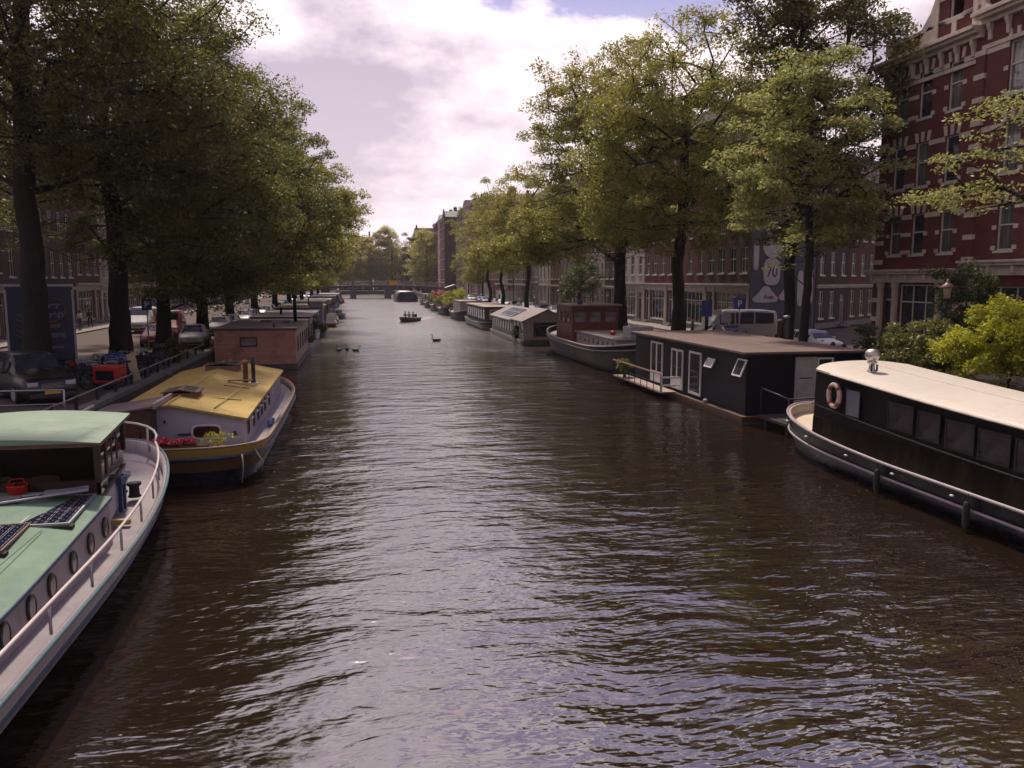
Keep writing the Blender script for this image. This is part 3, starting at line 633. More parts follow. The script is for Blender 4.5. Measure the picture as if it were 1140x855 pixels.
# side wall runs in house coordinates from (8,0) to (.38,10)
du=Vector((-7.62,10,0)).normalized(); dn=Vector((du.y,-du.x,0))
def mpt(u,v,o): p=Vector((8,0,0))+du*u+dn*o; return (p.x,p.y,v)
def panel(mb,pts,o,m=0,t=.012):
    a=[mpt(u,v,o) for u,v in pts]; b_=[mpt(u,v,o+t) for u,v in pts]; mb.loft([a,b_],m,True,True,True,sm=False)
mb=MB(); panel(mb,[(.05,.05),(12.4,.05),(12.4,9.6),(.05,9.6)],.004); pb=mb.build('mural_ground',BLUEWALL,corner)
MW=mat('mural white paint',(.36,.34,.35),.8,.1,1.5,dirt=(.2,.18,.18),dirt_amt=.4); MK=mat('mural black paint',(.012,.012,.016),.7)
def ell(cx,cz,a,b,n=28,p=1): return [(cx+a*math.cos(2*math.pi*i/n),cz+b*math.sin(2*math.pi*i/n)) for i in range(n)]
def rr(cx,cz,a,b,n=32,e=3.2):
    o=[]
    for i in range(n):
        t=2*math.pi*i/n; c,s_=math.cos(t),math.sin(t); o.append((cx+a*abs(c)**(2/e)*(1 if c>=0 else -1),cz+b*abs(s_)**(2/e)*(1 if s_>=0 else -1)))
    return o
def mound(cx,cz,a,b):
    return [(cx-a,cz+.1),(cx-a*.8,cz-.15),(cx,cz-.22),(cx+a*.85,cz-.15),(cx+a,cz+.1),(cx+a*.55,cz+b*.55),(cx+a*.25,cz+b*.92),(cx,cz+b),(cx-a*.2,cz+b*.92),(cx-a*.5,cz+b*.55)]
k_=MB(); w_=MB()
shapes=[(ell,(3.7,6.95,1.75,.95)),(rr,(3.7,4.95,1.5,1.05)),(mound,(2.7,2.75,2.35,1.1)),(mound,(6.7,2.85,1.6,1.1)),(rr,(.85,6.2,.45,1.15)),(ell,(3.0,8.4,.6,.7)),(rr,(9.3,3.6,.6,1.5)),(rr,(11.4,3.4,.6,1.2)),(ell,(11.2,5.2,.75,.7))]
for f,a in shapes:
    panel(k_,f(a[0],a[1],a[2]+.4,a[3]+.22),.018); panel(w_,f(*a),.032)
k_.build('mural_outline',MK,pb); w_.build('mural_figure',MW,pb)
def text(name,body,size,mat_,parent,loc,rot,ex=.004,align='CENTER',scale=(1,1,1)):
    c=bpy.data.curves.new(name,'FONT'); c.body=body; c.size=size; c.extrude=ex; c.offset=.015; c.align_x=align; c.align_y='CENTER'; c.materials.append(mat_)
    o=bpy.data.objects.new(name,c); COL.objects.link(o); dg=bpy.context.evaluated_depsgraph_get(); me=bpy.data.meshes.new_from_object(o.evaluated_get(dg)); bpy.data.objects.remove(o)
    o=bpy.data.objects.new(name,me); COL.objects.link(o); o.parent=parent; o.location=loc; o.rotation_euler=rot; o.scale=scale; return o
ra=math.atan2(du.y,du.x)+math.pi
# local x of the text must run along du as seen from outside: outside sees du running to the right
ra=math.atan2(du.y,du.x)
tx=text('mural_number','70',1.15,MK,pb,mpt(3.7,4.9,.05),(math.pi/2,0,ra),scale=(1.75,1.05,1))
text('mural_signature','Brain',.42,MK,pb,mpt(3.3,2.95,.05),(math.pi/2,0,ra),scale=(2.0,1,1))
# house beyond the mural on the same slant
P0=Vector((RX,57.2,0))+Vector((.795,.606,0))*12.75
house('dark brick house with cream door bay, beyond the mural on the slanting side street',(P0.x,P0.y,Z+.12),ang,7.6,BR_DARK,fl=3.3,n=4,bays=3,gf=4.2,roof='cornice',detail=2,depth=6,shop=0,seed=7,group=GH,paintgf=0)
P1=P0+Vector((.795,.606,0))*7.7
house('plum brick house farther up the slanting side street, beside the red corner house',(P1.x,P1.y,Z+.12),ang,12.5,BR_PLUM,fl=3.3,n=4,bays=5,gf=4.2,roof='cornice',detail=2,depth=6,shop=0,seed=9,group=GH)
P2=P1+Vector((.795,.606,0))*12.6
house('brown brick house at the end of the slanting side street',(P2.x,P2.y,Z+.12),ang,12,BR_BROWN,fl=3.3,n=4,bays=5,gf=4.0,roof='cornice',detail=1,depth=6,shop=0,seed=10,group=GH)
lrow=[(8,1,4,4,'cornice',1),(9,2,4,4,'cornice',0),(8,1,4,3,'cornice',1),(8.5,1,4,4,'cornice',0),(6.5,2,4,3,'tri',0),(7.5,4,4,3,'cornice',1),(7,3,4,3,'cornice',0),(8,1,4,3,'step',1),(7.5,5,4,3,'cornice',0),(8,'R',4,3,'cornice',1),(7,1,4,3,'bell',0),(8.5,2,4,4,'cornice',0),(7,4,4,3,'tri',0),(8,6,4,3,'cornice',0),(8,1,4,3,'cornice',0),(8,3,4,3,'step',0),(8,2,4,3,'cornice',0),(9,1,4,3,'cornice',0),(9,5,4,3,'tri',0),(9,4,4,3,'cornice',0),(9,1,4,3,'cornice',0),(9,2,4,3,'cornice',0)]
y=42.0; GH2='house row behind the truck side street'
for i,(W,wi,n,b,rf,sh) in enumerate(lrow):
    wn,wm_=('bright red painted',PL_RED) if wi=='R' else walls[wi]
    house('%s house with %s, %s along the row behind the blue truck'%(wn,rd[rf],ORD[i]),(LX,y,Z+.12),math.pi/2,W,wm_,fl=3.5,n=n,bays=b,gf=4.3 if sh else 4.0,roof=rf,detail=2 if 50<y<115 else (1 if y<160 else 0),shop=sh,seed=200+i,group=GH2,ww=.95,paintgf=sh,depth=8)
    y+=W+.01
# far end buildings
house('tall gabled building far beyond the bridge, above the low pale tree',(-9,372,Z),0,15,BR_DARK,fl=3.6,n=6,bays=5,gf=4,roof='tri',detail=0,seed=301,group='far buildings beyond the bridge')
house('wide low gabled building far beyond the bridge, behind the pale trees',(6.5,376,Z),0,18,BR_BROWN,fl=3.2,n=5,bays=6,gf=4,roof='tri',detail=0,seed=302,group='far buildings beyond the bridge')
house('dark building far beyond the bridge behind the poplar',(25,372,Z),0,11,BR_PLUM,fl=3.6,n=7,bays=6,gf=4,roof='cornice',detail=0,seed=303,group='far buildings beyond the bridge')
house('tall red building far beyond the bridge, behind the last houses',(37,372,Z),0,24,BR_RED,fl=3.4,n=7,bays=7,gf=4,roof='cornice',detail=0,seed=305,group='far buildings beyond the bridge')
house('pale building closing the street beyond the elm row',(-30,372,Z),0,20,PL_GREY,fl=3.4,n=6,bays=6,gf=4,roof='cornice',detail=0,seed=304,group='far buildings beyond the bridge')
# ------------------------------------------------------------------ red brick corner house (large, banded)
CW=30; YB=42.0
r=root('corner_house','large red brick corner house with cream stone bands, brackets and mansard roof','house',(RX,YB,Z+.12),-math.pi/2)
WZ=[(5.65,2.1),(9.15,2.25),(12.65,2.3)]       # sill height, window height of three upper floors
bx=[1.35,3.55,6.0, 8.9,11.4,13.9,16.6,19.2,22,25]     # window centres along the facade
bx=[1.55,3.35,5.5, 9.3,11.6,13.9,16.6,19.2,22,25]
ops=[];wins=[]
for z,h in WZ:
    for x in bx: ops.append((x-.5,x+.5,z,z+h)); wins.append((x,z,1.0,h,'sash'))
gops=[(.95,1.65,.2,4.05,'door'),(2.2,5.2,.75,4.05,'shop'),(5.45,6.4,.75,4.05,'shop2'),(8.2,11.2,.75,4.0,'shop'),(12,13.2,.2,4.0,'door'),(14,17.5,.75,4.0,'shop'),(18.5,22,.75,4.0,'shop'),(23,26,.75,4,'shop')]
for o in gops: ops.append(o[:4])
H=16.2
mb=MB(); facade(mb,CW,H,ops,th=.28)
mb.face([(0,0,0),(0,0,H),(0,11,H),(0,11,0)]); mb.face([(CW,0,0),(CW,11,0),(CW,11,H),(CW,0,H)]); mb.face([(CW,11,0),(0,11,0),(0,11,H),(CW,11,H)])
mb.build('wall',BR_RED,r,weld=False)
for (x,z,a,h,st) in wins:
    o=link('window',window_mesh(a,h,st,'frame'),r,(x,.04,z)); link('pane',window_mesh(a,h,st,'pane'),o)
for (a,b_,z0,z1,st) in gops:
    if st=='door':
        MB().box(a,b_,.12,.2,z0,z1-.9).box(a+.1,b_-.1,.10,.12,z0+.2,z0+1.2).build('door',DOORS[0],r); MB().box(a,b_,.12,.2,z1-.9,z1-.8).box(a,b_,.15,.17,z1-.8,z1,1).build('fanlight',[FRAME,GLASS],r)
    else:
        o=link('window',window_mesh(b_-a,z1-z0,'shop' if st=='shop' else 'sash','frame'),r,((a+b_)/2,.04,z0)); link('pane',window_mesh(b_-a,z1-z0,'shop' if st=='shop' else 'sash','pane'),o)
# stone bands and quoins: short blocks between windows at several heights
STN=mat('pale sandstone',(.52,.44,.37),.85,.15,2,dirt=(.16,.13,.12),dirt_amt=.7,bump=.3)
def free(x0,x1): 
    segs=[];cur=x0
    for c in bx:
        if c+.5<x0 or c-.5>x1: continue
        segs.append((cur,c-.5)); cur=c+.5
    segs.append((cur,x1)); return [s for s in segs if s[1]-s[0]>.05]
for z,h in WZ:
    for zb,t in ((z+.02,.20),(z+h*.5-.1,.20),(z+h-.24,.24)):
        mb=MB()
        for a,b_ in free(0,CW):
            L=b_-a
            if L>1.0 and zb!=z+h-.24:
                mb.box(a,a+.26,-.035,-.002,zb,zb+t); mb.box(b_-.26,b_,-.035,-.002,zb,zb+t)
                
            else: mb.box(a,b_,-.035,-.002,zb,zb+t)
        mb.build('stone_band',STN,r)
for z,h in WZ:      # flat arches: splayed stones over each window
    for c in bx:
        mb=MB()
        for k,(dx,tl) in enumerate(((-.42,-.09),(0,0),(.42,.09))):
            z0=z+h+.02; w_=.085
            P=[(c+dx-w_,z0),(c+dx+w_,z0),(c+dx+tl+w_*1.3,z0+.5),(c+dx+tl-w_*1.3,z0+.5)]
            mb.ext(P,-.05,-.002,'y')
        mb.build('window_arch',STN,r)
# rounded corner quoins and pilasters
for x,w_ in ((0,.55),(6.85,.6),(CW-.6,.55)):
    zz=.1; k=0; mb=MB()
    while zz<H-1.9:
        mb.box(x+.02,x+w_,-.12,-.003,zz,zz+.82,1); mb.box(x-.02,x+w_+.04,-.15,-.003,zz+.82,zz+1.06,0); zz+=1.06
    mb.build('pilaster',[STN,BR_RED],r)
# storefront cornice
mb=MB()
for (a,b_,z) in ((-.25,6.95,4.6),(6.98,CW,4.95)):
    mb.box(a,b_,-.18,-.003,z-.45,z); mb.box(a,b_,-.42,-.003,z,z+.14); mb.box(a-.05,b_,-.52,-.003,z+.14,z+.26)
    x=a+.3
    while x<b_: mb.box(x,x+.16,-.36,-.181,z-.32,z-.002); x+=1.45
mb.build('shop_cornice',STN,r,bev=.02)
for x in (.55,1.8,5.25,6.5,7.6,11.35,13.4,17.8,22.4): MB().box(x,x+.3,-.2,-.003,.45,3.9).box(x-.05,x+.35,-.24,-.003,3.9,4.14).box(x-.05,x+.35,-.24,-.003,0,.45).build('shop_column',STN,r,bev=.015)
# main cornice with brackets
mb=MB()
for (a,b_,z) in ((-.3,7.2,H-1.4),(7.2,CW+.2,H-.9)):
    mb.box(a,b_,-.10,-.003,z-.35,z-.15); mb.box(a,b_,-.25,-.003,z+.75,z+.95); mb.box(a-.1,b_,-.55,-.003,z+.95,z+1.1); mb.box(a-.15,b_,-.72,-.003,z+1.1,z+1.28)
    x=a+.35
    while x<b_-.2:
        mb.ext([(-.002,z-.02),(-.12,z+.02),(-.15,z+.4),(-.26,z+.6),(-.26,z+.75),(-.002,z+.75)],x,x+.2,'x'); x+=1.08
mb.build('cornice',STN,r,bev=.015)
mb=MB().box(0,6.9,.002,.3,H-.1,H+.75).build('parapet',BR_RED,r); MB().box(-.08,6.9,-.05,.36,H+.75,H+.92).box(-.1,.5,-.07,.4,H+.3,H+1.15).box(5.0,5.3,-.07,.4,H,H+.75).build('parapet_cap',STN,r)
# mansard
mb=MB(); mb.loft([[(.3,.8,H),(CW-.3,.8,H),(CW-.3,10.6,H),(.3,10.6,H)],[(1.4,2.0,H+3.3),(CW-1.4,2.0,H+3.3),(CW-1.4,9,H+3.3),(1.4,9,H+3.3)]],0,True,True,True,sm=False)
mans=mb.build('roof',SLATE,r)
# gabled dormer of brick with scrolled stone sides
mb=MB()
gx=5.2
facade_ops=[(gx-.55,gx+.55,H+.75,H+2.9)]
tmp=MB(); facade(tmp,2.9,H+3.6,[(1.45-.5,1.45+.5,H+.8,H+2.8)],th=.25)
tmp.v=[(a+gx-1.45,b_,c) for a,b_,c in tmp.v]
tmp2=MB()
for f,m_,s_ in zip(tmp.f,tmp.m,tmp.s):
    pts=[tmp.v[i] for i in f]
    if max(p[2] for p in pts)>H+.01: tmp2.face([(p[0],p[1],max(p[2],H)) for p in pts])
tmp2.box(gx-1.45,gx-1.44,.001,2.6,H,H+3.6); tmp2.box(gx+1.44,gx+1.45,.001,2.6,H,H+3.6); tmp2.ext([(gx-1.45,H+3.6),(gx+1.45,H+3.6),(gx,H+5.1)],0,2.6,'y')
dm=tmp2.build('dormer',BR_RED,r,weld=False)
o=link('window',window_mesh(1.0,2.0,'sash','frame'),dm,(gx,.04,H+.8))
mb=MB(); mb.ext([(gx-1.5,H),(gx-2.6,H),(gx-2.5,H+.5),(gx-1.95,H+.9),(gx-1.8,H+1.6),(gx-1.5,H+2.2)],-.05,.2,'y'); mb.ext([(gx+1.5,H),(gx+2.6,H),(gx+2.5,H+.5),(gx+1.95,H+.9),(gx+1.8,H+1.6),(gx+1.5,H+2.2)],-.05,.2,'y')
mb.box(gx-1.5,gx-1.2,-.08,-.003,H,H+3.6); mb.box(gx+1.2,gx+1.5,-.08,-.003,H,H+3.6); mb.box(gx-1.6,gx+1.6,-.2,2.7,H+3.6,H+3.78)
for zz in (H+.75,H+1.9): mb.box(gx-1.2,gx-.5,-.05,-.003,zz,zz+.2); mb.box(gx+.5,gx+1.2,-.05,-.003,zz,zz+.2)
mb.lathe([(.12,0),(.2,.15),(.08,.35),(.16,.5),(.02,.8)],(gx,.1,H+5.0),8)
mb.build('dormer_trim',STN,dm)
mb=MB(); mb.loft([[(1.6,2.4,H),(2.7,2.4,H),(2.7,3.4,H),(1.6,3.4,H)],[(1.6,2.4,H+3.2),(2.7,2.4,H+3.2),(2.7,3.4,H+3.2),(1.6,3.4,H+3.2)]],0,True,True,True,sm=False).box(1.5,2.8,2.3,3.5,H+3.2,H+3.4); mb.build('chimney',BR_DARK,mans)
# iron hook on a beam, and small shop lamp
# ------------------------------------------------------------------ boats
m_=bpy.data.materials.new('clear glass'); m_.use_nodes=True; nt=m_.node_tree; nt.nodes.clear()
o_=nt.nodes.new('ShaderNodeOutputMaterial'); mx=nt.nodes.new('ShaderNodeMixShader'); t_=nt.nodes.new('ShaderNodeBsdfTransparent'); g_=nt.nodes.new('ShaderNodeBsdfGlossy'); g_.inputs[1 if False else 'Roughness'].default_value=.03
t_.inputs[0].default_value=(.7,.75,.75,1); f_=nt.nodes.new('ShaderNodeFresnel'); f_.inputs[0].default_value=1.5
nt.links.new(f_.outputs[0],mx.inputs[0]); nt.links.new(t_.outputs[0],mx.inputs[1]); nt.links.new(g_.outputs[0],mx.inputs[2]); nt.links.new(mx.outputs[0],o_.inputs[0]); CLEAR=m_
def stations(B,L,a0,p0,a1,p1,n=44):
    o=[]
    for i in range(n+1):
        s=i/n; t=.5-.5*math.cos(math.pi*s)
        h=1.0
        if t<a0: h=max(0,1-(1-t/a0)**p0)**(1/p0)
        if t>1-a1: h=min(h,max(0,1-(1-(1-t)/a1)**p1)**(1/p1))
        o.append((B/2*h,(t-.5)*L,t))
    return o
def loop(st,ws,ls,zf,inset=0):
    L=st[-1][1]*2; k=(1-2*inset/L)
    pts=[(max(0,h*ws-(inset if h>inset else h)),y*ls*k,zf(t)) for h,y,t in st]
    return pts+[(-x,y,z) for x,y,z in reversed(pts[1:-1])]
def hull(parent, st, sheer, lv, mats, deck_drop=.25, deck_mat=None, inner_mat=None, thick=.07, flare=(.80,.96), name='hull'):
    """lv = list of (fraction of sheer height, width scale, length scale, material index of the strip below)"""
    mb=MB(); rings=[]; ms=[]
    for f,ws,ls,mi in lv: rings.append(loop(st,ws,ls,lambda t,f=f: f*sheer(t))); ms.append(mi)
    mb.loft(rings,ms[1:],True,False,False)
    # top of bulwark
    inn=loop(st,1,1,lambda t: sheer(t),thick)
    inb=loop(st,1,1,lambda t: sheer(t)-deck_drop,thick)
    h=mb.build(name,mats,parent)
    mb=MB(); mb.loft([rings[-1],inn,inb],0,True,False,False); mb.build('bulwark',inner_mat or mats[-1],parent)
    if deck_mat:
        n=len(st); mb=MB()
        zz=lambda t: sheer(t)-deck_drop
        P=loop(st,1,1,zz,thick)
        m2=len(P)
        for i in range(n-1):
            a=P[i]; b=P[i+1]; c=P[(m2-i-1)%m2]; d=P[(m2-i)%m2]
            if i==0: mb.face([a,b,c],0,True)
            elif i==n-2: mb.face([a,b,d],0,True)
            else: mb.face([a,b,c,d],0,True)
        mb.build('deck',deck_mat,parent)
    return h
def rail_line(st,sheer,dz,inset=0,f=None,side=0,t0=0,t1=1,ws=1,ls=1):
    zf=(lambda t: sheer(t)*f) if f is not None else (lambda t: sheer(t)+dz)
    pts=loop(st,ws,ls,zf,inset)
    if side==0: return pts
    n=len(st); 
    s=[(pts[i] if side>0 else ((-pts[i][0]),pts[i][1],pts[i][2])) for i in range(n) if t0<=st[i][2]<=t1]
    return s
def strake(parent,name,st,sheer,f,r,m,ws=1.0,ls=1.0):
    mb=MB(); mb.tube(loop(st,ws,ls,lambda t:f*sheer(t)),r,6,closed=True); return mb.build(name,m,parent)
def win_panel(parent,c,w,h,axis,m_frame,m_glass,t=.05,d=.03,rot=None,name='window',sign=1):
    """framed window lying on a wall; axis 'x' = wall faces +-x, 'y' = wall faces +-y; sign = facing direction"""
    fr=MB(); 
    def B(mb,u0,u1,z0,z1,d0,d1,mi=0):
        a,b_=sorted((d0*sign,d1*sign))
        if axis=='x': mb.box(a,b_,u0,u1,z0,z1,mi)
        else: mb.box(u0,u1,a,b_,z0,z1,mi)
    B(fr,-w/2,-w/2+t,-h/2,h/2,.0,d); B(fr,w/2-t,w/2,-h/2,h/2,.0,d); B(fr,-w/2+t,w/2-t,-h/2,-h/2+t,.0,d); B(fr,-w/2+t,w/2-t,h/2-t,h/2,.0,d)
    o=fr.build(name,m_frame,parent,c); p=MB(); B(p,-w/2+t*.5,w/2-t*.5,-h/2+t*.5,h/2-t*.5,.004,d*.45); p.build('pane',m_glass,o); return o
def at(px,py,z):
    d=Vector((math.sin(YAW)*math.cos(PITCH),math.cos(YAW)*math.cos(PITCH),-math.sin(PITCH)))+Vector((math.cos(YAW),-math.sin(YAW),0))*((px-570)/900)+Vector((math.sin(YAW)*math.sin(PITCH),math.cos(YAW)*math.sin(PITCH),math.cos(PITCH)))*(-(py-427.5)/900)
    t=(z-5.6)/d.z; return Vector((0,0,5.6))+d*t
def yat(px,x): # distance along the canal where the sight line through column px meets the plane X = x
    return x/math.tan(math.atan((px-570)/900/ math.cos(0))+YAW)
GREEN=mat('mint green deck paint',(.135,.225,.155),.75,.14,1.6,dirt=(.09,.13,.10),dirt_amt=.7,streak=False,specks=.8)
GREEN2=mat('pale mint roof paint',(.20,.28,.205),.7,.08,1.2,dirt=(.13,.17,.13),dirt_amt=.6,streak=False,specks=.5)
PINKW=mat('weathered pinkish white paint',(.33,.28,.30),.5,.08,1.4,dirt=(.13,.09,.08),dirt_amt=.75,specks=.35)
PINKD=mat('weathered pale deck',(.27,.235,.25),.75,.12,1.6,dirt=(.12,.10,.10),dirt_amt=.7,streak=False,specks=.6)
TEAL=mat('teal blue gunwale paint',(.055,.105,.12),.6,.25,3)
BLUE=mat('navy blue trim paint',(.02,.045,.12),.45,.2,3)
GREYLOW=mat('greyed lower hull',(.17,.14,.15),.6,.25,2,dirt=(.05,.04,.04),dirt_amt=.7)
WOOD=mat('varnished brown wood',(.085,.035,.018),.4,.3,4)
WOODW=planks('weathered brown boards',(.16,.10,.08),.12,'x')
OCHRE=mat('ochre yellow paint',(.34,.215,.055),.6,.12,1.6,dirt=(.16,.10,.04),dirt_amt=.6)
YROOF=mat('mustard roof paint',(.46,.315,.07),.75,.1,1.1,dirt=(.2,.12,.05),dirt_amt=.8,streak=False,specks=.7)
LAV=mat('pale lavender white paint',(.34,.315,.40),.55,.07,1.3,dirt=(.22,.19,.22),dirt_amt=.5)
CREAM=mat('cream roof paint',(.56,.50,.43),.6,.05,.9,dirt=(.36,.30,.24),dirt_amt=.5,streak=False,specks=.25)
RAILW=mat('off white pipe paint',(.55,.48,.45),.4,.1,5)
GB='moored boats along the truck side quay'; GBR='moored boats along the mural side quay'
# ---- mint green barge, lower corner of the picture
r=root('barge','pinkish white barge with mint green roof, wheelhouse and row of round portholes','barge',(-6.4,12.25,0),R(0.0))
B1,L1=4.9,20.5
st=stations(B1,L1,.3,2.0,.5,2.4,56)
sh=lambda t: 1.02+.42*max(0,(t-.55)/.45)**2
hull(r,st,sh,[(-.3,.55,.9,0),(.02,.76,.955,0),(.32,.86,.975,0),(.345,.868,.976,0),(.60,.93,.985,1),(.64,.945,.987,2),(.93,.995,.998,3),(1.0,1.0,1.0,4)],[BLACK,GREYLOW,BLUE,PINKW,TEAL],.30,PINKD,PINKW,.09)
strake(r,'gunwale',st,sh,1.0,.035,TEAL,1.004,1.001); strake(r,'rubbing_strake',st,sh,.66,.03,BLUE,.955,.989)
strake(r,'lower_strake',st,sh,.36,.028,GREYLOW,.875,.977)
# side deck rail on stanchions, rising into a hoop at the bow
def rail(side):
    pts=[p for p in rail_line(st,sh,.36,.16,side=side,t0=.05,t1=.93)]
    mb=MB(); mb.tube(pts,.026,8); mb.build('rail',RAILW,r)
    for i in range(2,len(pts)-1,3):
        p=pts[i]; MB().tube([(p[0],p[1],p[2]-.42),(p[0],p[1],p[2]-.02)],.022,6).build('stanchion',STEEL,r)
rail(1); rail(-1)
mb=MB(); P=[]
e1=rail_line(st,sh,.36,.16,side=1,t0=.9,t1=.93)[-1]
for i in range(13):
    a=math.pi*i/12; P.append((e1[0]*math.cos(a),e1[1]+ (L1/2-.35-e1[1])*math.sin(a),e1[2]+.28*math.sin(a)+.02))
mb.tube(P,.03,8)
mb.build('bow_rail',RAILW,r)
for i in (3,6,9): p=P[i]; MB().tube([(p[0],p[1],p[2]-.66),(p[0],p[1],p[2])],.025,6).build('stanchion',RAILW,r)
# cabin trunk (local coordinates: x from centre, y from 12.0)
cw=1.8; y0,y1=-7.5,3.35; zd=.70; ze=1.30
zt=lambda y: 1.30+.32*max(0,(y+1.6)/5)**1.3
ysb=[y0+(y1-y0)*i/12 for i in range(13)]
mb=MB(); mb.loft([[(-cw,y,zd),(cw,y,zd),(cw-.03,y,zt(y)),(-cw+.03,y,zt(y))] for y in ysb],0,True,True,True,sm=False)
cab=mb.build('cabin_side',PINKW,r)
mb=MB(); rings=[]
for yy in ysb:
    z_=zt(yy); rings.append([(-cw-.02,yy,z_+.002),(-cw-.02,yy,z_+.04)]+[(cw*math.sin(a)*1.01,yy,z_+.04+.16*max(0,1-abs(math.sin(a))**2*.999)) for a in [(-.5+i/10)*math.pi for i in range(1,10)]]+[(cw+.02,yy,z_+.04),(cw+.02,yy,z_+.002)])
mb.loft(rings,0,True,True,True,sm=False); mb.build('cabin_roof',GREEN,r)
mb=MB(); mb.loft([[(cw-.02,y,zt(y)-.02),(cw+.035,y,zt(y)-.02),(cw+.035,y,zt(y)+.035),(cw-.02,y,zt(y)+.035)] for y in ysb],0,True,True,True,sm=False); mb.build('roof_edge',BLUE,r)
for yy in (-5.2,-4.2,-3.2,-2.2,-1.3,-.43,.35,1.28,2.14,2.95):
    w_=MB(); ring=[]; zc=(zd+zt(yy))/2+.05
    for k in range(24): a=2*math.pi*k/24; ring.append((0,.125*math.cos(a),.175*math.sin(a)))
    w_.tube(ring,.022,6,closed=True)
    o=w_.build('porthole',mat('tarnished brass',(.06,.05,.045),.4,metal=.6),r,(cw+.01,yy,zc)); 
    g=MB(); g.loft([[(0,.12*math.cos(2*math.pi*k/20),.17*math.sin(2*math.pi*k/20)) for k in range(20)],[(.012,.12*math.cos(2*math.pi*k/20),.17*math.sin(2*math.pi*k/20)) for k in range(20)]],0,True,True,True,sm=False); g.build('pane',glass('porthole glass',(.05,.05,.05),.1),o)
# roof clutter: seams and stains in relief
mb=MB(); mb.tube([(cw-.5,-6,zt(-6)+.16),(cw-.5,1.5,zt(1.5)+.155)],.008,4); mb.tube([(.2,-6,zt(-6)+.2),(.2,1.2,zt(1.2)+.2)],.008,4); mb.build('roof_seam',mat('dark seam',(.06,.08,.06),.8),r)
# wheelhouse
wz0,wz1=.95,2.66; wy0,wy1=3.45,6.5; wx0,wx1=-2.0,1.6; wx1f=1.2
posts=[(wx1,wy0),(wx1-.1,wy0+.72),(wx1-.21,wy0+1.42),(wx1-.3,wy0+2.1),(wx1f,wy1),(.5,wy1),(-.4,wy1),(-1.3,wy1),(wx0,wy1),(wx0,wy0),(-1.2,wy0),(-.1,wy0)]
wh=MB().box(wx0+.05,wx1-.05,wy0,wy0+.07,wz0,1.95).box(wx0+.05,wx1f-.05,wy1-.06,wy1,wz0,2.0)
wh.ext([(wx1-.04,wy0+.05),(wx1f-.04,wy1),(wx1f+.02,wy1),(wx1+.02,wy0+.05)],wz0,1.55,'z',1)
wh.box(wx0,wx0+.06,wy0,wy1,wz0,1.95)
wh.ext([(wx1-.05,wy0+.05),(wx1f-.05,wy1),(wx1f+.04,wy1),(wx1+.04,wy0+.05)],1.552,1.62,'z',0)
wheel=wh.build('wheelhouse',[mat('dark mahogany',(.03,.012,.008),.4,.3,4),LAV],r)
for px_,py_ in posts: MB().box(px_-.06,px_+.05,py_-.05,py_+.05,1.9,wz1).build('post',mat('dark mahogany',(.03,.012,.008)),wheel,bev=.01)
MB().ext([(wx1,wy0+.07),(wx1f,wy1-.07),(wx1f+.012,wy1-.07),(wx1+.012,wy0+.07)],1.63,2.6,'z').box(.55,wx1f-.06,wy1-.03,wy1-.02,2.0,2.6).build('pane',CLEAR,wheel)
mb=MB(); mb.ext([(wx0-.2,wy0-.22),(wx1+.12,wy0-.22),(wx1f+.14,wy1+.2),(wx0-.2,wy1+.2)],wz1-.04,wz1+.02,'z',1)
n_=8; ra_=[];rb_=[]
top=[]
for (yy,xr) in ((wy0-.2,wx1+.12),(wy1+.18,wx1f+.14)):
    top.append([(wx0-.2+(xr-wx0+.2)*k/n_,yy,wz1+.022+.11*math.sin(math.pi*k/n_)) for k in range(n_+1)])
mb.loft(top,0,False,sm=True)
mb.face(list(reversed(top[0])),0); mb.face(top[1],0)
mb.build('wheelhouse_roof',[GREEN2,WOOD],wheel)
MB().tube([(.3,wy0+.9,1.0),(.3,wy0+.9,1.75)],.04,8).lathe([(.3,0),(.32,.03),(.3,.06)],(.3,wy0+.9,1.75),16).build('steering_wheel',WOOD,wheel)
MB().box(-1.4,-.2,wy0+.3,wy0+.8,1.0,1.9).build('bench',mat('faded green cushion',(.05,.09,.05),.9),wheel)
# foredeck fittings
mb=MB(); mb.ext([(6.55,.98),(6.55,1.45),(7.4,1.25),(8.1,1.1),(8.1,.98)],-.6,.9,'x'); mb.build('windbreak',LAV,r,bev=.02)
mb=MB().box(1.42,1.5,5.15,5.23,.85,1.6).box(1.42,1.5,5.4,5.48,.85,1.6).box(1.40,1.52,5.1,5.53,1.42,1.58); mb.build('mooring_post',BLUE,r,bev=.01)
mb=MB().lathe([(.14,0),(.11,.05),(.10,.22),(.15,.26),(.15,.31),(.05,.33)],(1.5,5.75+.3,.95),16); mb.tube([(1.36,6.05,1.07),(1.22,6.05,1.09)],.035,8); mb.build('bollard',RUBBER,r)
mb=MB(); mb.ext([(-.9,8.2),(.7,8.3),(.35,9.3),(-.7,9.3)],1.10,1.34,'z'); mb.build('fore_hatch',planks('red brown hatch boards',(.22,.12,.10),.15,'y'),r,bev=.02)
mb=MB().box(-.9,.7,8.12,8.19,1.1,1.36).build('hatch_edge',WOOD,r)
mb=MB(); mb.tube([(1.75,3.0,.80),(1.5,4.5,.84)],.015,6); mb.box(1.35,1.85,4.45,4.56,.80,.90,1)
o=mb.build('deck_brush',[WOODW,mat('straw bristle',(.42,.30,.12),.9)],None,(-6.4,12.1,.03)); tag(o,'deck brush with straw head lying on the side deck of the barge','brush')
rope=MB()
P=[]
for i in range(60): a=i*.42; P.append((.28*math.cos(a)*(1+.01*i),.22*math.sin(a)*(1+.01*i),.0+.0015*i))
rope.tube(P,.016,5); o=rope.build('mooring_rope',mat('dark rope',(.06,.045,.05),.95),None,(-6.1,20.0,1.1)); tag(o,'coiled dark rope on the foredeck of the mint green barge','rope')
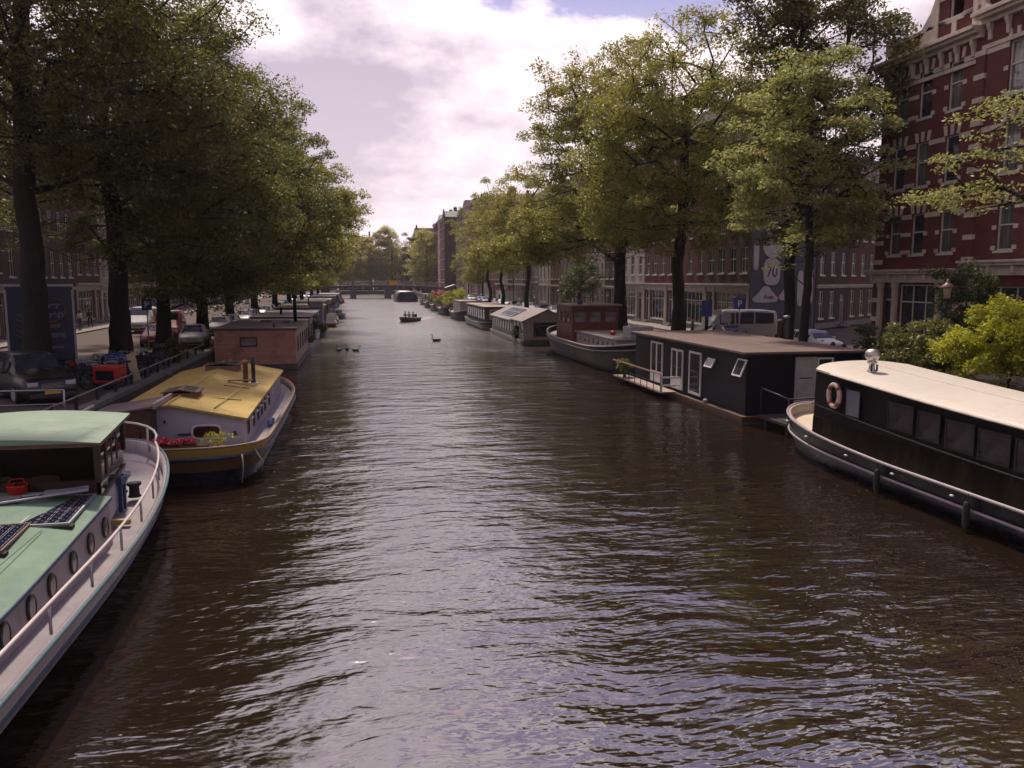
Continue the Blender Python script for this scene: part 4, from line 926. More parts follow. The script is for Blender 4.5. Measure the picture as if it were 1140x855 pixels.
# solar panels, bucket, folded gangway on the roof
CELL=mat('solar cells',(.012,.012,.03),.12,.3,6,spec=.8)
def solar(label,loc,rot,w_=.82,l_=1.35,frame=None,tilt=.1):
    rt=root('solar_panel',label,'solar panel',loc,(tilt,0,rot))
    f=frame or STEEL
    mb=MB().box(-w_/2,-w_/2+.035,-l_/2,l_/2,.06,.10).box(w_/2-.035,w_/2,-l_/2,l_/2,.06,.10).box(-w_/2+.035,w_/2-.035,-l_/2,-l_/2+.035,.06,.10).box(-w_/2+.035,w_/2-.035,l_/2-.035,l_/2,.06,.10).build('frame',f,rt)
    g=MB().box(-w_/2+.03,w_/2-.03,-l_/2+.03,l_/2-.03,.07,.09)
    g.build('cell_sheet',CELL,rt)
    g=MB()
    nx,ny=4,9
    for i in range(nx):
        for j in range(ny):
            x=-w_/2+.06+(w_-.12)*(i+.5)/nx; y=-l_/2+.06+(l_-.12)*(j+.5)/ny
            g.box(x-.07,x-.064,y-.055,y+.055,.0902,.0912).box(x+.064,x+.07,y-.055,y+.055,.0902,.0912)
            g.box(x-.012,x+.012,y+.062,y+.069,.0902,.0915)
    g.build('cell_lines',mat('silver print',(.4,.4,.42),.4),rt)
    for q in ((-w_/2-.05,-w_/2+.25,-l_/2-.04,-l_/2+.1),(w_/2-.25,w_/2+.05,-l_/2-.04,-l_/2+.1),(-w_/2,w_/2,l_/2-.1,l_/2)): MB().box(*q,-.06,.055).build('foot',RUBBER,rt)
    return rt
p=at(66,571,1.62); solar('dark solar panel with silver frame on the green cabin roof, beside the wheelhouse',(p.x,p.y,1.60),R(2),.78,1.6,tilt=.05)
p=at(-12,606,1.55); solar('solar panel with brown wooden frame at the picture edge on the green cabin roof',(p.x,p.y,1.56),R(3),.8,1.3,WOODW,tilt=.03)
p=at(20,552,1.75); mb=MB().lathe([(.14,0),(.17,.28),(.18,.3),(.165,.3),(.14,.02)],(0,0,0),18); mb.tube([(-.17,0,.28),(-.1,0,.4),(.1,0,.4),(.17,0,.28)],.008,5)
o=mb.build('bucket',mat('red plastic',(.45,.02,.012),.4,.1),None,(p.x,p.y,1.66)); tag(o,'red plastic bucket on the green roof beside the wheelhouse','bucket')
rt=root('gangway','grey aluminium folded gangway lying across the green roof before the wheelhouse','gangway',(-6.0,15.1,1.72),R(14))
for s in (-.13,.13): MB().tube([(-1.7,s,.02),(-.5,s,.05),(1.15,s,.16)],.03,6).build('side_rail',STEEL,rt)
mb=MB()
for i in range(9): mb.box(-1.6+i*.32,-1.56+i*.32,-.12,.12,.02+.012*i,.04+.012*i)
mb.build('rung',STEEL,rt); MB().box(.45,1.15,-.12,.12,.14,.17).box(-.35,.1,-.1,.1,.1,.13).build('tread',mat('chequer plate',(.28,.28,.3),.5,metal=.5,bump=.6,bscale=40),rt)
# ---- mustard roofed houseboat
r=root('houseboat','mustard yellow roofed houseboat with lavender cabin wall and ochre banded hull','houseboat',(-5.15,30.4,0),0,GB)
st2=stations(4.8,15.6,.16,3.0,.28,2.3,50)
sh2=lambda t: .95+.14*max(0,(.3-t)/.3)**1.5+.45*max(0,(t-.6)/.4)**2
BROWNH=mat('rusty brown hull',(.10,.045,.015),.7,.3,1.5,dirt=(.03,.02,.02),dirt_amt=.7)
hull(r,st2,sh2,[(-.3,.75,.95,0),(.02,.88,.97,0),(.36,.93,.98,0),(.66,.98,.99,1),(.74,.99,.995,2),(1.0,1,1,3)],[BLACK,BROWNH,BLUE,OCHRE],.22,PINKD,OCHRE,.10)
strake(r,'rubbing_strake',st2,sh2,.72,.04,BLUE,1.0,.997); strake(r,'gunwale',st2,sh2,1.0,.03,mat('faded gunwale',(.26,.19,.12),.6),1.0,1.0)
for o in kids(r):
    if o.name.split('.')[0] in('hull','bulwark'):
        k=len(o.data.materials); o.data.materials.append(mat('greyed topside paint',(.24,.18,.15),.65,.15,1.5,dirt=(.12,.08,.07),dirt_amt=.6))
        for p_ in o.data.polygons:
            if p_.center.y>-5.9 and (o.name.startswith('bulwark') or p_.material_index==3): p_.material_index=k
cx0,cx1=-2.1,1.75; cy0,cy1=-6.2,4.9
mb=MB(); sec=lambda yy,e,rg:[(cx0,yy,.6),(cx1,yy,.6),(cx1,yy,e),(-.25,yy,rg),(cx0,yy,e)]
mb.loft([sec(cy0,1.62,2.04),sec(cy1,1.78,2.2)],0,True,True,True,sm=False); mb.build('cabin',LAV,r)
mb=MB(); o_=.13
def rsec(yy,e,rg): return [(cx0-o_,yy,e-.02),(-.25,yy,rg),(cx1+o_,yy,e-.04),(cx1+o_,yy,e+.02),(-.25,yy,rg+.06),(cx0-o_,yy,e+.04)]
mb.loft([rsec(cy0-.15,1.63,2.05),rsec(cy1+.15,1.79,2.21)],0,True,True,True,sm=False); mb.build('roof',YROOF,r)
mb=MB(); mb.tube([(-.25,cy0-.12,2.125),(-.25,cy1+.1,2.285)],.022,5); mb.tube([(.9,cy0+.3,1.9),(1.15,cy0+4.6,2.0)],.02,5); mb.build('roof_seam',mat('bright ochre ridge',(.5,.36,.14),.6),r)
MB().tube([(.55,-1.9,2.07),(1.35,-1.7,1.92)],.018,5).build('roof_batten',WOODW,r); MB().tube([(.3,-4.2,2.0),(1.4,-3.9,1.83)],.015,5).build('roof_batten',WOODW,r); MB().box(.5,1.35,-.7,-.45,2.06,2.09).build('roof_board',WOODW,r)
# timber shed at the near end
mb=MB(); mb.loft([[(-2.1,-7.0,.7),(-.62,-7.0,.7),(-.62,-5.0,.7),(-2.1,-5.0,.7)],[(-2.1,-7.0,1.86),(-.62,-7.0,2.08),(-.62,-5.0,2.08),(-2.1,-5.0,1.86)]],0,True,True,True,sm=False); mb.box(-1.5,-.9,-7.03,-7.001,.8,1.8,1)
shd=mb.build('shed',[mat('dark tarry timber',(.06,.028,.018),.6,.4,5),WOOD],r)
mb=MB(); mb.loft([[(-2.25,-7.15,1.88),(-.5,-7.15,2.13),(-.5,-4.9,2.13),(-2.25,-4.9,1.88)],[(-2.25,-7.15,1.93),(-.5,-7.15,2.18),(-.5,-4.9,2.18),(-2.25,-4.9,1.93)]],0,True,True,True,sm=False); mb.build('shed_roof',mat('purple brown felt',(.12,.075,.08),.85),shd)
mb=MB(); mb.box(-.52,-.44,-7.1,-4.9,2.1,2.24); mb.build('shed_verge',PINKW,shd)
# front wall details
mb=MB(); mb.ext(rr(.72,1.27,.42,.22,20,4),-6.245,-6.205,'y'); wf=mb.build('window',mat('rounded window rim',(.55,.5,.55),.5),r); mb=MB(); mb.ext(rr(.72,1.27,.36,.165,20,4),-6.252,-6.247,'y'); mb.build('pane',glass('brown room glass',(.035,.012,.01),.15),wf)
MB().box(-.05,.28,-6.32,-6.201,1.20,1.235).build('shelf',IRON,r); MB().lathe([(.045,0),(.05,.1),(.03,.12)],(1.5,-6.27,1.15),10).build('lamp',IRON,r); MB().lathe([(.02,0),(.03,.05),(.02,.08)],(-.4,-6.24,1.55),8).build('hook',IRON,r)
for yy in (-5.3,-4.0,-2.9,-1.9,-.9,.4): 
    win_panel(r,(1.752,yy,1.25),.34,.46,'x',WOOD,BGLASS,.045,.03); MB().ext([(1.76,1.53),(1.9,1.5),(1.9,1.47),(1.76,1.49)],yy-.25,yy+.25,'y').build('window_hood',LAV,r)
# skylights
def skylight(y,z,n=2,w_=.95):
    rt_=MB(); h_=.26
    rt_.loft([[(-.75-.0,y-.45,z-.12),(-.75+w_,y-.45,z-.12),(-.75+w_,y+.45,z-.12),(-.75,y+.45,z-.12)],[(-.75,y-.45,z+.10),(-.75+w_,y-.45,z+.10),(-.75+w_,y+.45,z+.10),(-.75,y+.45,z+.10)]],0,True,True,True,sm=False)
    rt_.loft([[(-.82,y-.5,z+.1),(-.75+w_/2,y-.5,z+.2),(-.68+w_,y-.5,z+.1),(-.68+w_,y-.5,z+.14),(-.75+w_/2,y-.5,z+.24),(-.82,y-.5,z+.14)],[(-.82,y+.5,z+.1),(-.75+w_/2,y+.5,z+.2),(-.68+w_,y+.5,z+.1),(-.68+w_,y+.5,z+.14),(-.75+w_/2,y+.5,z+.24),(-.82,y+.5,z+.14)]],0,True,True,True,sm=False)
    o=rt_.build('skylight',WOODW,r)
    def top(x0,x1,z0,z1): return [(x0,y-.4,z0),(x1,y-.4,z1),(x1,y+.4,z1),(x0,y+.4,z0)]
    a=-.82;c_=-.75+w_/2;e=-.68+w_
    zz=lambda x: z+.146+.1*(1-abs(x-c_)/(c_-a))
    g=MB().face(top(a+.12,c_-.08,zz(a+.12),zz(c_-.08))).face(top(c_+.08,e-.12,zz(c_+.08),zz(e-.12))); g.build('pane',glass('dusty green glass',(.05,.07,.055),.2),o,weld=False)
skylight(-4.3,2.1); skylight(2.6,2.22,w_=1.2)
mb=MB().lathe([(.09,0),(.09,.7),(.13,.7),(.13,.8),(.02,.84)],(1.0,.1,1.9),12); mb.build('chimney_pipe',mat('rusty flue',(.20,.11,.07),.7),r)
mb=MB().lathe([(.10,0),(.10,.12),(.07,.14),(.07,.75),(.10,.77),(.07,.8),(.05,1.0)],(1.3,-.1,1.86),12); mb.build('chimney_pipe',IRON,r); MB().box(1.15,1.45,-.25,.05,1.8,1.93).build('flue_base',WHITE,r)
mb=MB(); 
mb.tube([(1.86,-7.55,.85),(1.9,-7.66,.5),(1.84,-7.6,.05)],.018,5); mb.tube([(2.12,-7.0,.9),(2.36,-7.1,.5),(2.3,-7.0,.2)],.018,5); mb.build('fender_rope',mat('pale rope',(.35,.3,.27),.9),r)
mb=MB(); 
for k in range(3): mb.tube([(2.0+.03*k,-2.3-.3*k,.82),(2.1,-2.0-.25*k,.9),(2.12,-1.6-.2*k,.8)],.04,6)
o=mb.build('blue_rope',mat('blue rope',(.05,.14,.42),.7),None,(-5.15,30.4,0)); tag(o,'blue rope bundle on the side deck of the mustard roofed houseboat','rope')
# flower box
rt=root('flower_box','long box of crimson flowers along the stern rail of the mustard roofed houseboat','flower box',(-5.15,22.85,0))
MB().box(-2.1,.95,.08,.32,.86,1.12).build('box',WOODW,rt)
rng=np.random.default_rng(5)
c=np.stack([rng.uniform(-2.1,.6,90),rng.uniform(.02,.36,90),rng.uniform(1.13,1.24,90)],1); link('foliage',leaf_mesh('foliage',c,22,.12,.07,LEAF_MID,rng),rt)
c[:,2]+=.05; link('blossom',leaf_mesh('blossom',c,40,.11,.06,PETAL,rng,droop=.1,asp=.9),rt)
rt=root('flower_pot','small pot of yellow flowers by the lavender cabin wall','flower pot',(-3.95,23.2,.75))
MB().lathe([(.13,0),(.17,.28),(.15,.28)],(0,0,0),12).build('pot',mat('terracotta pots',(.25,.10,.06)),rt)
c=rng.normal(0,.13,(18,3)); c[:,0]*=1.6; c[:,2]=np.abs(c[:,2])+.36; link('foliage',leaf_mesh('foliage',c,30,.13,.07,LEAF_LIME,rng),rt)
# ---- pink houseboat
PINK=planks('dusky pink boards',(.56,.28,.215),.16,'z',.10,.8,.05,dirt=(.22,.12,.10))
PINKP=mat('pale pink cladding',(.44,.32,.28),.75,.1,1.2,dirt=(.2,.13,.12),dirt_amt=.5)
CONC=mat('dark concrete hull',(.10,.08,.075),.85,.25,1.5,dirt=(.03,.03,.03),dirt_amt=.8)
FELT=mat('brown grey roofing felt',(.17,.13,.12),.9,.18,.8,dirt=(.09,.06,.055),dirt_amt=.7,streak=False)
def flat_houseboat(label,loc,W_,L_,H_,wall,roofm,side,hullm=None,wins=6,end_window=True,winm=None,rot=0,group=None,lip=.12,hh=.32,side_wall=None,wall_h=None,taper=0):
    """box houseboat on a concrete or steel hull; side = +1 canal side at +x"""
    hullm=hullm or CONC
    r=root('houseboat',label,'houseboat',loc,rot,group)
    mb=MB(); st_=stations(W_+.3,L_+.5+taper*2,.06+.1*(taper>0),5 if not taper else 2.2,.06+.1*(taper>0),5 if not taper else 2.2,30)
    s_=lambda t: hh
    rings=[loop(st_,.96,.98,lambda t:-.4),loop(st_,1,1,lambda t:hh)]
    mb.loft(rings,0,True,False,True); mb.build('hull',hullm,r)
    mb=MB().box(-W_/2,W_/2,-L_/2,L_/2,hh+.002,H_-.003); mb.build('wall',wall,r)
    if side_wall:
        x=side*W_/2; MB().box(min(x,x+side*.03),max(x,x+side*.03),-L_/2+.02,L_/2-.02,hh+.01,H_-.02).build('side_cladding',side_wall,r)
    mb=MB().box(-W_/2-lip,W_/2+lip,-L_/2-lip,L_/2+lip,H_,H_+.10).box(-W_/2-lip-.02,W_/2+lip+.02,-L_/2-lip-.02,L_/2+lip+.02,H_+.02,H_+.075,1); mb.build('roof',[roofm,WOOD],r)
    xo=side*(W_/2+(.035 if side_wall else .002))
    for i in range(wins):
        yy=-L_/2+L_*(i+.7)/(wins+.4); win_panel(r,(xo,yy,H_*.5+.25),.75 if wins<8 else .5,H_*.42,'x',winm or WOOD,BGLASS,.06,.04,sign=side)
    if end_window: win_panel(r,(-W_*.08,-L_/2-.003,H_*.5+.5),1.05,.62,'y',winm or WOOD,glass('pale blind glass',(.12,.11,.12),.3),.09,.04,sign=-1)
    return r
r=flat_houseboat('dusky pink boarded houseboat with flat felt roof and small end window','' or (-6.55,59.2,0),4.9,12.4,2.5,PINK,FELT,1,wins=5,group=GB,side_wall=PINKP)
MB().lathe([(.13,0),(.13,1.75),(.2,1.75),(.2,1.95),(.16,2.0)],(1.9,1.6,2.55),12).build('chimney_pipe',IRON,r)
MB().box(1.2,1.6,.2,.6,2.6,2.75).box(-.6,.2,2,2.6,2.6,2.72).build('roof_vent',FELT,r); MB().lathe([(.05,0),(.05,.25)],(1.1,-5.4,2.6),8).build('vent_pipe',IRON,r)
MB().box(2.3,2.36,-6.1,-6.0,.4,2.4).build('corner_post',PINKP,r)
r=flat_houseboat('pale grey houseboat with flat light roof beyond the pink houseboat',(-6.4,76.5,0),4.6,16,2.55,mat('pale grey pink boards',(.36,.31,.31),.75,.1),mat('light grey felt',(.30,.27,.26),.9,.12,.6),1,PINKW,wins=6,group=GB,hh=.6,taper=1.0,winm=WOOD)
MB().lathe([(.1,0),(.1,.6),(.16,.62),(.05,.7)],(-.4,-3,2.6),10).build('vent_pipe',IRON,r)
r=flat_houseboat('houseboat with mossy roof and tall grey end box, beyond the pale grey houseboat',(-6.3,92.5,0),4.6,13,2.7,mat('brown red boards',(.16,.06,.05),.8),mat('mossy roof felt',(.19,.17,.10),.95,.3,.5),1,wins=4,group=GB)
MB().box(1.2,2.5,-6.6,-4.4,.35,3.35).build('end_box',mat('grey lavender panel',(.30,.28,.32),.7,.08),r); MB().box(1.15,2.55,-6.65,-4.35,3.35,3.43).build('end_box_roof',ZINC,r)
MB().lathe([(.08,0),(.08,.8)],(.6,2,2.8),8).build('vent_pipe',IRON,r)
for i,(yy,L_,H_,c1,rf,lb) in enumerate([(107,12,2.5,(.30,.28,.26),(.3,.28,.25),'low grey flat roofed houseboat before the flag boat'),(122,13,2.6,(.10,.06,.05),(.33,.27,.2),'dark houseboat with tan roof behind the small launches'),(138,14,2.4,(.32,.3,.3),(.25,.23,.22),'pale flat houseboat past the flag boat'),(155,13,2.6,(.12,.10,.12),(.3,.27,.25),'dark walled houseboat well past the flag boat'),(172,14,2.4,(.3,.25,.22),(.22,.2,.2),'tan walled houseboat far along the truck side quay'),(190,14,2.5,(.2,.2,.22),(.3,.28,.27),'grey houseboat second before the far bridge'),(208,14,2.4,(.3,.28,.25),(.2,.18,.17),'last pale houseboat before the far bridge on the flag side')]):
    flat_houseboat(lb,(-6.9,yy,0),4.2,L_,H_,mat('hb wall %d'%i,c1,.8),mat('hb roof %d'%i,rf,.9),1,wins=5,group=GB)
# shrub at the end of the pink boat
shrub('dark bushy plants in tubs between the pink and the grey houseboat',(-4.3,67.1,.3),[(0,0,.9,.6,.9,.9,30)],LEAF_HEDGE,90,.14,.35,51,'tub_plant'); shrub('dark round bush on the bow of the pale grey houseboat',(-4.0,73.5,.9),[(0,0,.8,.5,.8,.8,26)],LEAF_HEDGE,90,.14,.3,52,'tub_plant'); shrub('grassy plants on the stern by the tall grey end box',(-3.8,84.6,.3),[(0,0,.5,.35,.6,.5,20)],LEAF_OLIVE,80,.14,.25,53,'tub_plant')
# ---- small launches and the flag boat
def launch(label,loc,L_,B_,hm,im,rot=0,cabin=None,group=None,name='launch'):
    r=root(name,label,'boat',loc,rot,group); s=stations(B_,L_,.12,3,.6,1.9,24); shl=lambda t:.55+.25*max(0,(t-.5)*2)**2
    hull(r,s,shl,[(-.3,.6,.9,0),(.05,.85,.97,0),(.75,.98,.99,0),(1,1,1,1)],[hm,RAILW],.22,im,im,.05)
    strake(r,'gunwale',s,shl,1,.03,RAILW)
    if cabin:
        MB().ext([(-L_*.08,.35),(-L_*.05,1.25),(L_*.14,1.2),(L_*.3,.6),(L_*.3,.35)],-B_*.32,B_*.32,'x').build('cuddy',cabin,r,bev=.04)
        MB().ext([(-L_*.04,1.0),(L_*.05,1.0),(L_*.05,.8),(-L_*.04,.8)],-B_*.325,B_*.325,'x').build('pane',BGLASS,r)
    else: MB().box(-B_*.38,B_*.38,-L_*.1,-L_*.04,.42,.5).box(-B_*.38,B_*.38,L_*.12,L_*.17,.42,.5).build('thwart',WOODW,r)
    return r
launch('red hulled launch with white cabin beside the houseboats',(-3.75,101.5,0),5.5,1.9,mat('red boat paint',(.3,.03,.02),.4),PINKD,0,WHITE)
launch('small white launch with open deck, ahead of the red hulled one',(-3.7,108.5,0),5,1.8,WHITE,WOODW,.05,WHITE)
launch('brown wooden rowing boat ahead of the white launch',(-3.8,114.6,0),4.6,1.7,WOOD,WOODW,0)
fb=launch('dark blue tug shaped boat flying the striped flag at its stern',(-3.6,124,0),9,2.9,mat('dark blue hull',(.02,.025,.05),.4),PINKD,math.pi,mat('dark cabin paint',(.04,.04,.06),.5),name='flag_boat')
fr_=root('flag','red white and blue striped flag on a slanting staff over the water','flag',(-3.2,119.3,.9))
MB().tube([(0,0,-.1),(.45,-.3,2.9)],.04,6).build('flagstaff',WOODW,fr_)
for k,cc in enumerate(((.55,.03,.03),(.75,.73,.72),(.03,.05,.22))):
    rings=[]
    for i in range(11):
        u=i/10; off=.15*math.sin(u*7)*u
        # cloth hangs from the staff, falling down away from it
        def q(v): return (.44+1.25*u*.55+ .0*v -.62*v*1.0, -.3+off, 2.85-1.45*u*.9-.95*v*.35)
        a=q(k/3.0); b2=q((k+1)/3.0); rings.append([a,b2,(b2[0],b2[1]+.02,b2[2]),(a[0],a[1]+.02,a[2])])
    MB().loft(rings,0,True,True,True).build('stripe',mat('flag %d'%k,cc,.8,.05),fr_)
# ---- cream roofed boat, mural side, nearest
r=root('barge','black hulled barge with long cream roof, lifebuoy and white cap rail','barge',(15.65,15.4,0),0,GBR)
st3=stations(4.7,20.7,.35,2.2,.25,2.3,60)
sh3=lambda t: .86+.48*max(0,(t-.62)/.38)**1.6
BLK2=mat('weathered black cabin paint',(.008,.007,.010),.5,.3,1.4,dirt=(.20,.16,.11),dirt_amt=.0,spec=.1)
BLKW=mat('chalky weathered black paint',(.006,.005,.005),.75,.5,1.4,dirt=(.07,.055,.04),dirt_amt=.4,spec=.06)
CREAMI=mat('cream bulwark paint',(.60,.50,.37),.6,.06,1,dirt=(.4,.3,.2),dirt_amt=.4)
hull(r,st3,sh3,[(-.35,.7,.93,0),(.02,.86,.968,0),(.45,.955,.985,0),(.52,.965,.987,0),(.97,.998,.999,0),(1,1,1,0)],[BLACK],.34,CREAMI,CREAMI,.08)
strake(r,'cap_rail',st3,sh3,1.0,.042,PINKW,1.0,1.0); strake(r,'rubbing_strake',st3,sh3,.56,.036,PINKW,.985,.992)
cwx=1.58; ce=7.75
def rz(y): return 2.40+.42*max(0,(y+1)/8.75)**1.4
ys=[-9+ (ce+9)*i/16 for i in range(17)]
mb=MB(); rings=[]
for y in ys: rings.append([(-cwx,y,.55),(cwx,y,.55),(cwx-.04,y,rz(y)),(-cwx+.04,y,rz(y))])
mb.loft(rings,0,True,True,True,sm=False); mb.build('cabin',BLK2,r)
mb=MB(); rings=[]
for i,y in enumerate(ys): 
    yy=y+(.12 if i==16 else 0); rings.append([(-cwx-.02,yy*1.0,.56),(-cwx-.001,yy,1.35-.1*(1-i/16)),(-cwx+.03,yy,1.36-.1*(1-i/16)),(-cwx+.03,yy,.56)])
rings=[[(p[0],min(p[1],ce+.0),p[2]) for p in q] for q in rings]
mb.loft(rings,0,True,True,True,sm=False); mb.build('coaming',BLKW,r)
mb=MB(); rings=[]
def rsec3(y,w_,dz=0):
    o=[(-w_,y,rz(y)+.002+dz)]
    o+=[(w_*math.sin(a),y,rz(y)+.06+.17*math.cos(a)+dz) for a in [(-.5+k/12)*math.pi*.999 for k in range(13)]]
    return o+[(w_,y,rz(y)+.002+dz)]
for y in ys[:-1]: rings.append(rsec3(y,cwx+.13))
rings.append(rsec3(ce-.25,cwx+.13)); rings.append(rsec3(ce+.12,cwx-.18))
mb.loft(rings,0,True,True,True,sm=False); mb.build('roof',CREAM,r,weld=False)
mb=MB(); mb.tube([(0,ys[0],rz(ys[0])+.235)]+[(0,y,rz(y)+.235) for y in ys[1:]],.014,4); mb.tube([(-cwx-.12,y,rz(y)+.03) for y in ys[:-1]],.03,5,m=1); mb.build('roof_seam',[mat('cream joint',(.55,.48,.38),.7),mat('cream edge strip',(.66,.6,.52),.5)],r)
for (pa,pb,kind) in ((945,964,'panel'),(964,992,'dark'),(994,1025,'glass'),(1028,1056,'glass'),(1060,1096,'glass'),(1098,1138,'glass'),(1141,1185,'glass'),(1190,1240,'glass')):
    xw=15.65-cwx; ya=yat(pa,xw)-15.4; yb=yat(pb,xw)-15.4; y_=(ya+yb)/2; w_=abs(ya-yb)-.05
    h_=.86 if kind!='glass' else .74
    zc=rz(y_)-.22-h_/2
    if kind=='dark': continue
    win_panel(r,(-cwx-.004,y_,zc),w_,h_,'x',IRON if kind=='glass' else BLACK,glass('dim curtained boat glass',(.028,.026,.03),.15) if kind=='glass' else mat('grey blue hatch paint',(.12,.125,.15),.5),.05,.035,sign=-1,name='window' if kind=='glass' else 'side_hatch')
mb=MB(); mb.tube([(-cwx-.05,y,rz(y)-1.08) for y in ys if y>-8],.02,5); mb.build('sill_strip',BLACK,r)
for t_ in (.93,.83,.72,.62,.53,.42,.3,.15):
    i=min(range(len(st3)),key=lambda k:abs(st3[k][2]-t_)); h_,y_,tt=st3[i]
    MB().ball((-h_-.02,y_,sh3(tt)*.80),.045,0,8,5,(1,1.6,.7)).build('fairlead',WHITE,r)
for t_ in (.66,.50,.36):
    i=min(range(len(st3)),key=lambda k:abs(st3[k][2]-t_)); h_,y_,tt=st3[i]
    fd=MB(); fd.lathe([(.03,.0),(.06,.03),(.075,.1),(.075,.52),(.06,.6),(.03,.62)],(-h_-.08,y_,.08),12); fd.tube([(-h_-.08,y_,.69),(-h_-.05,y_,sh3(tt)+.02)],.012,5); fd.build('fender',RUBBER,r)
lb=root('lifebuoy','pale ring lifebuoy hanging on the black cabin wall of the cream roofed barge','lifebuoy',(15.65-cwx-.09,yat(933,14.0),2.16),(0,0,0))
mb=MB(); P=[(0,.28*math.cos(2*math.pi*k/32),.33*math.sin(2*math.pi*k/32)) for k in range(32)]
mb.tube(P,.072,10,closed=True); mb.build('ring',mat('sun bleached pink white foam',(.50,.38,.33),.7,.1,4,dirt=(.3,.16,.12),dirt_amt=.5),lb)
for a in (45,135,225,315):
    aa=[R(a+d) for d in (-14,0,14)]; MB().tube([(0,.28*math.cos(x),.33*math.sin(x)) for x in aa],.078,10).build('band',mat('faded red band',(.22,.07,.05),.7),lb)
p=at(970,419,2.78)
mb=MB().lathe([(.13,0),(.13,.05),(.09,.08),(.085,.24),(.15,.28),(.15,.31),(.1,.33)],(p.x,p.y,rz(p.y-15.4)+.20),16,0); 
mb.lathe([(.10,.33),(.18,.40),(.215,.50),(.20,.60),(.13,.67),(.03,.69)],(p.x,p.y,rz(p.y-15.4)+.20),16,0)
mb.v=[(a-15.65,b-15.4,c) for a,b,c in mb.v]; mb.build('roof_vent',CHROME,r)
mb=MB()
for x in (-.09,.09): mb.box(p.x-15.65+x-.025,p.x-15.65+x+.025,p.y-15.4-.13,p.y-15.4-.1,rz(p.y-15.4)+.24,rz(p.y-15.4)+.44)
mb.build('vent_slot',IRON,r)
# ---- black flat houseboat
NAVY=planks('blue black boards',(.007,.007,.014),.17,'z',.35,.6,.10)
DECKP=planks('weathered roof boards',(.165,.12,.108),.35,'x',.16,.9,.03,dirt=(.13,.09,.08))
hx0,hx1,hy0,hy1=14.85,19.85,29.3,42.3
r=root('houseboat','low black boarded houseboat with flat weathered roof and white framed doors','houseboat',((hx0+hx1)/2,(hy0+hy1)/2,0),0,GBR)
cx,cy_=(hx0+hx1)/2,(hy0+hy1)/2; W2,L2=(hx1-hx0)/2,(hy1-hy0)/2
MB().box(-W2-.25,W2-.1,-L2-.3,L2+.25,-.5,.28).build('hull',CONC,r,bev=.04); MB().box(-W2-.3,-W2-.2,-L2-.32,L2+.25,.15,.3).box(-W2-.3,W2,-L2-.36,-L2-.28,.15,.3).build('rubbing_strake',WOOD,r)
MB().box(-W2,W2,-L2,L2,.282,2.66).build('wall',NAVY,r)
MB().box(-W2-.22,W2+.1,-L2-.22,L2+.3,2.74,2.82).box(-W2-.2,W2+.08,-L2-.2,L2+.28,2.662,2.738,1).build('roof',[DECKP,BLACK],r)
def doorpair(ya,yb,z0,z1,leafs=2,open_=0):
    y_=(ya+yb)/2-cy_; w_=abs(ya-yb); h_=z1-z0
    t=.09; mb=MB(); X=-W2
    mb.box(X-.06,X-.002,y_-w_/2,y_-w_/2+t,z0,z1).box(X-.06,X-.002,y_+w_/2-t,y_+w_/2,z0,z1).box(X-.06,X-.002,y_-w_/2+t,y_+w_/2-t,z1-t,z1).box(X-.06,X-.002,y_-w_/2+t,y_+w_/2-t,z0,z0+t*1.2)
    for k in range(1,leafs): yy=y_-w_/2+w_*k/leafs; mb.box(X-.055,X-.002,yy-.06,yy+.06,z0+t*1.2,z1-t)
    if leafs>1: mb.box(X-.05,X-.03,y_-w_/2+t,y_+w_/2-t,z0+t*1.2,z0+.55)
    o=mb.build('french_door',WHITE,r); MB().box(X-.03,X-.004,y_-w_/2+t*.5,y_+w_/2-t*.5,z0+.05,z1-.05).build('pane',BGLASS,o)
Yc=lambda px: yat(px,hx0)
doorpair(Yc(726),Yc(739),.45,2.5,2); doorpair(Yc(749),Yc(762),.45,2.35,2); doorpair(Yc(769),Yc(782.5),.45,2.4,1)
def tiltwin(pa,pb,zt,h_,ang_):
    y_=(Yc(pa)+Yc(pb))/2-cy_; w_=abs(Yc(pa)-Yc(pb)); o=root('window',None,None,(-W2-.01,y_,zt),(0,ang_,0)); o.parent=r
    mb=MB(); t=.06; mb.box(-.05,0,-w_/2,-w_/2+t,-h_,0).box(-.05,0,w_/2-t,w_/2,-h_,0).box(-.05,0,-w_/2+t,w_/2-t,-t,0).box(-.05,0,-w_/2+t,w_/2-t,-h_,-h_+t)
    mb.build('sash',WHITE,o); MB().box(-.03,-.02,-w_/2+t*.5,w_/2-t*.5,-h_+.02,-.02).build('pane',BGLASS,o)
tiltwin(790,798.5,2.25,.42,R(28)); tiltwin(824,834,2.5,.72,R(22))
# near end door and window
X=lambda px:(hy0)*math.tan(math.atan((px-570)/900)+YAW)-cx
mb=MB().box(X(889),X(908),-L2-.05,-L2-.002,.4,2.5).box(X(889)-.08,X(889),-L2-.07,-L2-.002,.3,2.58).box(X(908),X(908)+.08,-L2-.07,-L2-.002,.3,2.58).box(X(889),X(908),-L2-.07,-L2-.002,2.5,2.58).box(X(889)+.1,X(908)-.1,-L2-.06,-L2-.051,1.72,1.76,1)
mb.build('door',[mat('grey white door paint',(.33,.32,.31),.6),IRON],r)
win_panel(r,((X(908)+X(929))/2+.06,-L2-.003,2.17),abs(X(929)-X(908))-.12,.75,'y',WHITE,BGLASS,.07,.05,sign=-1)
for k,(px_,h_) in enumerate(((868,.75),(875,.95))):
    p=at(px_,374,2.86); MB().lathe([(.14,0),(.14,h_),(.17,h_),(.17,h_+.1),(.04,h_+.13)],(p.x-cx,p.y-cy_,2.8),12).build('chimney_pipe',[mat('purple brown flue',(.10,.06,.07),.6),STEEL][k],r)
mb=MB(); p=at(880,378,2.86)
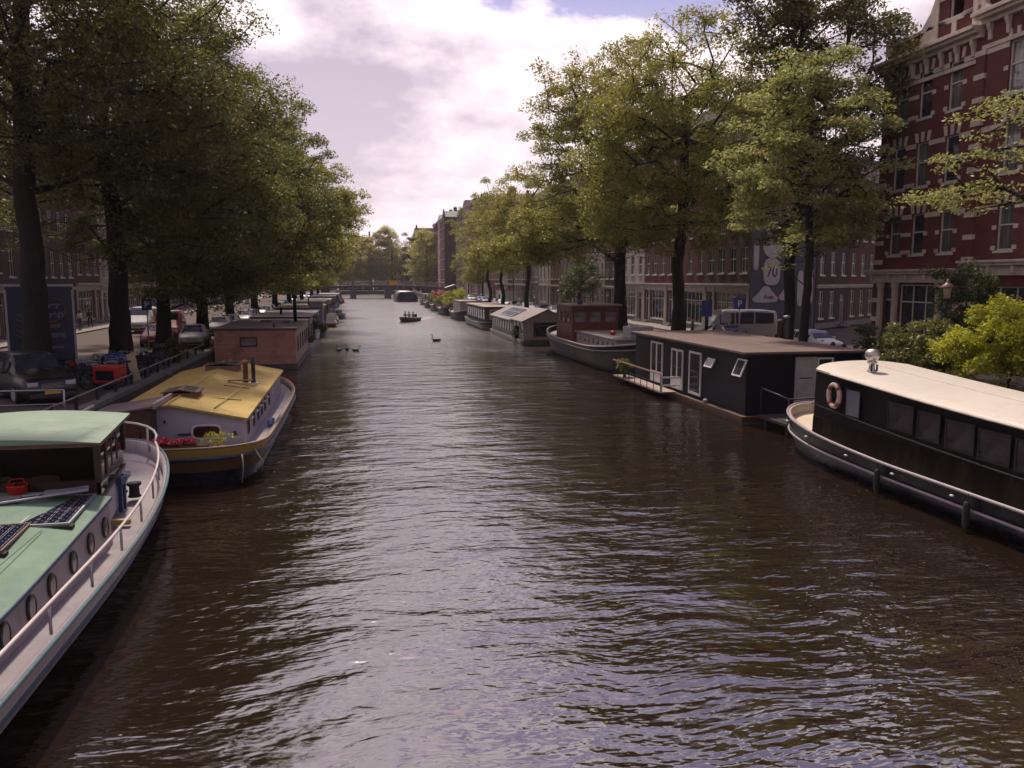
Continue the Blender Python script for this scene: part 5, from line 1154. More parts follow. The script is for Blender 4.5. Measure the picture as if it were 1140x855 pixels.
# balcony
bx0,bx1,by0,by1=-W2-1.0,-W2-.3,-L2+6.6,L2+.9
mb=MB().box(bx0,bx1+.1,by0,by1,.30,.36); mb.build('balcony_floor',planks('pale deck boards',(.33,.26,.23),.1,'y'),r)
mb=MB().box(bx0-.03,bx0+.03,by0,by1,1.18,1.24); mb.build('handrail',mat('reddish handrail',(.30,.15,.10),.5),r)
mb=MB(); 
for i in range(9): yy=by0+(by1-by0)*i/8; mb.tube([(bx0,yy,.33),(bx0,yy,1.18)],.02,6)
mb.tube([(bx0,by0,.75),(bx0,by1,.75)],.012,5); mb.build('baluster',IRON,r)
MB().box(bx0+.05,-W2-.02,by0-.05,by0+.0,1.0,1.08).box(bx0+.05,-W2-.02,by0-.05,by0,.62,.7).box(bx0,bx0+.08,by0-.06,by0+.02,.33,1.2).build('gate',WHITE,r)
MB().lathe([(.1,0),(.12,.15),(.05,.2)],(-W2-.15,-L2+3.4,.28),10).build('mooring_cleat',PINKW,r)
rt=shrub('leafy plant tumbling over the balcony rail of the black houseboat',(hx0-.75,41.9,.36),[(0,0,.6,.35,.5,.55,22)],LEAF_MID,80,.1,.24,55,'balcony_plant')
# landing between cream barge and black houseboat
rt=root('landing_stage','small wooden landing with thin rails between the cream roofed barge and the black houseboat','landing',(17.6,27.4,0))
MB().box(-2.6,2.4,-1.0,1.2,.35,.45).box(-2.4,-2.2,-.8,-.6,-.6,.35).box(2,2.2,-.8,-.6,-.6,.35).box(-2.4,-2.2,.8,1,-.6,.35).box(2,2.2,.8,1,-.6,.35).build('platform',planks('dark landing boards',(.05,.04,.04),.14,'x'),rt)
mb=MB(); 
for x in (-2.5,-1.2,.1,1.4): mb.tube([(x,-.95,.45),(x,-.95,1.35)],.025,6)
mb.tube([(-2.5,-.95,1.35),(1.4,-.95,1.4)],.03,6); mb.tube([(-2.5,-.95,.9),(1.4,-.95,.95)],.015,6); mb.tube([(-2.5,-.95,1.35),(-2.5,1.1,1.5)],.03,6); mb.tube([(-2.5,1.1,.45),(-2.5,1.1,1.5)],.025,6)
mb.build('railing',IRON,rt)
# ---- dark barge with red brown wheelhouse
r=root('barge','dark iron barge with red brown wheelhouse, riveted plating and pinkish hatch trunk','barge',(16.75,55,0),0,GBR)
st4=stations(4.7,22,.3,2.0,.3,2.3,50); sh4=lambda t: 1.35+.65*max(0,(.4-t)/.4)**2+.5*max(0,(t-.6)/.4)**2
HULLG=mat('worn iron hull',(.022,.018,.022),.5,.3,2.2,dirt=(.10,.07,.07),dirt_amt=.6,spec=.25)
hull(r,st4,sh4,[(-.2,.6,.93,0),(.02,.82,.955,0),(.5,.95,.985,0),(.86,1,.998,0),(1,1,1,1)],[HULLG,BLACK],.35,PINKD,HULLG,.08)
strake(r,'cap_rail',st4,sh4,1,.05,PINKW); strake(r,'rubbing_strake',st4,sh4,.82,.045,PINKD,1.0,.998)
MB().box(-1.5,1.5,-8.2,1.2,1.0,1.95).build('hatch_trunk',PINKW,r,bev=.03); MB().box(-1.6,1.6,-8.3,1.3,1.95,2.03).build('hatch_cover',ZINC,r)
for i in range(8): MB().box(-1.53,-1.502,-7.4+i*1.05,-7.15+i*1.05,1.45,1.75).build('port',BGLASS,r)
RW=mat('red brown wheelhouse paint',(.13,.03,.02),.5,.25,2,dirt=(.05,.02,.02),dirt_amt=.5)
MB().box(-1.75,1.75,1.6,6.2,1.0,3.75).build('wheelhouse',RW,r,bev=.02)
MB().box(-1.95,1.95,1.35,6.4,3.752,3.86).build('wheelhouse_roof',mat('pale brown roof',(.24,.19,.16),.8),r)
for yy in (2.5,3.9,5.3): win_panel(r,(-1.752,yy,2.95),1.0,.85,'x',RW,BGLASS,.07,.05,sign=-1)
for xx in (-1.15,0,1.15): win_panel(r,(xx,1.597,2.95),.95,.85,'y',RW,glass('bright reflecting glass',(.10,.09,.10),.1),.07,.05,sign=-1)
MB().lathe([(.02,0),(.02,1.2)],(0,3,3.86),6).lathe([(.015,0),(.015,1.6)],(-1,5,3.86),6).build('aerial',IRON,r)
MB().ball((-.9,2.6,4.0),.2).build('roof_tub',BLUE,r)
o=MB().box(-.8,.8,-.55,.55,0,.75).build('storage_chest',mat('grey white tank',(.36,.32,.34),.6,dirt=(.2,.17,.18)),None,(16.9,47.8,2.035),R(8),bev=.06); tag(o,'grey white chest on the hatch of the barge with the red wheelhouse','chest')
o=MB().ball((0,0,.16),.24,0,12,8,(1,1.3,.65)).build('tarp_bundle',mat('red plastic',(.45,.02,.012)),None,(16.3,51,2.03)); tag(o,'red tarpaulin bundle on the hatch beside the grey white chest','bundle')
# ---- glasshouse boat
r=root('houseboat','cream houseboat with pitched grey roof and solar sheets, beyond the red wheelhouse','houseboat',(15.95,77.6,0),0,GBR)
st_=stations(4.6,19,.08,4,.1,4,24); MB().loft([loop(st_,.95,.98,lambda t:-.4),loop(st_,1,1,lambda t:.45)],0,True,False,True).build('hull',mat('dark green black hull',(.03,.03,.028),.6),r)
CW_=mat('cream houseboat wall',(.36,.32,.28),.75,.1,1.5,dirt=(.18,.15,.13)); RG=mat('grey shingle roof',(.24,.21,.21),.85,.14,1.5,dirt=(.14,.12,.12),streak=False)
for (a,b_,e,rg,w_) in ((-9.0,-3.6,2.1,3.0,2.05),(-3.2,8.8,1.95,2.85,1.95)):
    MB().ext([(-w_,.452),(w_,.452),(w_,e),(0,rg),(-w_,e)],a,b_,'y').build('cabin',CW_,r)
    MB().ext([(-w_-.25,e-.12),(0,rg+.02),(w_+.25,e-.12),(w_+.25,e-.02),(0,rg+.12),(-w_-.25,e-.02)],a-.25,b_+.15,'y').build('roof',RG,r)
win_panel(r,(.1,-9.003,1.35),2.6,1.25,'y',WOOD,BGLASS,.07,.04,sign=-1)
for i in range(3): win_panel(r,(-2.053,-8.2+i*1.7,1.4),1.2,1.1,'x',FRAME,BGLASS,.07,.04,sign=-1)
for i in range(8): win_panel(r,(-1.953,-2.4+i*1.4,1.3),1.0,1.0,'x',FRAME,BGLASS,.07,.04,sign=-1)
# roof sheets on the canal side slope
sl=math.atan2(.9,1.95)
for i in range(6):
    o=MB().box(-.78,.78,-.5,.5,0,.04).box(-.74,-.02,-.46,.46,.041,.046,1).box(.02,.74,-.46,.46,.041,.046,1).build('solar_sheet',[mat('pale aluminium frame',(.5,.5,.52),.4),mat('blue grey solar cells',(.10,.11,.16),.2,spec=.9)],r,(-1.05,-1.6+i*1.15,2.52),(0,-sl,0))
shrub('plants on the canal side ledge of the cream pitched roof houseboat',(13.75,71.5,.45),[(0,0,.5,.3,1.0,.5,24)],LEAF_HEDGE,80,.13,.25,56,'tub_plant')
# ---- dark houseboat with windows
r=root('houseboat','long dark hulled houseboat with big square windows and pale flat roof','houseboat',(15.6,98.4,0),0,GBR)
st_=stations(4.5,21,.25,2.2,.25,2.2,36); s5=lambda t:.85+.35*abs(2*t-1)**2
hull(r,st_,s5,[(-.3,.7,.94,0),(.02,.88,.97,0),(.6,.98,.99,0),(1,1,1,0)],[BLACK],.2,PINKD,BLACK,.08); strake(r,'rubbing_strake',st_,s5,.85,.04,PINKD,1,.997)
MB().box(-1.75,1.75,-7.8,7.8,.6,2.55).build('cabin',mat('dark cabin boards',(.05,.04,.04),.6),r); MB().box(-1.95,1.95,-8.1,8.1,2.552,2.66).build('roof',mat('pale tan roof',(.34,.29,.25),.85),r)
for i in range(8): win_panel(r,(-1.753,-7.0+i*1.9,1.75),1.5,1.2,'x',PINKD,glass('grey curtained boat glass'),.08,.04,sign=-1)
win_panel(r,(0,-7.803,1.75),2.4,1.1,'y',RAILW,glass('bright reflecting glass'),.08,.04,sign=-1)
# ---- far small barges on that side
def small_barge(label,loc,L_,c1,cab,ctop=2.2,hm=None):
    r=root('barge',label,'barge',loc,0,GBR); s=stations(4.3,L_,.3,2,.3,2,26); s_=lambda t:1.0+.5*abs(2*t-1)**2
    hull(r,s,s_,[(-.2,.65,.93,0),(.02,.84,.96,0),(.6,.97,.99,0),(1,1,1,0)],[hm or HULLG],.25,PINKD,HULLG,.08); strake(r,'cap_rail',s,s_,1,.05,PINKD)
    MB().box(-1.4,1.4,-L_*.28,L_*.3,.8,ctop).build('cabin',cab,r); MB().box(-1.5,1.5,-L_*.29,L_*.31,ctop+.002,ctop+.08).build('cabin_roof',ZINC,r)
    for i in range(4): win_panel(r,(-1.403,-L_*.2+i*L_*.13,ctop-.5),.7,.5,'x',WHITE,BGLASS,.06,.04,sign=-1)
    return r
small_barge('grey white cabined barge beyond the long dark houseboat',(15.3,118,0),15,None,mat('grey white cabin',(.34,.30,.30),.6),2.6)
small_barge('low brown barge carrying many plants, before the dark tour boat',(15.0,135,0),15,None,mat('plum brown cabin',(.12,.07,.08),.6),2.0)
small_barge('second plant covered barge nearer to the dark tour boat',(15.2,152,0),14,None,mat('brown wood cabin',(.2,.12,.08),.6),1.9)
small_barge('grey barge just before the dark tour boat',(15.4,170,0),15,None,mat('grey white cabin',(.34,.30,.30)),2.3)
small_barge('dark barge moored alongside the quay behind the dark tour boat',(16,190,0),15,None,mat('plum brown cabin',(.12,.07,.08)),2.4)
PB='plants on the far barges'
for i,(x,y,z,lf,ls) in enumerate(((14.2,129,1.3,LEAF_LIME,'lime green plant on the first plant barge'),(14.6,133,2.1,LEAF_WARM,'golden plant on the cabin of the first plant barge'),(13.7,137,1.3,LEAF_MID,'green bush hanging over the side of the first plant barge'),(15.2,140,2.1,LEAF_LIME,'bright plant at the bow of the first plant barge'),(14.5,147,1.2,LEAF_WARM,'golden bush at the near end of the second plant barge'),(13.9,151,1.2,LEAF_MID,'green bush at the middle of the second plant barge'),(14.8,155,1.9,PETAL,'pink flowering bush on the second plant barge'),(17.5,143,2.4,LEAF_LIME,'lime bush on the quay behind the plant barges'),(18.5,150,2.2,LEAF_WARM,'tall golden bush on the quay behind the second plant barge'),(14,161,1.3,LEAF_MID,'green bush between the last two grey barges'))):
    shrub(ls,(x,y,z),[(0,0,.9,1.1,1.5,.8,20)],lf,60,.28,.55,60+i,'barge_plant',PB)
r=root('tour_boat','dark glass roofed tour boat moored just before the far bridge','tour boat',(12.2,224,0),0)
st_=stations(6.2,22,.2,2.6,.3,2.2,30); s6=lambda t:1.0+.2*abs(2*t-1)**2
hull(r,st_,s6,[(-.3,.8,.95,0),(.02,.94,.97,0),(1,1,1,0)],[mat('dark blue hull',(.02,.025,.05))],.2,PINKD,BLACK,.1)
MB().ext([(-2.7,.8),(2.7,.8),(2.3,2.1),(1.6,2.55),(-1.6,2.55),(-2.3,2.1)],-9.5,8,'y').build('glass_canopy',BGLASS,r); 
mb=MB()
for yy in [-9.55+2.2*i for i in range(9)]: mb.tube([(-2.72,yy,.8),(-2.33,yy,2.1),(-1.6,yy,2.58),(1.6,yy,2.58),(2.33,yy,2.1),(2.72,yy,.8)],.06,5)
mb.build('canopy_frame',STEEL,r)
# ---- swans
def bird(label,loc,rot,neck=True,col=(.10,.08,.08),s=1):
    r=root('swan',label,'bird',loc,rot,'young swans on the water'); r.scale=(s,)*3
    mb=MB(); rings=[]
    for (y,w_,h_,z) in ((-.42,.02,.02,.20),(-.33,.10,.09,.17),(-.15,.17,.15,.12),(.08,.19,.16,.10),(.25,.14,.13,.12),(.36,.06,.07,.18),(.40,.04,.045,.26),(.38,.032,.035,.36),(.33,.03,.03,.48),(.35,.03,.03,.58),(.41,.035,.038,.635),(.48,.03,.03,.62),(.56,.01,.01,.59)):
        a=0 if y<.36 or z<.2 else 1
        R_=[]
        for k in range(10):
            t=2*math.pi*k/10
            if .3<=y and .24<z<.6: R_.append((w_*math.cos(t),y+h_*math.sin(t),z))
            else: R_.append((w_*math.cos(t),y,z+h_*math.sin(t)))
        rings.append(R_)
    mb.loft(rings,0,True,True,True); mb.build('body',mat('grey brown plumage %d'%int(col[0]*100),col,.8,.2,8),r)
    MB().loft([[(-.012,.5,.60),(.012,.5,.60),(.012,.5,.63),(-.012,.5,.63)],[(-.008,.6,.585),(.008,.6,.585),(.008,.6,.6),(-.008,.6,.6)]],0,True,True,True).build('beak',mat('grey beak',(.08,.05,.05)),r)
    return r
p=at(377,390.5,0); bird('grey brown swan facing away, first of the group of three by the houseboats',(p.x,p.y,-.02),.6,s=.8)
p=at(386.5,389.5,0); bird('grey brown swan in the middle of the group of three',(p.x,p.y,-.02),.35,s=.75)
p=at(396,391,0); bird('grey brown swan at the open water end of the group of three',(p.x,p.y,-.02),-1.9,s=.75)
p=at(486,380,0); bird('lone dark necked swan with raised neck in mid canal',(p.x,p.y,-.02),1.5,s=1.05,col=(.05,.04,.05))
# ------------------------------------------------------------------ bridge at the far end of the reach
BY=259; r=root('bridge','low flat iron bridge on two pale piers with railings across the end of the canal','bridge',(5.3,BY,0))
IB=mat('dark plum bridge steel',(.06,.035,.045),.6); PIER=mat('plum grey pier stone',(.13,.10,.12),.85,.15,.6)
xs=[-14.5,-7.25,3.4,14.6]
def bz(x): return 4.15-.9*(x/22)**2
mb=MB(); sec=[]
for i in range(21):
    x=-22+44*i/20; z=bz(x); sec.append([(x,-4,z-.75),(x,-4,z),(x,4,z),(x,4,z-.75)])
mb.loft(sec,0,True,True,True,sm=False); mb.build('deck',IB,r)
for x in (-7.25,3.4):
    MB().box(x-.95,x+.95,-4.4,4.4,-.5,3.0).box(x-1.1,x+1.1,-4.6,4.6,2.9,3.2).build('pier',PIER,r,bev=.08)
for x in (-15.6,15.6): MB().box(x-1.2,x+1.2,-4.5,4.5,-.5,3.0).build('abutment',QB,r)
for yy,nm in ((-3.9,'railing'),(3.9,'railing')):
    mb=MB()
    for i in range(45):
        x=-22+i; mb.box(x-.03,x+.03,yy-.03,yy+.03,bz(x),bz(x)+1.05)
    mb.tube([(-22+i*2.2,yy,bz(-22+i*2.2)+1.08) for i in range(21)],.06,5); mb.tube([(-22+i*2.2,yy,bz(-22+i*2.2)+.6) for i in range(21)],.03,5); mb.tube([(-22+i*2.2,yy,bz(-22+i*2.2)+.2) for i in range(21)],.03,5)
    mb.build(nm,mat('grey railing paint',(.20,.17,.19),.6),r)
for x in (-7.25,3.4,-1.9): MB().box(x-.3,x+.3,-4.2,-3.7,bz(x)-.7,bz(x)+1.25).build('parapet_post',PIER,r)
MB().ext([(-30,1.2),(-22,1.2),(-22,3.25),(-30,1.25)],-4.5,4.5,'y').build('ramp',QB,r); MB().ext([(30,1.2),(22,1.2),(22,3.25),(30,1.25)],-4.5,4.5,'y').build('ramp',QB,r)
o=MB().box(-1.6,1.6,-.04,.04,-.7,.75).box(-1.5,-1.42,.04,.1,-1.1,.7,1).box(1.42,1.5,.04,.1,-1.1,.7,1).build('warning_board',[mat('orange yellow board',(.70,.33,.03),.6),IRON],None,(10.0,BY-4.15,4.75)); tag(o,'orange yellow board on the far bridge railing','sign')
# ------------------------------------------------------------------ cars
def car(label,loc,heading,body,kind='hatch',group=None,name='parked_car',plate=None,scale=1):
    r=root(name,label,'van' if kind=='van' else 'car',loc,math.atan2(-heading[0],heading[1]),group); r.scale=(scale,)*3
    # stations: y, belt z, top z, half width at belt, half width at top (front = +y)
    P={'hatch':[(-1.95,.62,.70,.66,.55),(-1.93,.92,.98,.76,.62),(-1.78,.96,1.28,.80,.60),(-1.5,.96,1.42,.82,.58),(-.6,.94,1.47,.84,.60),(.25,.92,1.44,.84,.59),(.62,.92,1.30,.83,.60),(1.12,.90,.95,.80,.72),(1.75,.80,.84,.76,.66),(2.02,.66,.70,.68,.55),(2.06,.45,.5,.66,.5)],
       'sedan':[(-2.25,.55,.65,.66,.55),(-2.22,.88,.95,.76,.64),(-1.65,.96,1.01,.82,.70),(-1.05,.95,1.38,.84,.58),(-.5,.94,1.42,.85,.60),(.3,.92,1.40,.85,.59),(.6,.92,1.28,.84,.60),(1.15,.90,.96,.82,.74),(1.9,.80,.85,.78,.68),(2.25,.66,.70,.70,.58),(2.28,.45,.5,.68,.52)],
       'suv':[(-2.2,.65,.80,.72,.62),(-2.18,1.05,1.12,.84,.70),(-2.05,1.08,1.50,.88,.70),(-1.7,1.08,1.72,.90,.70),(-.6,1.06,1.76,.92,.72),(.35,1.04,1.72,.92,.71),(.7,1.04,1.55,.91,.72),(1.2,1.02,1.08,.90,.82),(2.0,.95,1.0,.86,.78),(2.3,.80,.86,.80,.70),(2.34,.5,.55,.78,.66)],
       'van':[(-2.4,.75,.95,.84,.82),(-2.38,1.2,1.75,.92,.86),(-2.3,1.22,2.05,.94,.86),(-1.8,1.22,2.12,.96,.86),(-.5,1.20,2.14,.96,.86),(.9,1.18,2.12,.96,.85),(1.2,1.18,1.95,.95,.82),(1.75,1.10,1.18,.92,.82),(2.2,.95,1.0,.88,.76),(2.36,.75,.8,.84,.70),(2.38,.45,.5,.82,.68)]}[kind]
    zb=.26; mb=MB(); rings=[]
    for y,b,t,hb,ht in P:
        h2=hb*1.04
        rings.append([(-hb*.93,y,zb),(hb*.93,y,zb),(h2,y,zb+(b-zb)*.35),(h2,y,zb+(b-zb)*.75),(hb,y,b),(ht,y,t-.04 if t-b>.2 else t-.005),(ht*.7,y,t),(-ht*.7,y,t),(-ht,y,t-.04 if t-b>.2 else t-.005),(-hb,y,b),(-h2,y,zb+(b-zb)*.75),(-h2,y,zb+(b-zb)*.35)])
    mb.loft(rings,0,True,True,True); mb.build('body',body,r)
    g=MB(); 
    def S(y):
        for a,b_ in zip(P,P[1:]):
            if a[0]<=y<=b_[0]:
                f=(y-a[0])/(b_[0]-a[0]); return [a[k]+(b_[k]-a[k])*f for k in range(5)]
    def side(ya,yb,s):
        A,B_=S(ya),S(yb); e=.012
        def q(S_,f): z=S_[1]+(S_[2]-.04-S_[1])*f; x=S_[3]+(S_[4]-S_[3])*f+e; return (s*x,S_[0],z)
        g.face([q(A,.1),q(B_,.1),q(B_,.88),q(A,.88)])
    cab=[p for p in P if p[2]-p[1]>.25]; y0,y1=cab[0][0]+.12,cab[-1][0]
    cuts={'hatch':[y0,-.75,-.68,.62],'sedan':[y0,-.35,-.28,.6],'suv':[y0,-1.0,-.93,-.05,.02,.7],'van':[y0+.1,-1.0,-.9,.2,.3,1.2]}[kind]
    for s in (-1,1):
        for a,b_ in zip(cuts[::2],cuts[1::2]): side(a,b_,s)
    # windscreen and rear window
    wi=[i for i,p in enumerate(P) if p[2]-p[1]>.25][-1]
    a,b_=P[wi],P[wi+1]; e=.014
    g.face([(-b_[4]*.95,b_[0]-.03,b_[2]+e),(b_[4]*.95,b_[0]-.03,b_[2]+e),(a[4]*.9,a[0]+.02,a[2]+e*1.2),(-a[4]*.9,a[0]+.02,a[2]+e*1.2)])
    a2=P[wi-1]; g.face([(-a[4]*.9,a[0]+.02,a[2]+e*1.2),(a[4]*.9,a[0]+.02,a[2]+e*1.2),(a2[4]*.88,a2[0]+.12,a2[2]-.01+e),(-a2[4]*.88,a2[0]+.12,a2[2]-.01+e)])
    c_,d_=P[1],P[2]; g.face([(-c_[4]*.9,c_[0]-e,c_[2]+.02),(c_[4]*.9,c_[0]-e,c_[2]+.02),(d_[4]*.88,d_[0]-e*1.5,d_[2]-.06),(-d_[4]*.88,d_[0]-e*1.5,d_[2]-.06)])
    g.build('window',glass('car glass',(.02,.022,.03),.05),r,weld=False)
    wr=.31 if kind in('hatch','sedan') else .36; fy,by=(1.3,-1.25) if kind!='van' else (1.45,-1.5)
    for s in (-1,1):
        for yy in (fy,by):
            x=s*(P[4][3]*.93); w_=MB()
            rings=[[(x+d,yy+rr_*math.cos(2*math.pi*k/16),wr+rr_*math.sin(2*math.pi*k/16)) for k in range(16)] for d,rr_ in ((-.1,wr-.02),(-.08,wr),(.08,wr),(.1,wr-.02))]
            w_.loft(rings,0,True,True,True); o=w_.build('wheel',RUBBER,r)
            rm=MB(); rr_=wr*.62; sx=x+s*.102
            rm.loft([[(sx,yy+rr_*math.cos(2*math.pi*k/14),wr+rr_*math.sin(2*math.pi*k/14)) for k in range(14)],[(sx+s*.012,yy+rr_*.8*math.cos(2*math.pi*k/14),wr+rr_*.8*math.sin(2*math.pi*k/14)) for k in range(14)]],0,True,True,True,sm=False); rm.build('rim',STEEL,o)
    f=P[-2]
    for s in (-1,1):
        MB().box(min(s*f[3]*.55,s*f[3]*.98),max(s*f[3]*.55,s*f[3]*.98),f[0]-.16,f[0]+.02,f[1]-.10,f[1]+.05).build('headlight',mat('headlamp lens',(.45,.45,.5),.12,.1,8,spec=.9),r,bev=.02)
        b1=P[1]; MB().box(min(s*b1[3]*.75,s*b1[3]*1.0),max(s*b1[3]*.75,s*b1[3]*1.0),b1[0]-.03,b1[0]+.06,b1[1]-.22,b1[1]).build('tail_lamp',mat('tail lamp red',(.35,.01,.01),.2),r,bev=.015)
        MB().box(min(s*.86,s*1.03)*P[4][3]/.84,max(s*.86,s*1.03)*P[4][3]/.84,.62,.74,P[4][1]+.02,P[4][1]+.16).build('mirror',body,r,bev=.02)
    gl=MB(); 
    for k in range(4): gl.box(-f[3]*.45,f[3]*.45,f[0]+.0,f[0]+.035,f[1]-.16+k*.045,f[1]-.145+k*.045)
    gl.build('grille',CHROME if kind=='suv' else IRON,r); MB().box(-f[3]*.95,f[3]*.95,f[0]-.05,f[0]+.06,.28,.46).build('bumper',mat('bumper plastic',(.03,.03,.033),.6),r,bev=.03)
    for s,y_ in ((1,f[0]+.065),(-1,P[0][0]-.02)): MB().box(-.26,.26,min(y_,y_+.01*s),max(y_,y_+.01*s),.42,.53).build('number_plate',mat('yellow plate',(.55,.35,.04),.5),r)
    return r
paint=lambda n,c: mat('car paint '+n,c,.35,.03,2,coat=.25)
CWH,CSL,CBK,CRD,CBL,CGY=paint('white',(.62,.6,.6)),paint('silver',(.40,.40,.42)),paint('black',(.004,.004,.006)),paint('red',(.25,.015,.015)),paint('blue',(.03,.06,.18)),paint('grey',(.12,.12,.13))
GCL='cars parked along the truck side quay'; GCR='cars parked along the mural side quay'
car('black off road car with chrome grille, parked in front of the blue truck',(-12.15,32.7,Z),(.6,-.8),CBK,'suv',GCL)
cars=[]
car('white delivery van driving between the street lamp and the lit pavement',(-18.3,74,Z),(.05,-1),CWH,'van',None,'white_van')
protoL={}
seq=[(-13.6,58.5,CRD,'sedan','dark red car with silver roof reflections, behind the parked bicycles'),(-11.0,57.2,CSL,'hatch','silver hatchback between the elms behind the pink houseboat'),(-14.2,65,CRD,'van','red van behind the dark red car')]
for x,y,c,k,lb in seq: car(lb,(x,y,Z),(.1,-1),c,k,GCL)
pw=car('white hatchback glimpsed over the roof of the pink houseboat',(-11.3,69.5,Z),(0,-1),CWH,'hatch',GCL); ps=car('silver saloon glimpsed over the pale grey houseboat',(-11.3,84,Z),(0,-1),CSL,'sedan',GCL); pb_=car('blue hatchback behind the mossy roofed houseboat',(-11.3,98,Z),(0,-1),CBL,'hatch',GCL)
names=[('white',pw),('silver',ps),('blue',pb_)]
n=0
for y in (73.5,88,101.5,105.5,116,120.5,125,138,142.5,147,162,167,173,190,196,203):
    nm,pr=names[(n*2+n//3)%3]; copy_tree(pr,(-11.2,y,Z),math.pi,'%s car, %s in the line of parked cars behind the far houseboats'%(nm,ORD[n]),GCL); n+=1
vn=car('off white minibus with two side windows parked across the quay before the mural',(25.6,52.6,Z),(-1,.12),paint('dull white',(.30,.29,.30)),'van',GCR,'white_van',scale=1.12)
pr1=car('white hatchback parked under the pale leaved tree before the slanting side street',(26.6,44.2,Z),(.1,-1),CWH,'hatch',GCR)
car('silver grey car behind the black houseboat roof beside the white hatchback',(23.9,50,Z),(0,-1),CGY,'hatch',GCR)
prs=car('silver saloon behind the cream pitched roof houseboat',(22.6,93,Z),(0,-1),CSL,'sedan',GCR); prb=car('dark blue car on the quay behind the long dark houseboat',(22.6,112,Z),(0,-1),CBL,'hatch',GCR)
n=0
for y in (74,80,98.5,108,117,127,132,146,151,165,170,190,196):
    copy_tree((pr1,prs,prb)[(n*2+n//2)%3],(22.4,y,Z),math.pi,'%s car, %s in the line behind the houseboats past the red wheelhouse'%(('white','silver','dark blue')[(n*2+n//2)%3],ORD[n]),GCR); n+=1
# ------------------------------------------------------------------ blue box truck and dark van
r=root('box_truck','dark blue box truck with printed logo on its rear, behind the thick elm trunk','truck',(-14.5,41.1,Z),R(18))
TB=mat('dark blue truck paint',(.006,.012,.05),.5,.12,1.2,dirt=(.04,.04,.06),dirt_amt=.5)
MB().box(-1.25,1.25,-3.6,2.6,.95,4.2).build('box_body',TB,r,bev=.03)
MB().box(-1.29,1.29,-3.64,-3.5,4.13,4.24).box(-1.29,-1.2,-3.64,-3.56,.9,4.0).box(1.2,1.29,-3.64,-3.56,.9,4.0).build('box_frame',mat('dull alloy trim',(.28,.27,.3),.5,metal=.4),r)
MB().box(-1.1,1.1,2.75,4.3,.6,2.6).build('cab',TB,r,bev=.12); MB().box(-1.0,1.0,4.25,4.32,1.6,2.35).build('windscreen',glass('car glass'),r)
for s in (-1,1):
    for yy in (-2.4,3.4):
        w_=MB(); x=s*1.05; w_.loft([[(x+d,yy+rr_*math.cos(2*math.pi*k/18),.48+rr_*math.sin(2*math.pi*k/18)) for k in range(18)] for d,rr_ in ((-.14,.44),(-.12,.48),(.12,.48),(.14,.44))],0,True,True,True); w_.build('wheel',RUBBER,r)
    MB().box(min(s*.95,s*1.2),max(s*.95,s*1.2),-3.68,-3.6,.7,.85).build('tail_lamp',mat('tail lamp red',(.35,.01,.01)),r)
MB().box(-1.2,1.2,-3.6,4.2,.6,.93).build('chassis',IRON,r)
DT=mat('truck print silver',(.12,.12,.16),.6); DY=mat('truck print ochre',(.16,.10,.02),.6)
mb=MB(); mb.tube([(.35+.58*math.cos(2*math.pi*k/30),-3.655,3.15+.52*math.sin(2*math.pi*k/30)) for k in range(30)],.022,4,closed=True)
for k in range(5): mb.tube([(-.95+.02*k,-3.65,2.1+.22*k),(-.55+.02*k,-3.65,1.9+.22*k)],.018,4)
mb.build('logo_ring',DY,r)
xr=(math.pi/2,0,0)
text('lettering','Boer',.42,DT,r,(.32,-3.66,3.33),xr); text('lettering','Koen',.46,DT,r,(.36,-3.66,2.95),xr); text('lettering','GROEP',.2,DY,r,(.4,-3.66,2.45),xr); text('lettering','DE BESTE',.24,DT,r,(.35,-3.66,2.05),xr); text('lettering','verhuizingen',.17,DT,r,(.35,-3.66,1.55),xr)
r2=car('dark van with amber indicator lamp beside the blue truck',(-18.8,39.5,Z),(0,1),paint('dull navy',(.015,.02,.035)),'van',None,'dark_van')
MB().ball((0,0,0),.075).build('indicator_lamp',mat('amber lamp',(1,.35,.05),.3,emit=3.0),r2,(.95,-2.42,1.3))
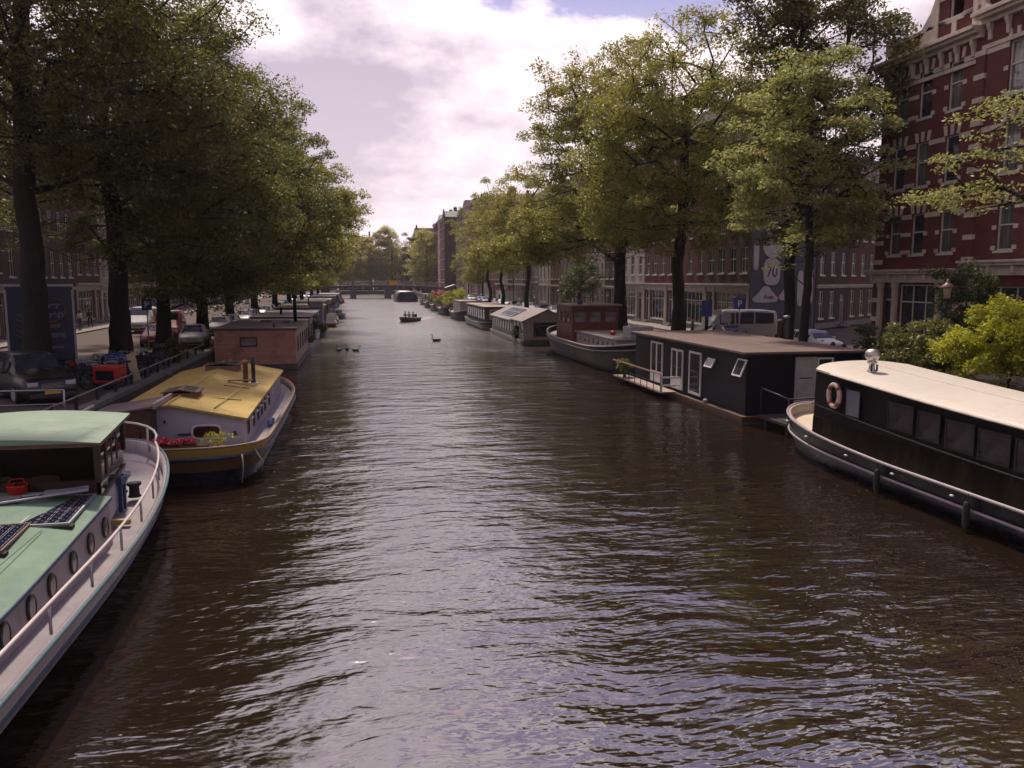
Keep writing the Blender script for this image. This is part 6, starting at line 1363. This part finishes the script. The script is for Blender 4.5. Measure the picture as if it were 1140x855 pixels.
# ------------------------------------------------------------------ bicycles
def bike(label,loc,rot,frame_m,group,crate=False,lean=0.0):
    r=root('bicycle',label,'bicycle',loc,(0,lean,rot),group)
    for yy in (-.53,.53):
        o=MB().tube([(0,yy+.33*math.cos(2*math.pi*k/22),.35+.33*math.sin(2*math.pi*k/22)) for k in range(22)],.019,6,closed=True).build('wheel',RUBBER,r)
        mb=MB()
        for k in range(8): a=math.pi*k/8; mb.tube([(0,yy+.32*math.cos(a),.35+.32*math.sin(a)),(0,yy-.32*math.cos(a),.35-.32*math.sin(a))],.003,3,cap=False)
        mb.build('spoke',STEEL,o)
    mb=MB(); t=.016
    mb.tube([(0,-.53,.35),(0,-.08,.30),(0,.36,.78),(0,.53,.35)],t,6); mb.tube([(0,-.08,.3),(0,-.2,.82)],t,6); mb.tube([(0,-.53,.35),(0,-.17,.66),(0,.36,.72)],t,6); mb.tube([(0,.36,.72),(0,.32,1.0)],t,6)
    mb.tube([(0,-.12,.7),(0,-.75,.7)],.01,4); mb.tube([(0,-.7,.7),(0,-.53,.35)],.008,4)
    mb.build('frame',frame_m,r); MB().tube([(-.28,.12,.98),(-.25,.24,1.02),(0,.33,1.03),(.25,.24,1.02),(.28,.12,.98)],.013,6).build('handlebar',STEEL,r)
    MB().ext([(-.11,.84),(.11,.84),(.04,.9),(-.08,.91)],-.08,.08,'x').build('saddle',RUBBER,r,(0,-.22,0),bev=.015)
    MB().box(-.06,.06,-.14,-.02,.26,.32).build('pedal_crank',IRON,r)
    if crate: MB().box(-.2,.2,.45,.8,.78,.8).box(-.2,-.185,.45,.8,.8,1.05).box(.185,.2,.45,.8,.8,1.05).box(-.185,.185,.45,.465,.8,1.05).box(-.185,.185,.785,.8,.8,1.05).build('front_crate',mat('blue crate',(.04,.08,.2),.6),r)
    return r
GBK='dark bicycles packed on the quay by the blue truck'
LBK='dark bicycle packed among the others on the quay by the blue truck'
bp0=bike(LBK,(-11.3,36.2,Z),1.4,IRON,GBK); bpc=bike(LBK,(-10.6,35.2,Z),1.1,paint('blue bike',(.03,.05,.12)),GBK)
rb=random.Random(4)
for i in range(34):
    yy=34.6+rb.random()*7.6; xx=-9.95-rb.random()*2.0
    if yy<35.6 and xx<-10.6: yy+=1.5
    copy_tree((bp0,bpc)[i%2],(xx,yy,Z),1.2+rb.uniform(-.7,.7),LBK,GBK)
GB2='bicycles leaning on the railing behind the mustard roofed houseboat'
LB2='dark bicycle leaning on the quay railing behind the mustard roofed houseboat'
for i in range(7): copy_tree((bp0,bpc)[i%2],(-10.1-.25*(i%3),41.5+i*.8,Z),.3+rb.uniform(-.5,.9),LB2,GB2)
GB3='bicycles among the trees on the mural side quay'
for i,(x,y,a) in enumerate(((20.9,45.5,.1),(21.0,47,.4),(21.2,49.4,1.2),(20.9,58,.2),(21.1,59.2,.9),(20.9,61,.3),(21,69,.6),(21.2,71,1.1),(24.6,31.9,.2),(24.9,33.1,.9),(25.2,34.4,.4))): copy_tree((bp0,bpc)[i%2],(x,y,Z),a,'dark bicycle parked between the trees on the mural side quay',GB3)
# red cargo scooter box, blue tarpaulin, plank
p=at(146,432,Z)
r=root('cargo_cart','red box cart with dark open front beside the leaning plank','cart',(-10.05,35.0,Z),R(-12))
MB().box(-.5,.5,-.35,.45,.3,.98).build('box',mat('red cart paint',(.42,.02,.015),.45,.12),r,bev=.04); MB().box(-.36,.36,-.365,-.352,.42,.8).build('front_opening',IRON,r)
for s in (-1,1): MB().tube([(s*.56,.05+.25*math.cos(2*math.pi*k/16),.27+.25*math.sin(2*math.pi*k/16)) for k in range(16)],.025,6,closed=True).build('wheel',RUBBER,r)
mb=MB(); mb.tube([(-.25,.45,.7),(-.25,.9,.98),(.25,.9,.98),(.25,.45,.7)],.02,6); mb.build('push_bar',STEEL,r)
mb=MB(); rings=[]
rng=random.Random(3)
for f,z in ((1,0),(1.02,.5),(.95,.85),(.7,1.02),(.3,1.08)):
    rings.append([(f*(.55+.06*rng.random())*math.cos(2*math.pi*k/14)*1.0,f*(.4+.05*rng.random())*math.sin(2*math.pi*k/14),z+.05*rng.random()) for k in range(14)])
mb.loft(rings,0,True,True,True); o=mb.build('tarpaulin',mat('blue tarpaulin',(.03,.06,.22),.45,.2),None,(-11.1,39.6,Z)); tag(o,'blue tarpaulin bundled over something behind the red box cart','tarpaulin')
mb=MB(); mb.box(-.2,.2,-.02,.02,0,1.35); o=mb.build('plank',mat('raw pale plywood',(.42,.29,.19),.8,.1,3),None,(-9.65,37.4,Z+.02),(R(-20),R(-22),R(-15))); tag(o,'pale raw board leaning over beside the red box cart','board')
# quay railing
r=root('railing','low iron railing along the quay edge behind the mustard roofed houseboat','railing',(QL-.22,0,Z+.1))
mb=MB(); mb.tube([(0,24,.42),(0,52,.42)],.035,8); mb.build('rail_pipe',mat('rail grey paint',(.22,.2,.2),.5,.2,3),r)
for i in range(13): y=24.5+i*2.25; MB().box(-.05,.05,y-.05,y+.05,0,.44).build('post',IRON,r)
o=MB().tube([(0,0,0),(1.9,1.5,1.0)],.045,8).build('boat_hook',mat('pale pole',(.45,.38,.33),.5),None,(-9.0,21.7,1.25)); tag(o,'pale pole slanting over the gap between the mint wheelhouse and the quay','pole')
mb=MB(); mb.tube([(-2.6,0,.95),(1.6,0,.95)],.03,6); mb.tube([(-2.6,0,0),(-2.6,0,.95)],.03,6); mb.tube([(1.6,0,0),(1.6,0,.95)],.03,6); mb.tube([(-.5,0,0),(-.5,0,.95)],.03,6); mb.tube([(-2.6,0,.5),(1.6,0,.5)],.02,6)
o=mb.build('guard_rail',STEEL,None,(-10.9,27.6,Z)); tag(o,'plain steel guard rail in front of the black off road car','railing')
# ------------------------------------------------------------------ lamps, signs, bollards
def lamp(label,loc,h=4.2,group='street lanterns'):
    r=root('street_lamp',label,'street lamp',loc,0,group)
    MB().lathe([(.14,0),(.14,.25),(.09,.3),(.075,1.1),(.10,1.15),(.05,1.25),(.04,h-.75),(.07,h-.7),(.03,h-.62),(.03,h-.5)],(0,0,0),12).build('post',mat('dark green lamp iron',(.015,.022,.018),.5),r)
    MB().lathe([(.11,h-.5),(.17,h-.1),(.17,h-.08)],(0,0,0),6).build('lantern_glass',mat('milky lantern glass',(.38,.30,.20),.4),r)
    MB().lathe([(.03,h-.52),(.13,h-.5),(.13,h-.47)],(0,0,0),6).lathe([(.27,h-.09),(.28,h-.06),(.10,h+.08),(.05,h+.12),(.06,h+.18),(.01,h+.24)],(0,0,0),10).build('lantern_cap',mat('pinkish lamp cap',(.20,.11,.10),.5),r)
    return r
lamp('street lantern between the two elm trunks, before the white van',(-13.6,51.5,Z),5.0)
lamp('street lantern with pinkish cap above the garden shrubs, before the red corner house',(22.4,27.9,Z),4.2)
lamp('street lantern among the trees past the red wheelhouse barge',(21.2,72.5,Z),4.6); lamp('street lantern beyond the forked bare trunk elm',(21.2,112,Z),4.6)
def sign(label,loc,rot,w_=.6,h_=.6,z=2.6,body='P',col=(.02,.05,.25),pole=.04,sp_=None):
    r=root('parking_sign',label,'sign',loc,rot,'blue street signs'); MB().lathe([(pole,0),(pole,z+h_/2)],(0,0,0),8).build('pole',STEEL if pole<.1 else mat('navy sign post',(.02,.025,.06),.5),r)
    MB().box(-w_/2,w_/2,-pole-.03,-pole-.005,z-h_/2,z+h_/2).build('sign_plate',mat('blue sign %.2f'%col[2],col,.4),r,bev=.01)
    if body: text('sign_letter',body,h_*.75,WHITE,r,(0,-pole-.035,z-.02),(math.pi/2,0,0))
    return r
sign('blue parking sign on a pole beside the white minibus',(24.3,49.2,Z),R(-25),.75,.75,2.9)
sign('blue box sign on a dark post before the white shopfront',(23.2,51.8,Z),R(-22),.7,1.1,2.5,None,(.02,.04,.2),.13)
sign('blue parking sign on the pole between the elm and the white van',(-13.2,54.5,Z),R(12),.6,.75,2.9)
sign('round topped blue sign on a slender pole beside the dark red car',(-12.6,55.5,Z),R(12),.45,.45,2.3,None,(.03,.06,.2))
r0=MB().lathe([(.1,0),(.1,.7),(.13,.75),(.11,.9),(.03,.95)],(0,0,0),12).build('bollard',mat('brown red bollard iron',(.07,.025,.022),.5),None,(26.2,38.2,Z)); tag(r0,'small dark iron bollard at the pavement edge, one of a row by the side street','bollard','bollards by the side street')
for i in range(9): 
    o=r0.copy(); COL.objects.link(o); o.location=(26.2+.05*i,39.3+i*1.15,Z)
# ------------------------------------------------------------------ people
SKIN=mat('skin',(.42,.24,.17),.6,.05); HAIR=mat('dark hair',(.03,.02,.015),.7)
def person(label,loc,rot,top,legs,pose='stand',hair=HAIR,group=None,s=1.0):
    J={'hip':(0,0,.95),'waist':(0,0,1.12),'chest':(0,.01,1.32),'neck':(0,.0,1.50),'head':(0,.02,1.62),'crown':(0,.01,1.74)}
    for k,sg in (('L',-1),('R',1)):
        J['sh'+k]=(sg*.18,0,1.42); J['el'+k]=(sg*.24,.03,1.15); J['wr'+k]=(sg*.22,.16,.93); J['ha'+k]=(sg*.21,.22,.86)
        J['th'+k]=(sg*.10,0,.90); J['kn'+k]=(sg*.11,.03*sg,.50); J['an'+k]=(sg*.11,-.02+.04*sg,.08); J['to'+k]=(sg*.12,.14+.04*sg,.04)
    if pose=='walk':
        J['knR']=(.11,.18,.52); J['anR']=(.11,.16,.12); J['toR']=(.11,.31,.09); J['knL']=(-.11,-.02,.50); J['anL']=(-.11,-.24,.13); J['toL']=(-.11,-.12,.04)
        J['elL']=(-.25,.10,1.17); J['wrL']=(-.22,.26,1.02); J['haL']=(-.21,.32,.98); J['elR']=(.25,-.10,1.17); J['wrR']=(.24,-.06,.93); J['haR']=(.24,-.05,.85)
    if pose=='sit':
        for k,sg in (('L',-1),('R',1)): J['kn'+k]=(sg*.13,.44,.93); J['an'+k]=(sg*.13,.46,.50); J['to'+k]=(sg*.13,.62,.46); J['wr'+k]=(sg*.16,.28,1.02); J['ha'+k]=(sg*.14,.36,1.0)
    rad={'hip':.135,'waist':.115,'chest':.145,'neck':.05,'head':.085,'crown':.075,'sh':.06,'el':.043,'wr':.03,'ha':.035,'th':.085,'kn':.055,'an':.038,'to':.035}
    E=[('hip','waist'),('waist','chest'),('chest','neck'),('neck','head'),('head','crown')]
    for k in 'LR': E+=[('chest','sh'+k),('sh'+k,'el'+k),('el'+k,'wr'+k),('wr'+k,'ha'+k),('hip','th'+k),('th'+k,'kn'+k),('kn'+k,'an'+k),('an'+k,'to'+k)]
    names_=list(J); me=bpy.data.meshes.new('skeleton'); me.from_pydata([J[n_] for n_ in names_],[(names_.index(a),names_.index(b_)) for a,b_ in E],[])
    o=bpy.data.objects.new('body',me); COL.objects.link(o); m=o.modifiers.new('skin','SKIN'); me.skin_vertices.new() if not me.skin_vertices else None
    for i,n_ in enumerate(names_):
        k=n_ if n_ in rad else n_[:-1]; me.skin_vertices[0].data[i].radius=(rad[k],rad[k]*(.72 if k in('chest','waist','hip') else 1)); me.skin_vertices[0].data[i].use_root=(n_=='hip')
    sb=o.modifiers.new('sub','SUBSURF'); sb.levels=sb.render_levels=1
    dg=bpy.context.evaluated_depsgraph_get(); me2=bpy.data.meshes.new_from_object(o.evaluated_get(dg)); bpy.data.objects.remove(o)
    me2.materials.clear()
    for x in (SKIN,top,legs,RUBBER): me2.materials.append(x)
    bl={0:['head','crown','haL','haR','neck'],1:['waist','chest','shL','shR','elL','elR'],2:['hip','thL','thR','knL','knR'],3:['anL','anR','toL','toR']}
    for p_ in me2.polygons:
        c=p_.center; best=min(((Vector(J[n_])-c).length-.0,k) for k,l in bl.items() for n_ in l); p_.material_index=best[1]; p_.use_smooth=True
    r=root('person',label,'person',loc,rot,group); r.scale=(s,)*3; link('body',me2,r)
    h=MB(); hd=J['head']; h.ball((hd[0],hd[1]-.025,hd[2]+.045),.115,0,10,7,(.92,1.02,1.05)); h.build('hair',hair,r)
    f=MB(); f.ball((-.035,hd[1]+.085,hd[2]+.01),.012,0,6,4).ball((.035,hd[1]+.085,hd[2]+.01),.012,0,6,4); f.box(-.03,.03,hd[1]+.078,hd[1]+.09,hd[2]-.055,hd[2]-.045); f.build('face_feature',HAIR,r)
    return r
cl=lambda n,c: mat('cloth '+n,c,.85,.1,5)
CR_,CB_,CW2,CG_,CK_=cl('red',(.38,.03,.03)),cl('denim',(.05,.07,.13)),cl('white',(.55,.53,.52)),cl('green',(.04,.22,.14)),cl('black',(.015,.015,.02))
Zp=Z+.13
person('person in a red top standing by the arched doors on the lit pavement',(-24.6,76.5,Zp),2.0,CR_,CB_)
person('person in dark clothes walking along the lit pavement',(-24.0,79.0,Zp),3.0,CK_,CK_,'walk')
person('person in a white shirt standing beside the red topped person',(-23.6,75.0,Zp),1.0,CW2,CB_)
person('person in a green top walking past the white shopfront behind the black houseboat',(24.2,56.5,Z),1.2,CG_,CB_,'walk')
person('person in a red top standing by the white shopfront',(24.6,60.2,Z),-1.0,CR_,CK_)
person('person in dark clothes standing next to the forked elm trunk',(23.4,58.4,Z),.4,CK_,CB_)
person('person in a white top on the quay beyond the cream pitched roof houseboat',(24.2,99,Z),0,CW2,CB_,'walk')
person('person in red walking far along the mural side quay',(24.4,118,Z),.5,CR_,CB_,'walk')
for i,(x,t_,l_,ps_,nm) in enumerate(((-6.2,CB_,CK_,'walk','blue'),(-3.4,CK_,CK_,'stand','black'),(.2,CW2,CB_,'walk','white'),(4.5,CR_,CB_,'stand','red'),(6.7,CK_,CB_,'walk','dark'),(12.4,CW2,CK_,'walk','pale'),(15.2,CB_,CB_,'stand','denim'))):
    person('person in a %s top crossing the far bridge, %s from the flag side'%(nm,ORD[i]),(x,BY-2.5,bz(x-5.3)),[1.5,-1.5,1.6,3.0,-1.5,1.5,2.8][i],t_,l_,ps_,group='people on the far bridge')
# motor boat with three people and its wake
mbx,mby=6.55,111.5
r=root('motor_boat','small open motor boat carrying people down the middle of the canal','boat',(mbx,mby,0),R(155))
s=stations(2.1,4.8,.1,4,.55,1.9,24); shl=lambda t:.5+.2*max(0,(t-.5)*2)**2
hull(r,s,shl,[(-.3,.6,.9,0),(.1,.88,.97,0),(1,1,1,0)],[mat('grey brown dinghy',(.16,.12,.12),.5)],.2,PINKD,RAILW,.06); strake(r,'gunwale',s,shl,1,.06,mat('pale rubbing tube',(.4,.33,.32),.6)); 
MB().box(-.85,.85,-1.0,-.6,.32,.50).box(-.8,.8,.3,.65,.32,.48).build('thwart',WOODW,r); MB().box(-.17,.17,-2.65,-2.35,.1,.95).build('outboard_motor',IRON,r,bev=.05)
gm='people in the motor boat'
person('person in dark jacket sitting at the bow side of the motor boat',(mbx+.55,mby-.3,-.42),R(150),CK_,CK_,'sit',group=gm); person('person in red top sitting in the middle of the motor boat',(mbx+.05,mby+.65,-.42),R(150),cl('dusky red',(.22,.07,.08)),CB_,'sit',group=gm); person('person in pale brown top steering at the stern of the motor boat',(mbx-.45,mby+1.0,-.40),R(160),cl('brown',(.2,.12,.09)),CB_,'sit',group=gm)
fm=bpy.data.materials.new('wake foam'); fm.use_nodes=True; nt=fm.node_tree; nt.nodes.clear(); o_=nt.nodes.new('ShaderNodeOutputMaterial'); mx=nt.nodes.new('ShaderNodeMixShader'); tr=nt.nodes.new('ShaderNodeBsdfTransparent'); df=nt.nodes.new('ShaderNodeBsdfDiffuse'); df.inputs[0].default_value=(.75,.72,.72,1)
g_=nt.nodes.new('ShaderNodeNewGeometry').outputs['Position']; nt.links.new(mathn(nt,'MULTIPLY',ramp(nt,noise(nt,g_,2.2,4,.7),.46,.6),.8),mx.inputs[0]); nt.links.new(tr.outputs[0],mx.inputs[1]); nt.links.new(df.outputs[0],mx.inputs[2]); nt.links.new(mx.outputs[0],o_.inputs[0])
mb=MB()
h_=Vector((-math.sin(R(155)),math.cos(R(155)),0)); back=-h_; sidev=Vector((h_.y,-h_.x,0)); c0=Vector((mbx,mby,.02))+back*2.3
P=[]
for i in range(12):
    u=i/11; c=c0+back*(u*11)+sidev*(u*u*2.0); w_=.45+.5*u; P.append((c-sidev*w_,c+sidev*w_))
for a,b_ in zip(P,P[1:]): mb.face([a[0],a[1],b_[1],b_[0]],0,True)
for sg in (-1,1):
    Q=[]
    for i in range(14):
        u=i/13; c=Vector((mbx,mby,.024))+h_*1.6+back*(u*14)+sidev*(sg*(.9+u*4.2)); Q.append((c-sidev*.16,c+sidev*.16))
    for a,b_ in zip(Q,Q[1:]): mb.face([a[0],a[1],b_[1],b_[0]],0,True)
o=mb.build('wake_foam',fm,weld=False); o['kind']='stuff'
# leaves and scum floating on the water
rng=np.random.default_rng(77); n=330
xy=np.stack([rng.uniform(-3.2,13.2,n),8+rng.random(n)**1.6*45],1); cl_=rng.integers(0,9,n); cc_=np.stack([rng.uniform(-3,13,9),rng.uniform(10,40,9)],1)
m_=rng.random(n)<.6; xy[m_]=cc_[cl_[m_]]+rng.normal(0,1,(m_.sum(),2))*np.array([1.6,.8])
o=link('floating_leaves',leaf_mesh('floating_leaves',np.stack([xy[:,0],xy[:,1],np.full(n,.012)],1),1,.002,.055,LEAF_WARM,rng,flat=0,droop=0,asp=.7)); 
co_=np.empty(len(o.data.vertices)*3,np.float32); o.data.vertices.foreach_get('co',co_); co_[2::3]=.012+.1*(co_[2::3]-.012); o.data.vertices.foreach_set('co',co_); o['kind']='stuff'
# mooring lines
def line(label,a,b,sag=.25,r_=.018):
    P=[]; 
    for i in range(13): u=i/12; P.append((a[0]+(b[0]-a[0])*u,a[1]+(b[1]-a[1])*u,a[2]+(b[2]-a[2])*u-sag*4*u*(1-u)))
    o=MB().tube(P,r_,5).build('mooring_line',mat('pale rope',(.35,.3,.27)),None); tag(o,label,'rope')
line('slack rope from the barge with round portholes to the quay behind its wheelhouse',(-7.4,20.6,1.35),(-9.25,24.3,1.32))
line('slack rope from the mustard roofed houseboat bow to the quay railing',(-6.2,37.6,1.3),(-9.2,40.5,1.32))
line('slack rope from the cream roofed barge stern to the landing beside the black houseboat',(15.4,25.5,1.35),(16.6,26.6,.5),.12)
line('slack rope from the barge with the red wheelhouse to the quay',(18.6,63,1.7),(19.95,66,1.32))
# cafe tables on the pavement
def table(label,loc):
    r=root('cafe_table',label,'table',loc,0,'cafe tables on the lit pavement'); MB().lathe([(.35,.72),(.36,.75),(.0,.76)],(0,0,0),16).build('table_top',WOOD,r); MB().lathe([(.22,0),(.2,.03),(.03,.06),(.03,.72)],(0,0,0),10).build('leg',IRON,r)
table('small round cafe table beside the red topped person',(-24.3,74.2,Zp)); table('small round cafe table nearer the blue truck',(-24.1,71.6,Zp))
# awning over a far shop
r=root('awning','pale striped market awning on the quay near the bridge','awning',(24.5,214,Z),0)
MB().ext([(-2.4,2.5),(0,3.3),(2.4,2.5),(2.4,2.42),(0,3.2),(-2.4,2.42)],-2,2,'y').build('canvas',WHITE,r)
for x in (-2.2,2.2):
    for y in (-1.8,1.8): MB().tube([(x,y,0),(x,y,2.5)],.04,6).build('pole',IRON,r)
o=root('awning',None,None) if False else None
# shop awning band on white building far along
r=root('site_cabin','white site cabin on the quay beyond the forked bare trunk elm','cabin',(24.6,136,Z),0)
MB().box(-1.3,1.3,-3,3,.1,2.7).build('cabin_body',WHITE,r,bev=.04); win_panel(r,(-1.303,0,1.6),1.2,.8,'x',IRON,BGLASS,.06,.03,sign=-1); MB().box(-1.35,1.35,-3.05,3.05,2.7,2.8).build('cabin_roof',mat('orange red roof edge',(.5,.12,.05),.7),r)
# ------------------------------------------------------------------ haze
HAZE=True
if HAZE:
    hm=bpy.data.materials.new('haze air'); hm.use_nodes=True; nt=hm.node_tree; nt.nodes.clear(); o_=nt.nodes.new('ShaderNodeOutputMaterial'); pv=nt.nodes.new('ShaderNodeVolumePrincipled'); pv.inputs['Density'].default_value=.00017; pv.inputs['Color'].default_value=(.85,.78,.9,1); pv.inputs['Anisotropy'].default_value=.3; nt.links.new(pv.outputs[0],o_.inputs['Volume'])
    o=MB().box(-400,400,-80,700,-2,60).build('haze',hm); o['kind']='stuff'
